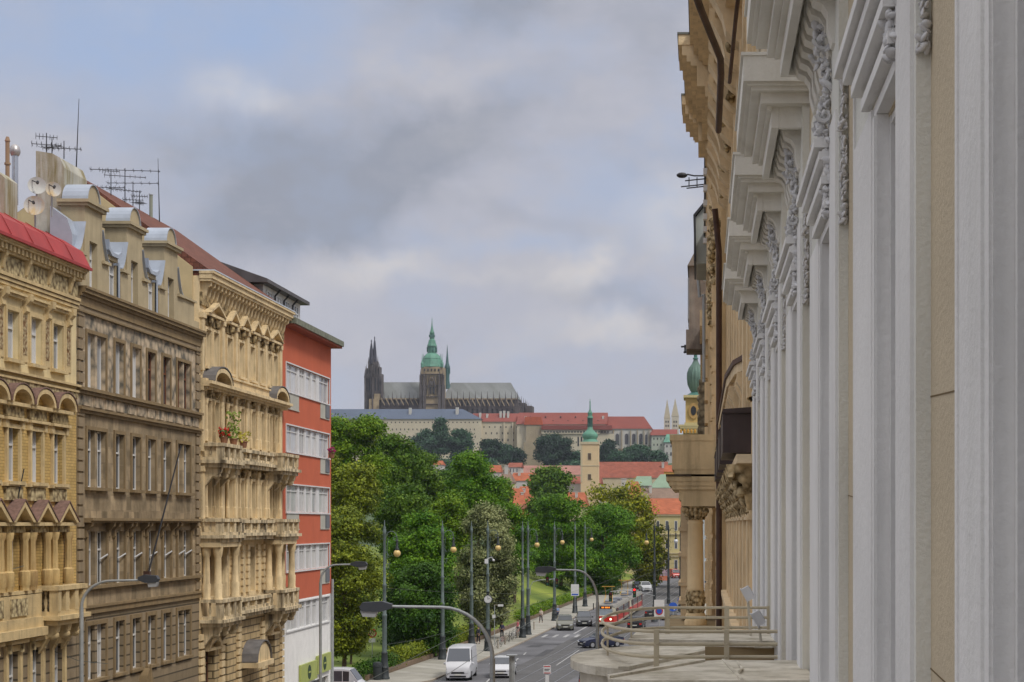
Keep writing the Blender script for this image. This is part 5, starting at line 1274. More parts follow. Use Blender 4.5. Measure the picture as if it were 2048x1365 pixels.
def curved_lamp(u, v_low, Y, v_arm, u_head0, u_head1, v_head, lab, base_z=0.12):
    X = PX(u, Y); za = PZ(v_arm, Y); xh = PX(u_head0, Y); r = 1.15
    s = 1 if xh > X else -1
    T = Thing('street_lamp', lab, 'street lamp', (X, Y, base_z), group='tall curved street lamps over the road')
    m = MB(); rr = abs(xh-X)*.52; hh = PZ(v_low, Y)
    pts = [(X, Y, base_z), (X, Y, hh)]
    for t in np.linspace(.15, pi/2, 9): pts.append((X+s*rr*(1-cos(t)), Y, hh+(za-hh)*sin(t)))
    pts.append((xh, Y, za+.02)); m.tube([(X, Y, base_z), (X, Y, hh)], .075, 8); m.tube(pts[1:], .06, 8, r1=.04); m.cyl((X, Y, base_z), (X, Y, base_z+2.2), .11, n=10)
    T.part(m, 'pole', POLEGREY, smooth=60)
    x1 = PX(u_head1, Y); zh = PZ(v_head, Y); L = abs(x1-xh); b = MB()
    prof = [(0, .05), (0, -.06), (.35, -.16), (.92, -.14), (1.0, -.02), (.9, .10), (.3, .13)]
    b.prism([(xh+s*L*a, zh+.05+z) for a, z in prof], 'y', Y-.14, Y+.14); h = T.part(b, 'lamp_head', mat('dark_lamp_housing', (.05, .055, .065), .5, .1))
    b = MB(); b.prism([(xh+s*L*.45, zh-.1), (xh+s*L*.97, zh-.08), (xh+s*L*.9, zh-.24), (xh+s*L*.52, zh-.26)], 'y', Y-.11, Y+.11); T.part(b, 'diffuser', mat('clear_lamp_cover', (.33, .34, .35), .2, .05, spec=.6), parent=h)
curved_lamp(985, 1318, 47, 1215, 785, 720, 1216, 'nearest curved grey street lamp, its head reaching left over the van')
curved_lamp(1195, 1205, 75, 1141, 1112, 1070, 1141, 'curved grey street lamp in front of the tram')
curved_lamp(641, 1165, 87, 1130, 702, 735, 1130, 'curved street lamp in front of the red block, head to the right', )
curved_lamp(163, 1215, 60, 1162, 278, 318, 1160, 'curved street lamp in front of the grey brown house, head to the right')
# leaning flag poles and wall rods on the terrace
def rod(p0, p1, r, name, lab, cat, m=DARKMETAL):
    T = Thing(name, lab, cat, p0); b = MB(); b.cyl(p0, p1, r, r*.7, 6); T.part(b, 'rod', m); 
    b = MB(); b.box(p0[0]-.25, p0[0]+.1, p0[1]-.1, p0[1]+.1, p0[2]-.15, p0[2]+.15); T.part(b, 'wall_bracket', RUSTMETAL); return T
rod(P(296, 1150, 71.5), P(362, 892, 73.5), .045, 'flag_pole', 'slanting bare flag pole on the grey brown house', 'flag pole')
rod(P(12, 1115, 58), P(48, 938, 58.2), .03, 'flag_pole', 'thin bare flag pole on the upper part of the yellow house', 'flag pole')
rod(P(56, 1362, 60), P(83, 1222, 60.2), .04, 'flag_pole', 'thin bare flag pole under the balcony of the yellow house', 'flag pole')

# signs
SIGNW = mat('white_sign_face', (.6, .6, .6), .5, .03); SIGNR = mat('red_sign_print', (.45, .03, .03), .5, .05); SIGNB = mat('blue_sign_print', (.03, .10, .45), .5, .05)
def sign_post(x, y, h, lab, build, cat='sign', r=.035, name='road_sign'):
    T = Thing(name, lab, cat, (x, y, .1)); b = MB(); b.cyl((x, y, .1), (x, y, h), r, n=8); T.part(b, 'post', POLEGREY); build(T, x, y, h); return T
def s1(T, x, y, h):
    f = disc(T, (x, y-.06, h-.4), .42, SIGNR, 'round_face', .02); disc(T, (x, y-.085, h-.4), .30, mat('faded_pink_sign', (.5, .3, .26), .6), 'inner_face', .006, parent=f)
    b = MB(); b.box(x-.3, x+.3, y-.07, y-.04, h-1.25, h-.87); T.part(b, 'lower_plate', SIGNW)
c_ = gp(748, 1322); sign_post(PX(744.5, 157), 157, PZ(1258, 157)+.0, 'round red rimmed road sign under the park trees', s1)
def s2(T, x, y, h):
    b = MB(); b.box(x-.28, x+.28, y-.1, y-.04, h-.62, h); f = T.part(b, 'panel', SIGNW)
    b = MB(); b.box(x-.24, x+.24, y-.105, y-.1, h-.12, h-.05); b.box(x-.24, x+.24, y-.105, y-.1, h-.6, h-.54); T.part(b, 'red_band', SIGNR, parent=f)
    b = MB(); b.box(x-.2, x+.2, y-.106, y-.1, h-.32, h-.26); b.box(x-.2, x+.12, y-.106, y-.1, h-.42, h-.38); T.part(b, 'printed_lines', BLACK, parent=f)
    b = MB(); b.box(x-.14, x+.14, y-.09, y-.04, h-2, h-.72); T.part(b, 'timetable', SIGNW)
sign_post(PX(1094.5, 128), 128, PZ(1331, 128), 'white tram stop sign with red bands, standing in the road at the bottom edge', s2, r=.03, name='tram_stop_sign')
def s3(T, x, y, h):
    b = MB(); b.box(x-.3, x+.3, y-.3, y+.3, h, h+.07); T.part(b, 'cap', POLEGREY)
T = sign_post(PX(1024, 100), 100, PZ(1312, 100), 'stout pale grey post with a flat cap, at the bottom edge', s3, 'post', .17, 'grey_post')
def s4(T, x, y, h):
    b = MB(); b.box(x-.36, x+.36, y-.06, y-.03, h-1.35, h); f = T.part(b, 'panel', SIGNW)
    g = disc(T, (x, y-.07, h-.8), .27, SIGNR, 'round_symbol', .006, parent=None); disc(T, (x, y-.08, h-.8), .19, SIGNB, 'symbol_centre', .005)
sign_post(PX(1318.5, 120), 120, PZ(1200, 120), 'white no stopping sign board with a small red and blue disc', s4)
def s5(T, x, y, h):
    disc(T, (x, y-.05, h-.4), .40, SIGNB, 'round_face', .015); b = MB(); b.prism([(x-.22, h-.3), (x+.1, h-.62), (x+.05, h-.45), (x+.24, h-.5), (x+.12, h-.7)], 'y', y-.075, y-.066); T.part(b, 'white_arrow', SIGNW)
sign_post(PX(1346, 150), 150, PZ(1205, 150), 'blue round arrow sign beside the dark poles', s5)
def s6(T, x, y, h):
    b = MB(); b.box(x-.55, x+.55, y-.06, y-.02, h-1.6, h); T.part(b, 'panel', SIGNW); b = MB(); b.box(x-.45, x+.45, y-.07, y-.06, h-1.5, h-1.3); T.part(b, 'printed_band', SIGNB)
sign_post(PX(1150, 234), 234, PZ(1169, 234), 'blank white square panel on the pole behind the grey car', s6)
def s7(T, x, y, h):
    b = MB(); b.tube([(x, y, h-.1), (x, y, h+.02), (x+.9, y, h+.02)], .04, 6); T.part(b, 'arm', mat('pale_tan_post', (.3, .27, .2), .7)); b = MB(); b.box(x+.35, x+.9, y-.04, y, h-.12, h+.1); T.part(b, 'plate', SIGNW)
    b = MB(); b.box(x-.22, x+.1, y-.1, y, h-1.3, h-.95); T.part(b, 'lower_plate', SIGNW)
sign_post(PX(989, 172), 172, PZ(1211, 172), 'pale angled street sign post by the park hedge', s7)
# litter bin
x, y, _ = gp(760, 1362); T = Thing('litter_bin', 'dark litter bin at the foot of the nearest green lamp post', 'bin', (x-.1, y-.5, .13))
b = MB(); b.lathe([(.3, 0), (.34, .1), (.36, 1.0), (.4, 1.04), (.4, 1.15), (.3, 1.2)], (x-.1, y-.5, .13), 14); T.part(b, 'body', POLEDARK, smooth=40)
b = MB(); b.lathe([(.37, 1.2), (.33, 1.36), (.1, 1.42)], (x-.1, y-.5, .13), 14); T.part(b, 'lid', POLEDARK, smooth=40)
# traffic lights
def signal(c, lab, lit, arm=None):
    T = Thing('traffic_light', lab, 'traffic light', c); b = MB()
    b.box(c[0]-.17, c[0]+.17, c[1]-.12, c[1]+.1, c[2]-.5, c[2]+.5); T.part(b, 'housing', BLACK)
    for k, (nm, col) in enumerate((('red_lens', (.9, .02, .02)), ('amber_lens', (.12, .08, .02)), ('green_lens', (.02, .1, .05)))):
        b = MB(); b.cyl((c[0], c[1]-.14, c[2]+.32-.32*k), (c[0], c[1]-.12, c[2]+.32-.32*k), .11, n=12); T.part(b, nm, mat('signal_'+nm, col if lit or k else (.10, .01, .01), .3, 0, emit=2.5 if (lit and k == 0) else 0))
        b = MB(); b.cyl((c[0], c[1]-.3, c[2]+.36-.32*k), (c[0], c[1]-.12, c[2]+.36-.32*k), .14, .14, 12); 
    if arm: b = MB(); b.tube(arm, .04, 6); T.part(b, 'mast_arm', POLEGREY)
    return T
Pm = P(1061, 1175, 189.5)
signal(P(1095, 1163, 189), 'left of two dark traffic lights on the curved arm over the lawn', False, [P(1060, 1190, 189.6), P(1061, 1172, 189.6), P(1066, 1164, 189.6), P(1080, 1160.5, 189.6), P(1116, 1158, 189.6)])
signal(P(1113.5, 1166, 189), 'right one of the dark traffic lights on the curved arm', False)
signal(P(1269, 1186, 180), 'traffic light showing red, hanging over the tram roof', True, [P(1309, 1192, 210), P(1290, 1188, 195), P(1269, 1180, 181)])
signal(P(1221, 1194, 180), 'traffic light with a white edge, hanging above the tram front', False, [P(1269, 1179, 181), P(1245, 1181, 181), P(1221, 1184, 181)])

# overhead wires
for k, (p0, p1, lab) in enumerate(((P(885, 1196, 155), P(1309, 1228, 214), 'span wire crossing the road above the junction'), (P(943, 1240, 175), P(1045, 1243, 185), 'thin wire low over the hedge'),
        (P(975, 1230, 165), P(1330, 1233, 200), 'level wire above the parked bicycles'), (P(769, 1290, 135), P(905, 1262, 155), 'slanting wire from the nearest lamp post'), (P(1195, 1188, 215), P(1309, 1180, 214), 'wire running over the tram'),
        (P(1270, 1198, 214), P(1372, 1212, 230), 'wire between the dark poles and the column'), (P(0, 1128, 57), P(48, 1132, 58), 'short wire against the yellow house'), (P(100, 1300, 62), P(215, 1328, 64), 'sagging wire across the lower windows of the brown house'))):
    T = Thing('overhead_wire', lab, 'wire', p0); b = MB(); mid = (Vector(p0)+Vector(p1))/2-Vector((0, 0, .15)); b.tube([p0, mid, p1], .014, 4); T.part(b, 'cable', mat('dull_wire', (.09, .1, .09), .6) if k == 0 else bpy.data.materials['dull_wire'])

cw = []
for off, z in ((6.0, 5.6), (9.1, 5.6)):
    T = Thing('overhead_wire', 'tram contact wire over the %s track' % ('left' if off < 7 else 'right'), 'wire', (kl(120)+off, 120, z)); b = MB(); b.tube([(kl(y)+off+.25*((-1)**i), y, z) for i, y in enumerate(range(70, 390, 32))], .013, 4); T.part(b, 'cable', bpy.data.materials['dull_wire'])
for i, (ya_, yb_) in enumerate(((135, 150), (185, 190), (216, 214), (255, 245))):
    p0 = Vector((kl(ya_)-(1.2 if i else 4.0), ya_, 7.4)); p1 = Vector((kr(yb_)+1.0, yb_, 7.2)); T = Thing('overhead_wire', ['nearest', 'second', 'third', 'farthest'][i]+' span wire strung across the road to hold the tram wires', 'wire', p0); b = MB(); mid = (p0+p1)/2-Vector((0, 0, .7)); b.tube([p0, (p0+mid)/2-Vector((0, 0, .15)), mid, (p1+mid)/2-Vector((0, 0, .15)), p1], .012, 4); T.part(b, 'cable', bpy.data.materials['dull_wire'])
# patches in the asphalt
b = MB()
for (x, y, w, l) in ((-17.6, 146, 1.1, 5), (-15.8, 160, .8, 9), (-17.9, 172, 1.3, 3), (-14.2, 181, .9, 6), (-7.4, 150, 1.5, 7), (-16.4, 214, 1, 8), (-8.2, 186, 1.2, 5), (-14.6, 238, 1.2, 10)):
    b.add([(x, y, .0065), (x+w, y+.2, .0065), (x+w+.35, y+l, .0065), (x+.3, y+l-.2, .0065)], [(0, 1, 2, 3)])
o = b.build('road_patch', mat('fresh_asphalt_patch', (.065, .065, .07), .9, .2, 1), normals=False); o['kind'] = 'structure'
b = MB()
for (x, y) in ((-16.9, 155), (-15.1, 176), (-8.9, 160), (-13.0, 196), (-17.0, 185)): b.cyl((x, y, .0), (x, y, .008), .33, n=14)
o = b.build('manhole_cover', mat('cast_iron_cover', (.05, .05, .05), .6, .2, 6), normals=False); o['kind'] = 'structure'
# ================================================================ VEHICLES
def paint(name, c, r=.25): return mat(name, c, r, .03, 2, spec=.6)
LAMPGL = mat('headlamp_glass', (.6, .62, .65), .1, .02, spec=.8); TAILGL = mat('tail_lamp_red', (.5, .02, .015), .2, .02, spec=.6)
PLATE = mat('number_plate', (.55, .55, .5), .5, .02)
SUVS = [(-.50, .48, .50, .88), (-.488, .57, .62, .95), (-.435, .6, .93, .985), (-.36, .61, .985, 1), (-.1, .6, 1.0, 1), (.06, .59, .965, 1), (.20, .585, .62, 1), (.40, .53, .54, .97), (.475, .45, .46, .9), (.5, .33, .34, .82)]
SEDS = [(-.50, .50, .51, .86), (-.49, .62, .64, .93), (-.40, .645, .67, .97), (-.27, .645, .94, 1), (-.08, .64, 1.0, 1), (.05, .63, .97, 1), (.21, .61, .64, 1), (.40, .54, .55, .97), (.475, .45, .46, .9), (.5, .34, .35, .82)]
VANS = [(-.50, .5, .95, .95), (-.495, .5, .98, .98), (-.3, .5, 1.0, 1), (0, .5, 1.0, 1), (.2, .5, 1.0, 1), (.29, .5, .975, .99), (.41, .48, .55, .98), (.47, .43, .46, .95), (.495, .33, .38, .9), (.5, .22, .25, .86)]
def vehicle(name, lab, cat, L, W, Hh, secs, pm, x, y, rz, wheel=.33, side=(2, 5), shield=(5, 6), rear=(1, 2), zb=.2, group=None, sideglass=(0.05, .95), roofin=.78, dark=CARGLASS, scheme=None, tz=0.004):
    T = Thing(name, lab, cat, (x, y, tz), rz, group)
    m = MB(); rings = []
    for (sx, be, ro, wf) in secs:
        w = W/2*wf; b = be*Hh; r = ro*Hh; wr = w*(roofin if r-b > .25*Hh else (roofin+.14 if r-b > .05*Hh else .93))
        rings.append([(sx*L, -w*.94, zb), (sx*L, -w, zb+.15), (sx*L, -w, b*.7), (sx*L, -w*.97, b), (sx*L, -wr-.04, r-.05*min(1, (r-b)*8)), (sx*L, -wr*.72, r), (sx*L, wr*.72, r), (sx*L, wr+.04, r-.05*min(1, (r-b)*8)), (sx*L, w*.97, b), (sx*L, w, b*.7), (sx*L, w, zb+.15), (sx*L, w*.94, zb)])
    n = 12; vs = [p for r_ in rings for p in r_]
    fs = [(i*n+k, (i+1)*n+k, (i+1)*n+(k+1) % n, i*n+(k+1) % n) for i in range(len(rings)-1) for k in range(n)]+[tuple(range(n)), tuple(range((len(rings)-1)*n, len(rings)*n))]
    m.add(vs, fs); T.part(m, 'body', pm, smooth=35, w=False)
    def lerp(a, b, t): return tuple(a[i]+(b[i]-a[i])*t for i in range(3))
    def panel(a, b, c, d, nrm, nm):
        k = .012; q = MB(); ps = [Vector(p) for p in (a, b, c, d)]; ctr = sum(ps, Vector())/4; nn = (ps[1]-ps[0]).cross(ps[2]-ps[1]).normalized()
        if nn.dot(Vector(nrm)) < 0: nn = -nn
        ps = [ctr+(p-ctr)*.93 for p in ps]
        q.add([p+nn*k for p in ps]+[p-nn*.02 for p in ps], [(0, 1, 2, 3), (0, 1, 5, 4), (1, 2, 6, 5), (2, 3, 7, 6), (3, 0, 4, 7)]); return T.part(q, nm, dark, w=False)
    i, j = shield; A, B = rings[i], rings[j]
    E_ = lambda r_, s_: (r_[5][0], s_*abs(r_[4][1])*.97, r_[5][2]+.012)
    panel(lerp(E_(A, -1), E_(B, -1), .03), lerp(E_(B, -1), E_(A, -1), .03), lerp(E_(B, 1), E_(A, 1), .03), lerp(E_(A, 1), E_(B, 1), .03), (1, 0, .6), 'windscreen')
    if rear:
        i, j = rear; A, B = rings[i], rings[j]; panel(lerp(B[4], A[3], .06), lerp(A[3], B[4], .15), lerp(A[8], B[7], .15), lerp(B[7], A[8], .06), (-1, 0, .4), 'rear_window')
    if side:
        a, b = side
        ks = list(range(a, b))
        for sgn, lo, hi in ((-1, 3, 4), (1, 8, 7)):
            for k in ks:
                A, B = rings[k], rings[k+1]
                if abs(B[0][0]-A[0][0]) < .15: continue
                panel(lerp(A[lo], A[hi], .08), lerp(A[lo], A[hi], .9), lerp(B[lo], B[hi], .9), lerp(B[lo], B[hi], .08), (0, sgn, .2), 'side_window')
    xf, zf = secs[-1][0]*L, secs[-1][1]*Hh; wf = W/2*secs[-1][3]; x8 = secs[-2][0]*L; z8 = secs[-2][1]*Hh
    q = MB(); q.prism([(-wf*.62, zf+.0), (wf*.62, zf), (wf*.55, zf+(z8-zf)*.5), (-wf*.55, zf+(z8-zf)*.5)], 'x', xf-.03, xf+.015); q.box(xf-.1, xf+.012, -wf*.75, wf*.75, zb+.04, zb+.17); T.part(q, 'grille', BLACK, w=False)
    for s in (-1, 1):
        q = MB(); q.prism([(s*wf*.66, zf+.02), (s*wf*1.0, zf+.06), (s*wf*1.05, zf+(z8-zf)*.8+.03), (s*wf*.66, zf+(z8-zf)*.5+.03)], 'x', x8+(xf-x8)*.25, xf+.02); T.part(q, 'headlight', LAMPGL, w=False)
        q = MB(); xr = secs[0][0]*L; zr = secs[0][1]*Hh; q.box(xr-.015, xr+.12, s*W*.30 if s > 0 else -W*.445, W*.445 if s > 0 else -W*.30, zr*.78, zr*1.05); T.part(q, 'tail_light', TAILGL, w=False)
        q = MB(); xm = secs[shield[1]][0]*L-.25; q.ball((xm, s*(W/2+.1), secs[shield[1]][1]*Hh+.08), .12, 1, 0, (.6, 1, .8)); T.part(q, 'wing_mirror', pm, w=False)
    q = MB(); q.box(xf, xf+.02, -.26, .26, zb+.19, zb+.3); T.part(q, 'number_plate', PLATE, w=False)
    q = MB(); q.box(secs[0][0]*L-.02, secs[0][0]*L, -.26, .26, secs[0][1]*Hh*.62, secs[0][1]*Hh*.62+.12); T.part(q, 'number_plate', PLATE, w=False)
    for fx in (-.31, .32):
        for s in (-1, 1):
            q = MB(); yy = s*(W/2-.1); q.cyl((fx*L, yy-.115, wheel), (fx*L, yy+.115, wheel), wheel, n=18); tt = T.part(q, 'wheel', BLACK, w=False)
            q = MB(); yo = s*(W/2+.018); q.cyl((fx*L, yo-.012, wheel), (fx*L, yo+.012, wheel), wheel*.62, n=12); T.part(q, 'rim', mat('alloy_rim', (.35, .35, .36), .4, .1, metal=.5) if 'alloy_rim' not in bpy.data.materials else bpy.data.materials['alloy_rim'], parent=tt, w=False)
    return T
WP = paint('white_car_paint', (.52, .53, .56)); BP = paint('dark_blue_car_paint', (.015, .02, .05)); KP = paint('black_car_paint', (.012, .012, .014)); GP = paint('olive_grey_car_paint', (.14, .14, .11)); SP = paint('dark_grey_car_paint', (.04, .042, .045))
dn = R(-90)
vehicle('delivery_van', 'white high-roofed delivery van driving towards the viewer', 'van', 5.9, 2.02, 2.62, VANS, WP, -19.55, 138.0, R(-88), .36, (4, 5), (5, 6), None, .25, roofin=.86)
vehicle('parked_car', 'white car behind the grey post, right of the delivery van', 'car', 4.4, 1.8, 1.62, SUVS, WP, -16.35, 139.6, R(-89))
vehicle('parked_car', 'olive grey off-roader facing the viewer beside the park kerb', 'car', 4.6, 1.95, 1.76, SUVS, GP, -16.25, 200.8, R(-84), .38)
vehicle('parked_car', 'dark grey car just behind the olive off-roader', 'car', 4.4, 1.85, 1.75, SUVS, SP, -14.55, 208.5, R(-84), .36)
vehicle('parked_car', 'shiny dark blue car turning across the road, seen from its front corner', 'car', 4.5, 1.85, 1.55, SEDS, BP, -10.3, 172.2, R(-148))
vehicle('parked_car', 'black hatchback driving away beside the tram', 'car', 4.3, 1.85, 1.55, SUVS, KP, -7.85, 202.5, R(86))
vehicle('parked_car', 'small dark car ahead of the black hatchback, near the dark lamp post', 'car', 4.2, 1.8, 1.5, SEDS, SP, -6.7, 228, R(86))
vehicle('parked_car', 'black car with a red tail light at the bottom edge by the ledge', 'car', 4.4, 1.85, 1.5, SUVS, KP, -8.4, 130.5, R(88))
vehicle('parked_car', 'white pickup far up the road', 'car', 5.0, 1.95, 1.8, SUVS, WP, -10.6, 315, R(-80), .38)
vehicle('parked_car', 'dark car left of the far white pickup', 'car', 4.4, 1.8, 1.45, SEDS, SP, -12.4, 327, R(-80))
vehicle('parked_car', 'dark van beside the carved column', 'van', 5.0, 1.95, 2.0, VANS, SP, -4.4, 222, R(-86), .34, (4, 5), (5, 6), None, roofin=.86)
vehicle('minibus', 'white minibus standing in the side street at the bottom left', 'minibus', 5.3, 1.95, 2.05, VANS, WP, PX(700, 124)-1.3, 123.5, R(0), .34, (1, 5), (5, 6), (0, 1), roofin=.88)
vehicle('parked_van', 'small red van far away in front of the cream building', 'van', 4.8, 1.9, 2.1, VANS, paint('red_van_paint', (.38, .03, .02)), PX(1347, 392), 392, R(-70), .34, (4, 5), (5, 6), None, roofin=.86)

def tram(x, y, rz, lab, L=21.5, front=True):
    W, Hh = 2.45, 2.85; T = Thing('tram', lab, 'tram', (x, y, .02), rz, 'red and cream tram cars')
    CREAMP = mat('cream_tram_paint', (.50, .46, .36), .3, .05, spec=.5); REDP = mat('red_tram_paint', (.55, .022, .014), .3, .06, spec=.5)
    def ringset(z0, z1, inset, mname, mm, parts=((-.5, .78), (-.49, .92), (-.46, 1), (.43, 1), (.475, .93), (.5, .80))):
        m = MB(); vs = []
        for sx, wf in parts:
            w = W/2*wf
            for z, k in ((z0, 1), (z1, inset)): vs += [(sx*L-(.25 if sx > .45 and z > 1.4 else 0)*(z/Hh), -w*k, z), (sx*L-(.25 if sx > .45 and z > 1.4 else 0)*(z/Hh), w*k, z)]
        fs = []
        N = len(parts)
        for i in range(N-1):
            a, b = 4*i, 4*i+4; fs += [(a, b, b+2, a+2), (a+1, a+3, b+3, b+1), (a+2, b+2, b+3, a+3), (a, a+1, b+1, b)]
        fs += [(0, 2, 3, 1), (4*(N-1), 4*(N-1)+1, 4*(N-1)+3, 4*(N-1)+2)]
        m.add(vs, fs); return T.part(m, mname, mm, w=False, smooth=25)
    ringset(.35, .62, 1, 'skirt', CREAMP); ringset(.62, 1.34, 1, 'lower_body', REDP); ringset(1.34, 1.42, .995, 'waist_band', CREAMP); ringset(1.42, 2.35, .955, 'upper_body', CREAMP)
    ringset(2.35, 2.62, .86, 'roof', mat('grey_tram_roof', (.22, .21, .19), .7, .2))
    for s in (-1, 1):
        for k in range(11):
            xx = -L*.45+k*L*.0835; b = MB(); ym = s*(W/2*.975)
            b.box(xx, xx+L*.068, ym-.02, ym+.035, 1.45, 2.22); T.part(b, 'side_window', CARGLASS, w=False)
        for k in (.38, -.02, -.4):
            b = MB(); b.box(k*L-.6, k*L+.6, s*(W/2-.02), s*(W/2+.03), .5, 2.25); d = T.part(b, 'door', mat('dark_tram_door', (.10, .03, .025), .4), w=False)
    if front:
        f = L*.5-.12
        b = MB(); b.prism([(-.86, 1.35), (.86, 1.35), (.80, 2.15), (-.80, 2.15)], 'x', f-.25, f+.03); T.part(b, 'windscreen', mat('tram_windscreen', (.30, .34, .38), .08, .1, spec=.8), w=False)
        b = MB(); b.box(f-.3, f+.02, -.7, .7, 2.22, 2.5); sg_ = T.part(b, 'destination_sign', BLACK, w=False)
        b = MB(); 
        for yy in (-.45, -.3, -.05, .1, .25, .42): b.box(f+.02, f+.03, yy-.05, yy+.05, 2.28, 2.44)
        T.part(b, 'lit_letters', mat('orange_led', (.9, .25, .02), .5, .1, 8, emit=1.5), parent=sg_, w=False)
        for s in (-1, 1):
            b = MB(); b.cyl((L*.5-.03, s*.6, .95), (L*.5+.03, s*.6, .95), .13, n=12); T.part(b, 'headlight', mat('lit_headlamp', (1, .85, .6), .3, 0, emit=2.0), w=False)
    b = MB(); b.box(-L*.25, -L*.1, -.6, .6, 2.62, 2.9); b.box(L*.1, L*.26, -.65, .65, 2.62, 2.95); b.box(L*.32, L*.38, -.4, .4, 2.62, 2.85); T.part(b, 'roof_equipment', mat('grey_roof_box', (.16, .17, .2), .6, .2), w=False)
    b = MB(); px0 = L*.33; YEL = mat('yellow_pantograph_paint', (.45, .26, .04), .5, .1)
    for s in (-.5, .5): b.tube([(px0+.6, s, 2.85), (px0-.7, s*.8, 3.7), (px0+.3, s*.9, 4.75)], .045, 5)
    b.cyl((px0+.3, -.8, 4.78), (px0+.3, .8, 4.78), .045, n=6); b.cyl((px0+.6, -.5, 2.85), (px0+.6, .5, 2.85), .04, n=5); T.part(b, 'pantograph', YEL, w=False)
    for bx_ in (-.33, .33):
        b = MB(); b.box(bx_*L-1.3, bx_*L+1.3, -.95, .95, .12, .45)
        for q in (-.9, .9): b.cyl((bx_*L+q, -1.0, .33), (bx_*L+q, 1.0, .33), .33, n=14)
        T.part(b, 'bogie', BLACK, w=False)
    return T
hd = math.atan2(44, 1.45)      # direction of the track
def trk(y): return kl(y)+6.0
def tr_at(y): a = R(-90)+math.atan2(-(trk(y+10)-trk(y-10)), 20)*-1; return a
tram(trk(216), 216, R(-90)+math.atan((trk(226)-trk(206))/20)*-1, 'leading red and cream tram car with an orange lit destination sign')
tram(trk(239), 239, R(-90)+math.atan((trk(249)-trk(229))/20)*-1, 'second tram car coupled behind the leading one', front=False)

# bicycles, bollards, people
def bicycle(x, y, rz, lab, col):
    T = Thing('bicycle', lab, 'bicycle', (x, y, .13), rz, 'bicycles parked by the hedge')
    for wx in (-.52, .52):
        b = MB(); pts = [(wx+cos(t)*.33, 0, .34+sin(t)*.33) for t in np.linspace(0, 2*pi, 19)]; b.tube(pts, .02, 5)
        for k in range(6): a = k*pi/3; b.cyl((wx, 0, .34), (wx+cos(a)*.32, 0, .34+sin(a)*.32), .004, n=3)
        T.part(b, 'wheel', BLACK, w=False)
    b = MB(); b.tube([(-.52, 0, .34), (-.15, 0, .32), (.38, 0, .78), (-.25, 0, .82), (-.15, 0, .32)], .018, 6); b.tube([(-.52, 0, .34), (-.25, 0, .82)], .014, 5); b.tube([(.52, 0, .34), (.36, 0, .9)], .018, 6); T.part(b, 'frame', mat('bike_'+col[0], col[1], .4), w=False)
    b = MB(); b.tube([(.3, -.25, .98), (.38, 0, .95), (.3, .25, .98)], .014, 5); T.part(b, 'handlebar', BLACK, w=False)
    b = MB(); b.ball((-.28, 0, .92), .09, 1, 0, (1.5, .8, .4)); T.part(b, 'saddle', BLACK, w=False)
cols = [('silver', (.4, .4, .42)), ('pink', (.4, .2, .2)), ('tan', (.3, .25, .18)), ('black', (.03, .03, .03)), ('white', (.5, .5, .5)), ('red', (.35, .05, .04))]
bp = [(998, 1297), (1006, 1292), (1014, 1288), (1021, 1284), (1028, 1280), (1036, 1275)]
bl = ['nearest bicycle of the row at the pavement edge, silver', 'second bicycle from the near end of the row, pinkish', 'tan bicycle in the middle of the row', 'black bicycle in the middle of the row', 'white bicycle by the person in pink', 'farthest bicycle of the row, reddish']
for (u, v), c_, l_ in zip(bp, cols, bl): x, y, _ = gp(u, v); bicycle(x, y, R(75), l_, c_)
for k, (u, v) in enumerate(((996, 1300), (1010, 1292), (1035, 1279), (1068, 1262), (1187, 1222))):
    x, y, _ = gp(u, v); T = Thing('bollard', ['pale bollard at the near end of the bicycle row', 'brownish bollard among the bicycles', 'pale bollard between the bicycles and the pole pair', 'small bollard right of the pole pair', 'little dark bollard at the kerb near the tram'][k], 'bollard', (x, y, .13), group='bollards along the kerb')
    b = MB(); b.lathe([(.07, 0), (.07, .8), (.09, .82), (.09, .9), (.03, .98)], (x, y, .13), 8); T.part(b, 'post', KERB if k < 4 else BLACK)

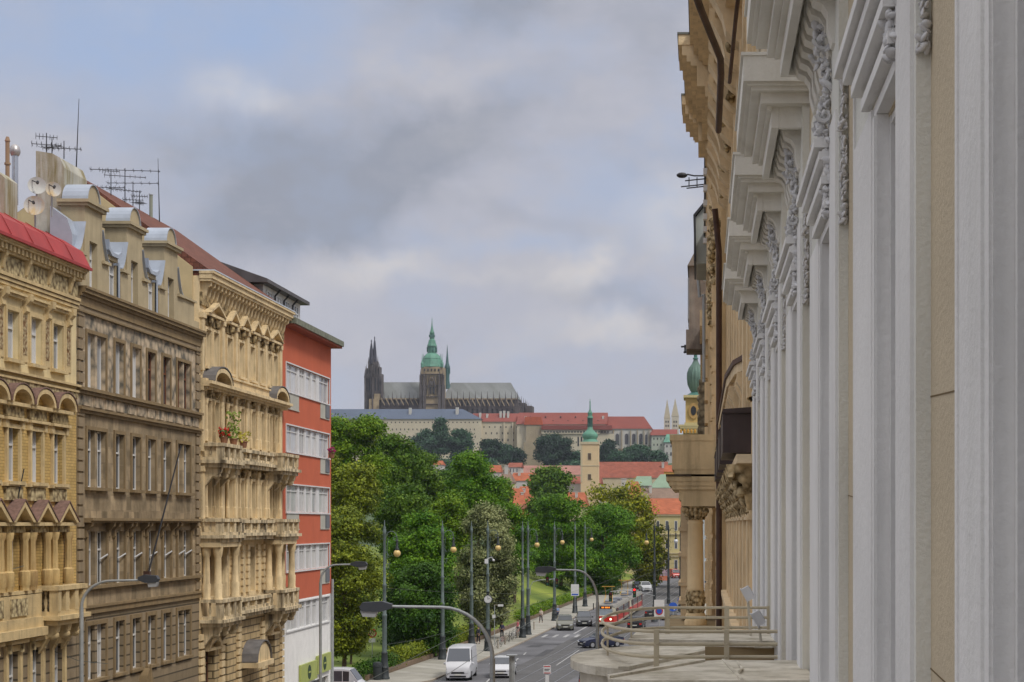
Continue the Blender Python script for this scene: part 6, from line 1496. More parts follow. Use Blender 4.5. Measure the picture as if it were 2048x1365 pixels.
SKIN = mat('skin', (.42, .26, .18), .6, .05)
def skinned(name, pts, edges, radii, m, parent, loc, root=0, sub=1):
    me = bpy.data.meshes.new(name); me.from_pydata([tuple(p) for p in pts], edges, []); me.materials.append(m)
    o = bpy.data.objects.new(name, me); COL.objects.link(o); o.parent = parent
    md = o.modifiers.new('skin', 'SKIN'); md.use_smooth_shade = True
    sv = me.skin_vertices[0].data
    for i, r in enumerate(radii): sv[i].radius = (r, r); sv[i].use_root = (i == root)
    s = o.modifiers.new('sub', 'SUBSURF'); s.levels = sub; s.render_levels = sub
    return o
def person(x, y, rz, lab, shirt, trousers, hair, stride=.25, sit=False, arm=.15):
    T = Thing('person', lab, 'person', (x, y, .13), rz)
    # facing +y local; joints: pelvis 0, spine, chest, neck, head x3
    P_ = [(0, 0, .95), (0, 0, 1.15), (0, 0, 1.38), (0, .01, 1.5), (0, .02, 1.60), (0, .02, 1.72)]; E = [(0, 1), (1, 2), (2, 3), (3, 4), (4, 5)]; Rr = [.13, .12, .13, .055, .085, .075]
    def add(ps, parent, rs):
        k = parent
        for p, r in zip(ps, rs): P_.append(p); Rr.append(r); E.append((k, len(P_)-1)); k = len(P_)-1
        return k
    legs = []; arms = []
    for s in (-1, 1):
        f = stride*s
        lp = [(s*.09, 0, .9), (s*.1, f*.45+.03, .5), (s*.1, f, .1), (s*.11, f+.14, .03)]; legs.append(lp); add(lp, 0, [.095, .06, .045, .04])
        ap = [(s*.19, 0, 1.43), (s*.24, -f*.3, 1.16), (s*.24, -f*.6+arm, .94), (s*.24, -f*.7+arm+.03, .85)]; arms.append(ap); k = add(ap, 2, [.06, .042, .03, .032])
        h = ap[-1]
        for q, (dx, L_) in enumerate(((-.03, .07), (-.01, .085), (.012, .08), (.032, .065))): add([(h[0]+.01*s, h[1]+dx, h[2]-L_*.5), (h[0]-.005*s, h[1]+dx+.01, h[2]-L_)], k, [.009, .008])
        add([(h[0]-.03*s, h[1]+.045, h[2]-.02), (h[0]-.04*s, h[1]+.055, h[2]-.045)], k, [.010, .008])
    skinned('body', P_, E, Rr, SKIN, T.o, None)
    sp = [(0, 0, .98), (0, 0, 1.15), (0, 0, 1.36), (0, 0, 1.46)]; se_ = [(0, 1), (1, 2), (2, 3)]; sr = [.155, .145, .155, .09]
    for ap in arms: sp += [(ap[0][0]*.95, ap[0][1], ap[0][2]), ap[1], tuple(ap[1][i]+(ap[2][i]-ap[1][i])*.8 for i in range(3))]; n = len(sp); se_ += [(2, n-3), (n-3, n-2), (n-2, n-1)]; sr += [.075, .056, .043]
    skinned('shirt', sp, se_, sr, mat('cloth_'+lab[-14:].replace(' ', '_'), shirt, .9, .1, 8), T.o, None)
    tp = [(0, 0, .98)]; te = []; tr_ = [.15]
    for lp in legs: tp += [lp[0], lp[1], (lp[2][0], lp[2][1], lp[2][2]+.03)]; n = len(tp); te += [(0, n-3), (n-3, n-2), (n-2, n-1)]; tr_ += [.11, .075, .06]
    skinned('trousers', tp, te, tr_, mat('trousers_'+lab[-14:].replace(' ', '_'), trousers, .9, .1, 8), T.o, None)
    b = MB()
    for lp in legs: b.ball((lp[3][0], lp[3][1]-.04, .04), .07, 1, 0, (.75, 1.8, .6))
    T.part(b, 'shoes', BLACK, w=False, smooth=60)
    b = MB(); b.ball((0, -.005, 1.71), .105, 2, 0, (.9, 1.05, 1.05)); b.ball((0, -.04, 1.64), .09, 1, 0, (1, .8, 1)); T.part(b, 'hair', mat('hair_'+lab[-14:].replace(' ', '_'), hair, .8), w=False, smooth=60)
    b = MB(); b.ball((-.03, .10, 1.665), .011, 0); b.ball((.03, .10, 1.665), .011, 0); b.box(-.022, .022, .095, .103, 1.585, 1.593); T.part(b, 'eyes_and_mouth', BLACK, w=False)
    b = MB(); b.ball((0, .108, 1.635), .016, 1, 0, (.8, 1.2, 1.3)); b.ball((-.088, .015, 1.645), .022, 1, 0, (.4, .9, 1.3)); b.ball((.088, .015, 1.645), .022, 1, 0, (.4, .9, 1.3)); T.part(b, 'nose_and_ears', SKIN, w=False)
    return T
def pers(u, v, *a, **k): x, y, _ = gp(u, v); return person(x, y, *a, **k)
pers(1004, 1280, R(180), 'person in a dark suit and white shirt walking past the bicycles', (.06, .06, .12), (.015, .015, .02), (.05, .03, .02))
pers(1035.5, 1274, R(100), 'person in a pink top next to the bicycles', (.5, .12, .15), (.2, .2, .22), (.1, .04, .02), .1)
pers(1082, 1248, R(170), 'person in a pale shirt and dark trousers on the park pavement', (.5, .42, .36), (.04, .02, .03), (.06, .04, .03), .3)
pers(1115, 1241, R(30), 'person in a light blue shirt behind the lamp post', (.22, .3, .5), (.02, .03, .08), (.35, .33, .3), .1)
pers(1359, 1219, R(200), 'distant person by the right-hand dark pole', (.05, .1, .4), (.03, .03, .05), (.05, .03, .02), .15)
pers(957, 1290, R(150), 'person in dark clothes standing under the linden', (.05, .05, .07), (.02, .02, .03), (.05, .03, .02), .1)
# far roadside: construction hoarding
x, y = PX(1321, 372), 372; T = Thing('hoarding', 'pale pinkish hoarding panels with an orange mesh fence far up the street', 'fence', (x, y, .1))
b = MB(); 
for k in range(4): b.box(x-2+k*.95, x-1.1+k*.95, y, y+.08, .1, 2.6)
T.part(b, 'panel', mat('lilac_pink_board', (.36, .27, .33), .8, .3, 1.2)); b = MB()
for k in range(10): b.box(x-1.8+k*.38, x-1.5+k*.38, y-1.0, y-.96, .1, 1.1)
b.box(x-1.9, x+1.9, y-1.02, y-.97, .9, 1.1); T.part(b, 'orange_mesh', mat('orange_mesh_fence', (.55, .16, .06), .8, .1))
# ================================================================ TREES
LM = {
 'bright': leafmat('leaf_bright_green', (0.0284, 0.1154, 0.0026), (0.1510, 0.2842, 0.0071)),
 'mid': leafmat('leaf_mid_green', (0.0284, 0.0888, 0.0044), (0.1332, 0.2220, 0.0107)),
 'olive': leafmat('leaf_yellow_olive', (0.0444, 0.0844, 0.0044), (0.2842, 0.3286, 0.0178)),
 'silver': leafmat('leaf_silver_linden', (0.0400, 0.0710, 0.0107), (0.4085, 0.4262, 0.1954)),
 'dark': leafmat('leaf_dark_green', (0.0107, 0.0488, 0.0026), (0.0755, 0.1687, 0.0071)),
 'lime': leafmat('leaf_lime_green', (0.0444, 0.1332, 0.0036), (0.2220, 0.3197, 0.0107)),
 'gold': leafmat('leaf_gold_green', (0.0444, 0.0888, 0.0036), (0.3730, 0.3730, 0.0107)),
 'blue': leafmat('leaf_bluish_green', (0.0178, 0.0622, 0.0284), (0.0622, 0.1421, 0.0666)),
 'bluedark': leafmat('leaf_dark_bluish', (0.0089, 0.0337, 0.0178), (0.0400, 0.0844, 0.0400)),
}
BARK = mat('tree_bark', (.10, .075, .05), .95, .3, 4, .6, 10)
def foliage(name, lobes, n, m, leaf, mt, parent, loc, seed=1, spread=.45, flat=1., solid=.55):
    g = np.random.default_rng(seed); L = np.array(lobes, float)
    vol = (L[:, 3]*L[:, 4]*L[:, 5])**.67; pk = g.choice(len(L), n, p=vol/vol.sum())
    d = g.normal(size=(n, 3)); d /= np.linalg.norm(d, axis=1)[:, None]
    rad = (solid+(1-solid)*g.random(n)**.6)*(1+.12*g.normal(size=n))
    C = L[pk, :3]+d*L[pk, 3:6]*rad[:, None]
    shade = .35*g.random(len(L))[pk]+.65*g.random(n)**1.6
    C = np.repeat(C, m, 0); sh = np.clip(np.repeat(shade, m)+g.normal(size=n*m)*.08, 0, 1)
    C = C+g.normal(size=C.shape)*spread*np.array([1, 1, .6*flat])
    nrm = .75*g.normal(size=C.shape)+1.25*np.repeat(d, m, 0)+np.array([0, 0, .55]); nrm /= np.linalg.norm(nrm, axis=1)[:, None]
    u = np.cross(nrm, g.normal(size=C.shape)); u /= np.linalg.norm(u, axis=1)[:, None]; w = np.cross(nrm, u)
    s = leaf*(.6+.8*g.random(len(C)))[:, None]
    V = np.stack([C-u*s, C+w*s*.55, C+u*s, C-w*s*.55], 1).reshape(-1, 3)-np.array(loc)
    N = len(C); me = bpy.data.meshes.new(name)
    me.vertices.add(4*N); me.vertices.foreach_set('co', V.astype(np.float32).ravel())
    me.loops.add(4*N); me.loops.foreach_set('vertex_index', np.arange(4*N, dtype=np.int32))
    me.polygons.add(N); me.polygons.foreach_set('loop_start', np.arange(0, 4*N, 4, dtype=np.int32)); me.polygons.foreach_set('loop_total', np.full(N, 4, np.int32))
    me.update(calc_edges=True); a = me.attributes.new('shade', 'FLOAT', 'FACE'); a.data.foreach_set('value', sh.astype(np.float32))
    me.materials.append(mt); o = bpy.data.objects.new(name, me); COL.objects.link(o); o.parent = parent; return o
LD = 1.0
def tree(label, Y, u0, u1, v0, v1, kind, base_z=None, n=None, leaf=.2, shape='round', seed=1, group=None, name='broadleaf_tree', depth=1., m=9, nl=0, spread=None, solid=.72, cat='tree'):
    x0, x1, z1, z0 = PX(u0, Y), PX(u1, Y), PZ(v0, Y), PZ(v1, Y)
    cx, cz = (x0+x1)/2, (z0+z1)/2; rx, rz = (x1-x0)/2, (z1-z0)/2
    if base_z is None: base_z = park_z(cx, Y) if 130 < Y < 430 else 0
    loc = (cx, Y, base_z); T = Thing(name, label, cat, loc, 0, group)
    g = random.Random(seed); lobes = []; nl = int(max(nl, 22)*1.9)
    for k in range(nl):
        t = g.uniform(-1, 1)
        if shape == 'cone': w = .95*(1-(t+1)/2)**.7+.08
        elif shape == 'egg': w = math.sqrt(max(0, 1-t*t))**.8*(1-.25*max(0, t))
        else: w = math.sqrt(max(0, 1-t*t))**.7
        a = g.uniform(0, 2*pi); q = g.uniform(.55, .86)
        lr = g.uniform(.17, .30)*min(rx, rz*.8)
        lobes.append((cx+cos(a)*rx*w*q, Y+sin(a)*rx*depth*w*q, cz+t*(rz-lr*.7), lr*1.15, lr*1.15, lr*.9))
    lobes.append((cx, Y, cz, rx*.55, rx*.55*depth, rz*.68))
    n = n or int(220+rx*rz*38)
    if Y < 350: leaf *= .68; m = int(m*1.7); spread = (spread or leaf*2.4)
    foliage('crown', lobes, n, m, leaf, LM[kind], T.o, loc, seed, spread or leaf*2.1, solid=solid)
    b = MB(); h = cz-base_z; r = max(.12, rx*.07)
    b.tube([(cx, Y, base_z-.3), (cx+.02*h, Y, base_z+h*.4), (cx, Y, cz+rz*.3)], r, 8, r1=r*.35)
    for k in range(7):
        a = g.uniform(0, 2*pi); z = base_z+h*g.uniform(.35, .9); e = g.uniform(.5, .8)
        b.tube([(cx, Y, z), (cx+cos(a)*rx*e*.5, Y+sin(a)*rx*e*.5, z+rz*.25), (cx+cos(a)*rx*e, Y+sin(a)*rx*e, z+rz*.4)], r*.45, 5, r1=r*.1)
    T.part(b, 'trunk', BARK); return T
GP_ = 'park trees beside the road'
tree('yellowish green chestnut at the corner of the red block, lowest at the left', 138, 612, 762, 1012, 1312, 'olive', leaf=.17, seed=2, shape='egg', group=GP_, nl=34, n=3000)
tree('golden olive tree showing over the front chestnut, against the red block', 175, 600, 757, 905, 1140, 'olive', leaf=.2, seed=3, group=GP_, n=2400)
tree('tall mid green tree at the top left of the park', 225, 640, 778, 828, 1010, 'lime', leaf=.26, seed=4, group=GP_, n=2600)
tree('second tall tree beside the top left one, slightly lower and darker', 245, 730, 850, 872, 1060, 'mid', leaf=.28, seed=5, group=GP_, n=2600)
tree('broad dark tree sloping down behind the amber lamps', 265, 790, 905, 905, 1090, 'mid', leaf=.3, seed=6, group=GP_, n=2600)
tree('dark tree in the middle of the park skyline', 280, 850, 945, 928, 1090, 'dark', leaf=.3, seed=7, group=GP_, n=2000)
tree('bright green feathery tree rising in the middle of the park', 230, 893, 1012, 902, 1060, 'bright', leaf=.24, seed=8, group=GP_, n=2600)
tree('mid green tree below the two tall ones at the left', 190, 745, 850, 955, 1110, 'mid', leaf=.22, seed=9, group=GP_, n=2200)
tree('large bright green locust between the first two lamp posts, crown upper half', 168, 775, 905, 1030, 1200, 'bright', leaf=.19, seed=10, group=GP_, n=3200)
tree('deep green tree reaching down to the hedge behind the delivery van', 158, 760, 925, 1130, 1312, 'dark', leaf=.18, seed=11, group=GP_, n=3400, nl=30)
tree('light green tree between the locust and the silvery linden', 205, 850, 950, 985, 1120, 'lime', leaf=.22, seed=12, group=GP_, n=1800)
tree('silvery grey linden, cone-topped, behind the clock post', 183, 910, 1044, 1010, 1252, 'silver', leaf=.20, seed=13, shape='egg', group=GP_, n=3600, nl=34)
tree('green tree between the silvery linden and the pole pair', 235, 975, 1082, 1008, 1150, 'bright', leaf=.24, seed=14, group=GP_, n=2300)
tree('small dark tree left of the second lamp post, low in the park', 150, 668, 735, 1190, 1300, 'dark', leaf=.17, seed=15, group=GP_, n=1300)
tree('bright green locust above the curved tram lamp', 285, 1062, 1180, 985, 1190, 'bright', leaf=.27, seed=16, group=GP_, n=3200)
tree('bright green locust behind the tram, widest of its row', 300, 1130, 1283, 1010, 1200, 'bright', leaf=.27, seed=17, group=GP_, n=3800, nl=30)
tree('dark green tree behind the tram roof', 320, 1080, 1250, 1110, 1200, 'dark', leaf=.28, seed=18, group=GP_, n=2000)
tree('rough golden green tree with drooping clumps in front of the cream building', 330, 1150, 1322, 962, 1135, 'gold', leaf=.42, seed=19, group=GP_, n=1700, m=8, nl=26, solid=.4)
tree('narrow drooping end of the golden tree row beside the cream building', 335, 1262, 1332, 1040, 1170, 'gold', leaf=.38, seed=20, group=GP_, n=600, solid=.35)
tree('dark ivy covered column shaped tree behind the far pickup', 345, 1268, 1312, 1085, 1172, 'dark', leaf=.3, seed=21, group=GP_, n=900)
tree('small round dark tree among the orange roofs', 420, 1062, 1138, 938, 1000, 'mid', base_z=2, leaf=.42, seed=22, n=1100, group='trees among the town roofs')
tree('slim green tree between two orange roofs', 400, 1062, 1108, 985, 1090, 'mid', base_z=2, leaf=.4, seed=23, n=900, group='trees among the town roofs')
tree('pale green small tree at the left of the roofs', 430, 985, 1018, 955, 1020, 'lime', base_z=2, leaf=.42, seed=24, n=500, group='trees among the town roofs')
GC = 'bluish trees on the castle slope'
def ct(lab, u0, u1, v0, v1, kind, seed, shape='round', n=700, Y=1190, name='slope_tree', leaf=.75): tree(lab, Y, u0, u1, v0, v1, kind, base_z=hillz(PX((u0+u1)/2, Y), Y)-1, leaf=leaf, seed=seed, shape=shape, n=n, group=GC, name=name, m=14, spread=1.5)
ct('broad bluish tree left of the conifer on the castle slope', 824, 880, 862, 922, 'blue', 31, n=1100)
ct('tall dark conifer standing against the castle wall', 866, 896, 838, 905, 'blue', 32, 'cone', n=700, name='conifer')
ct('round bluish tree right of the conifer', 897, 944, 861, 915, 'blue', 33, n=900)
ct('low bluish tree below the round one', 905, 935, 895, 935, 'blue', 34, n=400)
ct('dark tree under the red-roofed castle wing', 963, 1001, 881, 925, 'bluedark', 35, n=700)
ct('green tree right of the dark one under the wing', 1000, 1028, 889, 928, 'blue', 36, n=500)
ct('narrow dark tree beside the castle bastion', 1024, 1046, 898, 932, 'bluedark', 37, 'egg', n=350)
ct('big dark spreading tree on the castle terrace', 1068, 1149, 871, 932, 'bluedark', 38, n=1600)
ct('small tree left of the church tower', 1140, 1166, 905, 935, 'blue', 39, n=300)
ct('pointed dark tree right of the church tower', 1198, 1232, 883, 926, 'bluedark', 40, 'egg', n=500)
ct('wide bluish tree under the chapel windows', 1246, 1302, 891, 926, 'blue', 41, n=700)
ct('small bluish tree near the right end of the slope', 1300, 1333, 905, 928, 'blue', 42, n=300)
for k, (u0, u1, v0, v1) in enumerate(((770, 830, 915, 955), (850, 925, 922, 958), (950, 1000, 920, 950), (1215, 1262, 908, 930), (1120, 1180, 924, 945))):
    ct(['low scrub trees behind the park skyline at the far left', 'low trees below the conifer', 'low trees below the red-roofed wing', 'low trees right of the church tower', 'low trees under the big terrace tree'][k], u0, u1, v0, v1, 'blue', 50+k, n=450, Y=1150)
def hedge(lab, y0, y1, h, kind, seed):
    ys = np.arange(y0, y1, 1.1); lob = [(kl(y)-5.7, y, .3+h*.55, .75, .8, h*.55) for y in ys]; T = Thing('hedge', lab, 'hedge', (kl((y0+y1)/2)-5.7, (y0+y1)/2, 0.1), 0, None)
    foliage('foliage', lob, int(len(ys)*55), 6, .10, LM[kind], T.o, T.loc, seed, .16)
    b = MB(); 
    for y in ys[::2]: b.cyl((kl(y)-5.7, y, .1), (kl(y)-5.7, y, h*.7), .04, n=5)
    T.part(b, 'stems', BARK)
hedge('yellowish hedge along the pavement behind the parked bicycles', 146, 190, 1.5, 'olive', 60); hedge('green hedge along the lawn left of the tram', 214, 330, 1.3, 'lime', 61)
hedge('short dark hedge between the lamp posts near the white van', 134.8, 145, 1.1, 'dark', 62)

# ================================================================ CASTLE HILL
YC = 1250.
def ub(mb, u0, u1, v0, v1, Y, dep, mi=0): return mb.box(PX(u0, Y), PX(u1, Y), Y, Y+dep, PZ(v1, Y), PZ(v0, Y), mi)
CASTW = mat('castle_cream_render', (0.560, 0.497, 0.375), .9, .08, .05, stain=.25, stcol=(.34, .30, .22)); CASTW2 = mat('castle_tan_stone', (.34, .28, .19), .9, .2, .08, stain=.4)
REDROOF = mat('castle_red_tile', (.22, .062, .046), .85, .15, .06, stain=.25, stcol=(.20, .05, .045)); BLUEROOF = mat('castle_blue_slate', (.085, .11, .16), .7, .12, .05, stain=.3, stcol=(.11, .14, .19))
GOTH = mat('sooty_gothic_stone', (.10, .088, .085), .95, .4, .15, stain=.5, stcol=(.03, .028, .03)); GOTH2 = mat('lighter_gothic_stone', (.33, .26, .165), .95, .35, .12, stain=.6, stcol=(.06, .05, .045))
LEADROOF = mat('greenish_lead_roof', (.185, .195, .195), .7, .12, .1, courses=(3, 30, .75)); VERD = mat('verdigris_copper', (.10, .25, .18), .6, .25, .25, stain=.4, stcol=(.05, .12, .10)); VERD2 = mat('dark_verdigris', (.05, .13, .11), .6, .3, .25)
WDARK = mat('dark_window_void', (.03, .032, .035), .4); CHW = mat('white_chimney', (.5, .49, .46), .8)
def roof_block(T, u0, u1, vr, ve, Y, dep, m, hipl=0, hipr=0, over=0, name='roof', parent=None):
    """roof with its ridge parallel to the view plane, hips in px"""
    x0, x1 = PX(u0, Y), PX(u1, Y); ze, zr = PZ(ve, Y), PZ(vr, Y); hl, hr = hipl*Y/F, hipr*Y/F; o = over
    vs = [(x0-o, Y-o, ze), (x1+o, Y-o, ze), (x1+o, Y+dep+o, ze), (x0-o, Y+dep+o, ze), (x0-o+hl, Y+dep/2, zr), (x1+o-hr, Y+dep/2, zr)]
    b = MB().add(vs, [(0, 1, 5, 4), (1, 2, 5), (2, 3, 4, 5), (3, 0, 4), (3, 2, 1, 0)]); return T.part(b, name, m, parent=parent)
def wins(T, us, v0, v1, w, Y, m=None, name='window'):
    for u in us:
        b = MB(); b.box(PX(u-w/2, Y), PX(u+w/2, Y), Y-.12, Y+.1, PZ(v1, Y), PZ(v0, Y)); T.part(b, name, m or WDARK)
def hz(u0, u1): x = PX((u0+u1)/2, YC); return hillz(x, YC)
def wing(lab, u0, u1, vr, ve, vb, Y, dep, wm_, rm, hl=0, hr=0, rows=(), name='palace_wing', chim=(), over=.8):
    T = Thing(name, lab, 'castle', (PX((u0+u1)/2, Y), Y, PZ(vb, Y))); b = MB(); ub(b, u0, u1, ve, vb, Y, dep); T.part(b, 'wall', wm_)
    r = roof_block(T, u0, u1, vr, ve, Y, dep, rm, hl, hr, over)
    for (us, v0, v1, w) in rows: wins(T, us, v0, v1, w, Y)
    for u, v, w in chim:
        b = MB(); ub(b, u-w/2, u+w/2, v, ve-1, Y+dep*.2, 2.5); T.part(b, 'chimney', CHW, parent=r)
    return T, r
ar = lambda a, b, s: list(np.arange(a, b, s))
T, r = wing('long cream castle wing with a blue grey roof', 640, 962, 817, 838.5, 940, YC, 18, CASTW, BLUEROOF, 8, 42, [(ar(750, 955, 8.2), 844, 846.5, 2.0), (ar(752, 955, 8.2), 857.5, 861, 1.7), (ar(770, 955, 8.2), 872, 876, 1.7), (ar(930, 955, 8.2), 886, 890, 1.7)], chim=((820, 816, 5), (914, 815, 5.5)))
T2, r = wing('cream castle wing with a plain red roof, stepping down from the blue one', 945, 1046, 826, 844, 950, YC+4, 15, CASTW, REDROOF, 0, 0, [(ar(968, 1042, 11), 853, 856, 2), (ar(972, 1042, 11), 865, 869, 2), (ar(972, 1042, 11), 878, 883, 2.2), (ar(972, 1042, 11), 892, 896, 2.0)], chim=((960, 826, 4), (974, 828, 4), (1001, 823, 4), (1008, 822, 4), (1016, 823, 4)))
b = MB()
for u in (1008, 1025, 1040): ub(b, u-1, u+1, 845, 930, YC+1.5, 3)
T2.part(b, 'buttress', CASTW)
T3, r = wing('old palace with a long red roof and tan stone wall', 1034, 1212, 824, 849, 940, YC-4, 20, CASTW, REDROOF, 3, 0, [((1070, 1073), 866, 872, 3.5), ((1067, 1073, 1079), 878, 889, 2.2), ((1155, 1157.5), 877, 896, 2.5)], chim=((1051, 833, 3.5), (1206, 832, 4)))
b = MB(); 
for k, u in enumerate(ar(1060, 1205, 15)): ub(b, u, u+2, 833+(k % 2)*8, 836+(k % 2)*8, YC+.5-(k % 2)*2.3, 2)
T3.part(b, 'roof_dormers', WDARK, parent=r)
b = MB(); ub(b, 1052, 1085, 850, 905, YC-7, 4); ub(b, 1047, 1085, 884, 935, YC-9, 6); T3.part(b, 'tan_annexe', CASTW2)
b = MB(); b.prism([(PX(1050, YC), PZ(850, YC-7)), (PX(1087, YC), PZ(850, YC-7)), (PX(1085, YC), PZ(834, YC-7)), (PX(1052, YC), PZ(834, YC-7))], 'y', YC-7.5, YC-4); T3.part(b, 'bright_annexe_roof', mat('bright_orange_tile', (.42, .10, .045), .85, .15, .3))
b = MB(); ub(b, 1083, 1200, 860, 868, YC-8, 4); ub(b, 1083, 1228, 868, 935, YC-7, 3); T3.part(b, 'terrace_gallery', CASTW)
b = MB(); b.box(PX(1085, YC), PX(1225, YC), YC-9, YC-4, PZ(861, YC), PZ(852.5, YC)); T3.part(b, 'gallery_roof', REDROOF)
wins(T3, ar(1090, 1220, 6), 862.5, 866, 2.5, YC-8); wins(T3, (1156.5, 1163), 874, 893, 3, YC-7)
T4, r = wing('white gothic chapel with tall arched windows and a red hipped roof', 1212, 1303, 832, 858, 930, YC-2, 17, mat('pale_grey_plaster', (.50, .49, .46), .9, .06, .1), REDROOF, 0, 18, (), name='castle_chapel')
for u in (1234.5, 1253, 1267.5, 1281.5, 1292.5):
    w = 3.3 if u < 1290 else 2; b = MB(); x0, x1 = PX(u-w, YC-2), PX(u+w, YC-2); zt = PZ(872, YC-2); zb = PZ(889, YC-2); c = (x0+x1)/2; r_ = (x1-x0)/2
    b.prism([(x0, zb)]+[(c-r_*cos(pi*i/8), zt+r_*1.3*sin(pi*i/8)) for i in range(9)]+[(x1, zb)], 'y', YC-2.15, YC-1.9); T4.part(b, 'arched_window', mat('chapel_window_glass', (.09, .09, .10), .4, .2, .5) if 'chapel_window_glass' not in bpy.data.materials else bpy.data.materials['chapel_window_glass'])
b = MB()
for u in (1227, 1243.5, 1261, 1275, 1288, 1298): ub(b, u-.8, u+.8, 860, 905, YC-4, 2)
ub(b, 1227, 1303, 898, 901, YC-3.2, 1.2); T4.part(b, 'buttress', CASTW2)
T5, r = wing('small red roofed palace under the twin white towers', 1303, 1352, 858, 871, 930, YC-6, 15, mat('pale_green_plaster', (.40, .43, .36), .9, .08), REDROOF, 0, 0, [(ar(1308, 1350, 7), 876, 880, 2), (ar(1308, 1350, 7), 888, 892, 2)])
T6, r = wing('white end house of the castle row with a copper green roof', 1329, 1372, 868, 885, 935, YC-14, 12, mat('dull_white_plaster', (.46, .45, .42), .9, .08), VERD, 6, 6, [((1334, 1342, 1352), 891, 895, 2.5), ((1334, 1342, 1352), 905, 912, 2.5)], name='castle_house')
T = Thing('church_towers', 'pair of slender white romanesque towers with pyramid spires', 'tower', (PX(1343, YC+15), YC+15, PZ(860, YC+15)))
for a, b_, vt, vb in ((1328, 1340.5, 799, 837), (1343, 1357.5, 797, 833)):
    Yt = YC+15; b = MB(); ub(b, a, b_, vb, 875, Yt, (b_-a)*Yt/F); T.part(b, 'tower_shaft', mat('white_limestone_'+str(a), (.50, .47, .38), .9, .08))
    b = MB(); cx = PX((a+b_)/2, Yt); w = (b_-a)/2*Yt/F; b.lathe([(w*1.05, PZ(vb, Yt)), (w*.35, PZ(vt+12, Yt)), (.1, PZ(vt, Yt))], (cx, Yt+w, 0), 4, sq=True, rot=0); T.part(b, 'spire', mat('pale_stone_spire_'+str(a), (.40, .36, .27), .9, .1))
    wins(T, ((a+b_)/2-2.2, (a+b_)/2+2.2), 842, 846, 2.2, Yt); wins(T, ((a+b_)/2-2.2, (a+b_)/2+2.2), 850, 854, 2.2, Yt)

# ---- the cathedral
YK = 1295.
C = Thing('cathedral', 'dark gothic cathedral with twin west spires and a green capped main tower', 'cathedral', (PX(880, YK), YK, PZ(840, YK)))
def cb(mb, u0, u1, v0, v1, dy=0, dep=14): return ub(mb, u0, u1, v0, v1, YK+dy, dep)
def pinn(mb, u, v0, v1, w=1.4, dy=-3):
    Y = YK+dy; x = PX(u, Y); hw = w/2*Y/F; z1, z0 = PZ(v0, Y), PZ(v1, Y); zm = z1-(z1-z0)*.5
    mb.lathe([(hw, z0), (hw, zm), (hw*1.4, zm), (hw*.7, zm+(z1-zm)*.3), (.05, z1)], (x, Y, 0), 4, sq=True)
b = MB(); cb(b, 757, 842, 797, 840, 0, 26); cb(b, 889, 1035, 797, 842, 0, 26); C.part(b, 'nave_wall', GOTH)
b = MB(); cb(b, 760, 838, 806, 840, -6, 6); cb(b, 900, 1040, 812, 842, -8, 8); C.part(b, 'aisle_wall', GOTH)
r = roof_block(C, 757, 842, 762, 797.5, YK, 26, LEADROOF); r2 = roof_block(C, 885, 1036, 763, 798, YK, 26, LEADROOF, 12, 18)
b = MB()
for k in range(9): pinn(b, 768+k*8.5, 784 if k % 2 == 0 else 790, 812, 1.8)
for k in range(12): pinn(b, 903+k*12, 783, 815, 2.0); pinn(b, 909+k*11.5, 795, 815, 1.6, -7)
for k, u in enumerate((1031, 1036, 1043, 1047, 1051, 1054, 1057.5, 1062)): pinn(b, u, 786+k*3.2, 824, 1.7, -2-k)
C.part(b, 'pinnacles', GOTH)
b = MB()
for k in range(8):
    u = 766+k*9.5; b.prism([(PX(u, YK), PZ(797, YK)), (PX(u+7, YK), PZ(810, YK)), (PX(u+7, YK), PZ(813, YK)), (PX(u, YK), PZ(801, YK))], 'y', YK-8, YK-7)
for k in range(14):
    u = 900+k*9.6; b.prism([(PX(u, YK), PZ(800, YK)), (PX(u+6, YK), PZ(812, YK)), (PX(u+6, YK), PZ(815, YK)), (PX(u, YK), PZ(804, YK))], 'y', YK-10, YK-9)
cb(b, 757, 838, 797, 799, -1, 1); cb(b, 893, 1035, 797, 799.5, -1, 1); C.part(b, 'flying_buttress', GOTH2)
b = MB()
for k in range(7): cb(b, 768+k*10, 772+k*10, 801, 806, -.3, .3)
for k in range(13): cb(b, 903+k*10, 908+k*10, 802, 811, -.3, .3); cb(b, 903+k*10, 907+k*10, 818, 832, -8.3, .3)
C.part(b, 'tracery_window', WDARK)
b = MB(); vs = [(1030, 800, 1036), (1036, 806, 1050), (1048, 812, 1064)]
for u0, v0, u1 in vs: cb(b, u0, u1, v0, 842, 4, 16)
C.part(b, 'apse', GOTH)
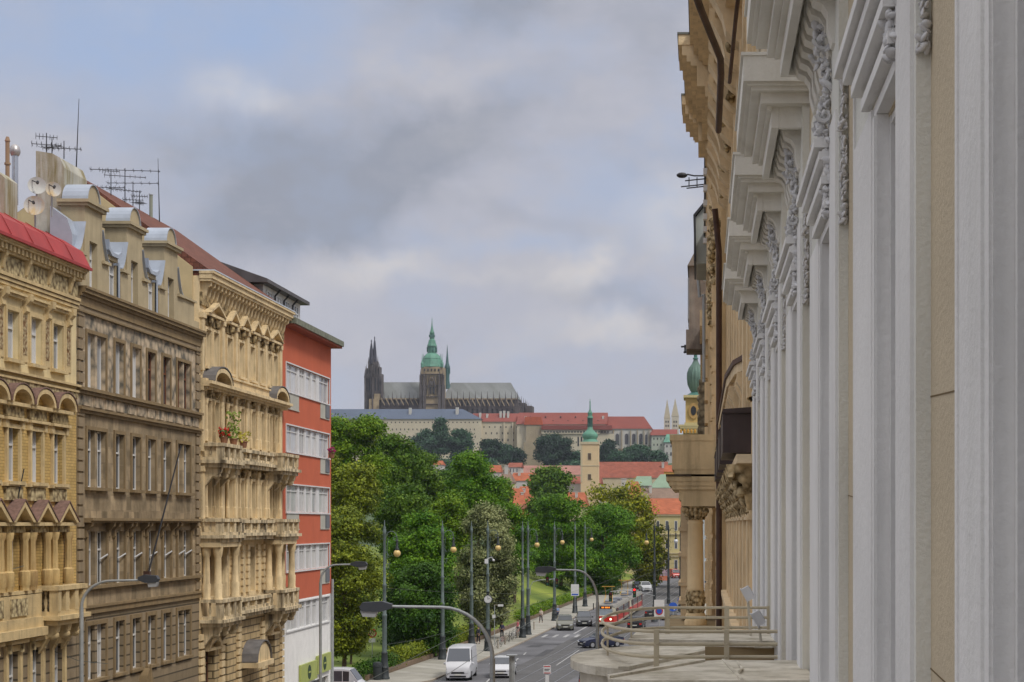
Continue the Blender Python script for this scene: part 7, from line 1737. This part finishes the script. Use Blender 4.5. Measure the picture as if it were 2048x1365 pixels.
# west towers
wt = MB(); 
cb(wt, 728.5, 745, 752, 845, -2, 8); cb(wt, 745.5, 763.5, 748, 845, -4, 8); cb(wt, 732.5, 744.5, 737, 752, -1, 7); cb(wt, 747, 760, 734, 750, -3, 7)
cb(wt, 736.5, 743.5, 724, 738, 0, 5); cb(wt, 747.5, 755.5, 724, 735, -2, 5)
C.part(wt, 'west_tower', GOTH)
wl = MB(); cb(wl, 738, 758, 798, 840, -4.6, .6); cb(wl, 748, 761, 788, 800, -4.5, .4); C.part(wl, 'portal_wall', GOTH2)
wv = MB()
for u in (733, 738, 750, 755.5): cb(wv, u, u+2.2, 757, 782, -4.4 if u > 745 else -2.4, .4); cb(wv, u+1, u+2.8, 737, 748, -3.4 if u > 745 else -1.4, .4)
C.part(wv, 'belfry_opening', WDARK)
sp = MB()
for u, vt, vb, w in ((742.8, 679, 727, 5.4), (747.8, 672, 727, 5.2)):
    Y = YK+1; x = PX(u, Y); hw = w*Y/F
    sp.lathe([(hw, PZ(vb+2, Y)), (hw*.9, PZ(vb-6, Y)), (hw*.66, PZ(vb-25, Y)), (hw*.34, PZ(vt+12, Y)), (hw*.1, PZ(vt+5, Y)), (hw*.28, PZ(vt+4, Y)), (.05, PZ(vt, Y))], (x, Y+(3 if u > 745 else 0), 0), 8)
C.part(sp, 'west_spire', mat('blue_black_slate_spire', (.045, .045, .06), .8, .3, .3))
wp = MB()
for u, v in ((729.5, 742), (733, 728), (744.5, 724), (747, 716), (759.5, 728), (762.5, 740), (755.5, 712), (737, 714)): pinn(wp, u, v, v+26, 2.0, -4)
for u in (731, 737, 742, 749, 754, 759): pinn(wp, u, 728 if u > 745 else 732, 752, 1.3, -5)
for u in (730, 745, 763): cb(wp, u-1, u+1, 755, 845, -5.5, 2)
C.part(wp, 'tower_pinnacles', GOTH)
# main tower
mt_ = MB(); cb(mt_, 842, 885, 734, 845, -14, 16); C.part(mt_, 'main_tower', GOTH2)
mb2 = MB()
for u in (841, 848, 879, 886): 
    cb(mb2, u-2.6, u+2.6, 770, 845, -17, 4); cb(mb2, u-2, u+2, 750, 770, -16, 3); pinn(mb2, u, 738, 770, 2.5, -16)
for v in (748, 771, 793, 808): cb(mb2, 841, 886, v, v+1.2, -15, 1)
for u in (853, 858, 869, 874): cb(mb2, u-.5, u+.5, 752, 790, -14.8, .8)
C.part(mb2, 'tower_buttress', GOTH)
g_ = MB()
for u in (861.5, 866.5): cb(g_, u-1.6, u+1.6, 774, 788, -14.4, .5)
for u in (849, 856, 863, 870, 877): cb(g_, u-1.3, u+1.3, 738, 742.5, -14.4, .5)
for u in (853, 874): cb(g_, u-.8, u+.8, 778, 790, -14.4, .5)
C.part(g_, 'gothic_window', WDARK)
g_ = MB(); Y = YK-14.8; g_.tube([P(857, 776, Y), P(859, 764, Y), P(864, 755, Y), P(869, 764, Y), P(871, 776, Y)], .5, 5); g_.cyl(P(864, 766, Y-.2), P(864, 766, Y+.2), 1.5, n=16)
C.part(g_, 'window_gable', GOTH)
cap = MB(); Y = YK-6; cx = PX(864, Y); k_ = Y/F
def q(w, v): return (w/2*k_, PZ(v, Y))
cap.lathe([q(44, 736), q(46, 735), q(45, 733), q(40, 728), q(38, 722), q(36, 719), q(37, 718), q(32, 713), q(24, 709), q(19, 707)], (cx, Y, 0), 8)
cap.lathe([q(18, 707), q(17, 694)], (cx, Y, 0), 8)
cap.lathe([q(19, 694), q(20, 693), q(19, 691), q(16, 688), q(13, 681), q(9, 679), q(10, 677), q(8, 676), q(8, 669), q(9.5, 668), q(10, 666), q(7, 663), q(4.6, 657), q(2.5, 652), q(1.5, 645), q(.8, 640), q(2, 639.5), q(.4, 637), q(.3, 634)], (cx, Y, 0), 8)
ck = C.part(cap, 'copper_cap', VERD, smooth=30)
cv = MB()
for v0, v1, w in ((695, 705, 17.6), (670, 675, 8.6)):
    for a in range(8): t = a*pi/4+pi/8+.0; cv.box(cx+cos(t)*w/2*k_-.6, cx+cos(t)*w/2*k_+.6, Y+sin(t)*w/2*k_-.6, Y+sin(t)*w/2*k_+.6, PZ(v1, Y), PZ(v0, Y))
C.part(cv, 'lantern_opening', VERD2, parent=ck)
ct_ = MB()
for u, dy in ((844.5, -14), (884, -14), (847, 2), (881, 2)):
    Yt = YK+dy; x = PX(u, Yt); ct_.lathe([(3*k_, PZ(735, Yt)), (3*k_, PZ(729, Yt)), (3.4*k_, PZ(728, Yt)), (1.6*k_, PZ(724, Yt)), (.9*k_, PZ(719, Yt)), (.1, PZ(708, Yt))], (x, Yt, 0), 8)
C.part(ct_, 'corner_turret', VERD, parent=ck)
fl = MB(); Y = YK+10; x = PX(894.5, Y); k_ = Y/F; fl.lathe([(7*k_, PZ(778, Y)), (4.5*k_, PZ(762, Y)), (4.6*k_, PZ(738, Y)), (5.6*k_, PZ(736, Y)), (3*k_, PZ(726, Y)), (1.2*k_, PZ(705, Y)), (.1, PZ(690, Y))], (x, Y, 0), 8)
C.part(fl, 'ridge_spire', mat('blue_green_copper_spire', (.05, .12, .115), .6, .25, .3))
fp = MB()
for a in range(8): t = a*pi/4; fp.lathe([(.3, 0), (.3, 3), (.02, 7)], (x+cos(t)*5.2*k_, Y+sin(t)*5.2*k_, PZ(748, Y)), 4)
C.part(fp, 'spire_pinnacles', VERD2)

# ================================================================ TOWN ROOFS
ORT = mat('orange_roof_tile', (.38, .115, .055), .85, .18, .5, .2, 6, courses=(.6, .5, .8), stain=.35, stcol=(.28, .07, .04)); BRT = mat('brown_red_roof_tile', (.27, .085, .055), .85, .2, .4, .2, 6, courses=(.6, .5, .8), stain=.35)
GRT = mat('grey_brown_roof_tile', (.20, .14, .105), .85, .2, .4, .2, 6, stain=.4); GNR = mat('pale_green_copper_roof', (.20, .28, .20), .7, .12, .3)
HW = [mat('pale_house_plaster_%s' % n, c, .9, .08, .4, stain=.25) for n, c in (('cream', (.50, .44, .30)), ('white', (.48, .47, .44)), ('yellow', (.50, .43, .22)), ('grey', (.38, .37, .34)))]
def house(lab, u0, u1, vr, ve, vb, Y, dep, rm, wm_, hl=0, hr=0, rows=(), chim=(), name='town_house_far', cat='house', zb=None, extra=None):
    T = Thing(name, lab, cat, (PX((u0+u1)/2, Y), Y, 0)); b = MB(); b.box(PX(u0, Y), PX(u1, Y), Y, Y+dep, 0, PZ(ve, Y)); T.part(b, 'wall', wm_)
    r = roof_block(T, u0, u1, vr, ve, Y, dep, rm, hl, hr, .3)
    for us, v0, v1, w in rows:
        for u in us:
            b = MB(); b.box(PX(u-w/2, Y), PX(u+w/2, Y), Y-.05, Y+.1, PZ(v1, Y), PZ(v0, Y)); f = T.part(b, 'window', WINFRAME)
            b = MB(); b.box(PX(u-w/2, Y)+.08, PX(u+w/2, Y)-.08, Y-.06, Y-.05, PZ(v1, Y)+.08, PZ(v0, Y)-.08); T.part(b, 'pane', PANEDARK, parent=f)
    for u, v, w in chim:
        b = MB(); b.box(PX(u-w/2, Y), PX(u+w/2, Y), Y+dep*.3, Y+dep*.3+1, PZ(ve, Y)-.3, PZ(v, Y)); b.box(PX(u-w/2, Y)-.1, PX(u+w/2, Y)+.1, Y+dep*.3-.1, Y+dep*.3+1.1, PZ(v, Y), PZ(v, Y)+.25); T.part(b, 'chimney', HW[1], parent=r)
    return T
house('big brown red roof stretching right of the church tower', 1196, 1335, 922, 956, 990, 640, 22, BRT, HW[0], 0, 2, chim=((1217, 945, 6), (1243, 938, 7), (1262, 952, 5), (1325, 925, 5)))
house('low brown roof left of the church tower', 1120, 1200, 952, 968, 985, 610, 16, BRT, HW[1], 6, 0, chim=((1132, 963, 4), (1155, 962, 5)))
house('dusky pink roof under the castle bastion', 1036, 1165, 930, 950, 975, 760, 20, mat('dusky_pink_tile', (.30, .15, .12), .85, .2, .2), HW[0], 0, 10, rows=((ar(1125, 1160, 7), 955, 959, 2.5),))
house('small white house with a red roof beside a pointed chimney', 1014, 1041, 925, 935, 958, 640, 10, BRT, HW[1], 3, 0, rows=(((1021, 1027, 1034), 937, 945, 3),))
house('cream gabled house at the left of the roofs', 994, 1024, 938, 965, 1010, 560, 12, GRT, HW[0], 12, 12, chim=((1010, 932, 7),))
house('bright orange roof with a ridge line, left of the small dark tree', 1002, 1052, 976, 1012, 1060, 455, 14, ORT, HW[0], 8, 16, rows=(((1012, 1022), 1016, 1026, 5), ((1040,), 1018, 1026, 4)), chim=((1020, 984, 5), (1041, 986, 5), (1005, 988, 4)))
house('second bright orange roof sloping behind the dark tree', 1030, 1082, 972, 1006, 1060, 480, 16, ORT, HW[2], 6, 4, chim=((1044, 978, 6),))
house('orange roof spreading behind the green locusts', 1075, 1170, 984, 1014, 1060, 470, 16, ORT, HW[0], 5, 5, chim=((1110, 982, 5), (1150, 985, 5)))
house('red roofed house wall tinted salmon, low among the trees', 1020, 1064, 1010, 1018, 1075, 430, 12, BRT, mat('salmon_plaster', (.50, .18, .10), .9, .08), 0, 6)
house('narrow red roof behind the small dark tree', 1020, 1072, 945, 962, 985, 600, 12, ORT, HW[1], 5, 3, chim=((1036, 940, 5), (1058, 950, 5)))
house('orange roof fragment left of the bright green tree', 975, 1000, 930, 945, 965, 620, 10, ORT, HW[1], 3, 3)
house('tiny red roof at the top of the park skyline', 858, 884, 921, 930, 950, 640, 8, ORT, HW[1], 3, 3)
house('pale green copper roof below the yellow chimney', 1268, 1302, 952, 972, 1000, 560, 10, GNR, HW[3], 6, 2)
house('green sheet roof with white gable near the column', 1300, 1345, 948, 976, 1000, 540, 12, GNR, HW[1], 22, 0)
house('yellow chimney house at the end of the brown red roof', 1328, 1350, 930, 944, 990, 600, 8, ORT, mat('bright_yellow_render', (.55, .33, .08), .9), 4, 4)
house('orange roof wedge above the golden tree', 1250, 1290, 962, 1005, 1060, 480, 14, ORT, HW[0], 4, 18, chim=((1246, 958, 9), (1256, 966, 7)))
house('grey brown roof with snow guards over the cream building', 1278, 1374, 976, 1003, 1150, 430, 14, GRT, HW[0], 6, 2, chim=((1300, 972, 5),))
house('white plastered house hidden behind the golden tree, left of the cream building', 1175, 1262, 1012, 1030, 1150, 400, 12, ORT, HW[1], 6, 0, rows=((ar(1185, 1258, 14), 1045, 1056, 6), (ar(1185, 1258, 14), 1075, 1086, 6)))
Tc = house('cream yellow corner building with tall windows behind the dark poles', 1240, 1376, 996, 1029, 1160, 397, 16, ORT, HW[2], 30, 0, rows=(((1252, 1266, 1298, 1316, 1334, 1352, 1368), 1042, 1062, 6), ((1252, 1266, 1298, 1316, 1334, 1352, 1368), 1080, 1098, 6), ((1298, 1316, 1334, 1352, 1368), 1120, 1150, 7)), chim=((1290, 990, 6),))
b = MB()
for v in (1030, 1068, 1106, 1112): b.box(PX(1240, 397), PX(1376, 397), 396.7, 397, PZ(v+1.5, 397), PZ(v, 397))
Tc.part(b, 'string_course', HW[0])
b = MB(); 
for k, u in enumerate(ar(1306, 1372, 5)): b.prism([(PX(u, 429), PZ(1003, 429)), (PX(u+2, 429), PZ(1003, 429)), (PX(u+1, 429), PZ(998, 429))], 'y', 428.6, 428.8)
o = b.build('snow_guard', HW[1], Tc.o, Tc.loc)
house('white multistorey house glimpsed right of the carved column', 1395, 1440, 1020, 1032, 1260, 290, 12, GRT, mat('blue_white_render', (.42, .47, .50), .8, .05), 2, 2, rows=(((1412,), 1040, 1046, 3), ((1412,), 1056, 1062, 3), ((1412,), 1072, 1078, 3), ((1412,), 1088, 1094, 3), ((1412,), 1104, 1110, 3), ((1412,), 1160, 1180, 8), ((1412,), 1200, 1215, 8)))
# church tower in the middle distance
Yt = 600.; kt = Yt/F; xt = PX(1179, Yt); T = Thing('church_tower', 'cream church tower with a green onion spire in front of the castle', 'tower', (xt, Yt, 0))
hw = 17.5*kt
b = MB(); b.box(xt-hw, xt+hw, Yt, Yt+2*hw, 0, PZ(886, Yt)); w_ = T.part(b, 'shaft', mat('warm_cream_tower_plaster', (0.605, 0.475, 0.288), .9, .06, .3))
b = MB(); b.box(xt-hw-.25, xt+hw+.25, Yt-.25, Yt+2*hw+.25, PZ(889, Yt), PZ(884, Yt)); b.box(xt-hw-.12, xt+hw+.12, Yt-.12, Yt+2*hw+.12, PZ(932.5, Yt), PZ(931, Yt)); b.box(xt-hw-.06, xt-hw+.6, Yt-.06, Yt+.6, PZ(965, Yt), PZ(889, Yt)); T.part(b, 'cornice', HW[0])
for v0, v1 in ((906, 921), (948, 961)):
    b = MB(); b.box(xt-4*kt, xt+4*kt, Yt-.1, Yt+.1, PZ(v1, Yt), PZ(v0, Yt)); f = T.part(b, 'belfry_window', HW[0]); b = MB(); b.box(xt-3*kt, xt+3*kt, Yt-.13, Yt-.1, PZ(v1-1, Yt), PZ(v0+1, Yt)); T.part(b, 'louvre', mat('brown_louvre', (.10, .07, .05), .8) if 'brown_louvre' not in bpy.data.materials else bpy.data.materials['brown_louvre'], parent=f)
def qq(w, v): return (w*kt, PZ(v, Yt))
b = MB(); b.lathe([qq(18, 884), qq(15, 881), qq(13, 878), qq(15.5, 874), qq(16, 870), qq(14, 866), qq(9, 862), qq(5.5, 858), qq(4.8, 852)], (xt, Yt+hw, 0), 12); T.part(b, 'onion_dome', VERD, smooth=35)
b = MB(); 
for a in range(8): b.cyl((xt+cos(a*pi/4)*4.6*kt, Yt+hw+sin(a*pi/4)*4.6*kt, PZ(852, Yt)), (xt+cos(a*pi/4)*4.6*kt, Yt+hw+sin(a*pi/4)*4.6*kt, PZ(836, Yt)), .8*kt, n=5)
b.lathe([qq(5.6, 853), qq(5.6, 851)], (xt, Yt+hw, 0), 10); b.lathe([qq(2.5, 852), qq(2.5, 836)], (xt, Yt+hw, 0), 6); T.part(b, 'lantern', VERD2)
b = MB(); b.lathe([qq(6, 836), qq(6, 834), qq(4, 831), qq(4.8, 827), qq(5, 825), qq(3, 822), qq(1.4, 818), qq(1.1, 806), qq(.4, 802)], (xt, Yt+hw, 0), 10); b.ball((xt, Yt+hw, PZ(803, Yt)), 1.6*kt, 1); b.cyl((xt, Yt+hw, PZ(803, Yt)), (xt, Yt+hw, PZ(797, Yt)), .4*kt, n=5); b.cyl((xt-1.5*kt, Yt+hw, PZ(799, Yt)), (xt+1.5*kt, Yt+hw, PZ(799, Yt)), .35*kt, n=5); T.part(b, 'upper_dome', VERD, smooth=35)
# onion-domed tower at the right, partly behind the tan houses
Yt = 330.; kt = Yt/F; xt = PX(1391, Yt); T = Thing('church_tower', 'yellow church tower with a ribbed green onion dome beside the tan town houses', 'tower', (xt, Yt, 0))
def qq(w, v): return (w*kt, PZ(v, Yt))
def ribbed(prof, c, n=16):
    b = MB(); vs = []
    for r, z in prof:
        for k in range(2*n): rr = r*(1.0 if k % 2 == 0 else .93); t = pi*k/n; vs.append((c[0]+cos(t)*rr, c[1]+sin(t)*rr, z))
    N = 2*n; fs = [(i*N+k, i*N+(k+1) % N, (i+1)*N+(k+1) % N, (i+1)*N+k) for i in range(len(prof)-1) for k in range(N)]; b.add(vs, fs); return b
T.part(ribbed([qq(8, 782), qq(11, 778), qq(16.5, 766), qq(18, 752), qq(17.5, 742), qq(14, 732), qq(8, 724), qq(5, 718), qq(4, 714)], (xt, Yt+5, 0)), 'onion_dome', mat('dull_verdigris_dome', (.11, .18, .15), .6, .3, .6, stain=.5, stcol=(.04, .06, .05)), smooth=20)
b = MB(); b.lathe([qq(5.5, 714), qq(5.5, 712), qq(3.5, 710), qq(3.5, 700), qq(4.5, 699), qq(2, 692), qq(.6, 670)], (xt, Yt+5, 0), 10); b.lathe([qq(24, 792), qq(23, 789), qq(15, 785), qq(9, 781)], (xt, Yt+5, 0), 8); T.part(b, 'copper_cap', VERD2)
b = MB(); b.box(xt-20*kt, xt+22*kt, Yt, Yt+8, PZ(850, Yt), PZ(796, Yt)); T.part(b, 'drum', mat('yellow_tower_render', (.50, .36, .14), .85, .08, .4))
b = MB()
for v0, v1, w in ((791, 796, 24), (846, 850, 22), (850, 854, 34), (854, 858, 31), (858, 868, 25)): b.box(xt-w*kt, xt+w*kt, Yt-.3-.02*w, Yt+8, PZ(v1, Yt), PZ(v0, Yt))
T.part(b, 'cornice', HW[2])
b = MB(); c = P(1387, 822, Yt); b.cyl((c.x, Yt-.3, c.z), (c.x, Yt+.1, c.z), 10*kt, n=20); b.v = [(v[0], v[1], c.z+(v[2]-c.z)*1.6) for v in b.v]; f = T.part(b, 'window_moulding', mat('gold_ochre_moulding', (.42, .27, .10), .8))
b = MB(); b.cyl((c.x, Yt-.38, c.z), (c.x, Yt-.3, c.z), 5.5*kt, n=16); b.v = [(v[0], v[1], c.z+(v[2]-c.z)*1.7) for v in b.v]; T.part(b, 'oval_window', WDARK, parent=f)
b = MB(); b.box(xt-24*kt, xt+30*kt, Yt+.1, Yt+8, 0, PZ(868, Yt)); T.part(b, 'lower_tower', mat('sand_tower_render', (.45, .34, .17), .85))
b = MB(); 
for k in range(6): b.lathe([(2*kt, PZ(867, Yt)), (2.4*kt, PZ(862, Yt)), (1*kt, PZ(859, Yt))], (PX(1362+k*7, Yt), Yt-.9, 0), 6)
T.part(b, 'gold_balusters', mat('gold_stone', (.5, .27, .05), .7))
# hill-top greenery and haze
def haze():
    m = bpy.data.materials.new('thin_air_haze'); m.use_nodes = True; n = m.node_tree; n.nodes.clear(); o = n.nodes.new('ShaderNodeOutputMaterial'); v = n.nodes.new('ShaderNodeVolumePrincipled')
    v.inputs['Color'].default_value = (.78, .84, 1, 1); v.inputs['Density'].default_value = HAZE; v.inputs['Anisotropy'].default_value = .2; n.links.new(v.outputs[0], o.inputs['Volume'])
    b = MB(); b.box(-1200, 1200, -60, 1950, -8, PZ(630, YK)+40); x = b.build('haze', m); x['kind'] = 'stuff'
HAZE = .00007
if HAZE: haze()
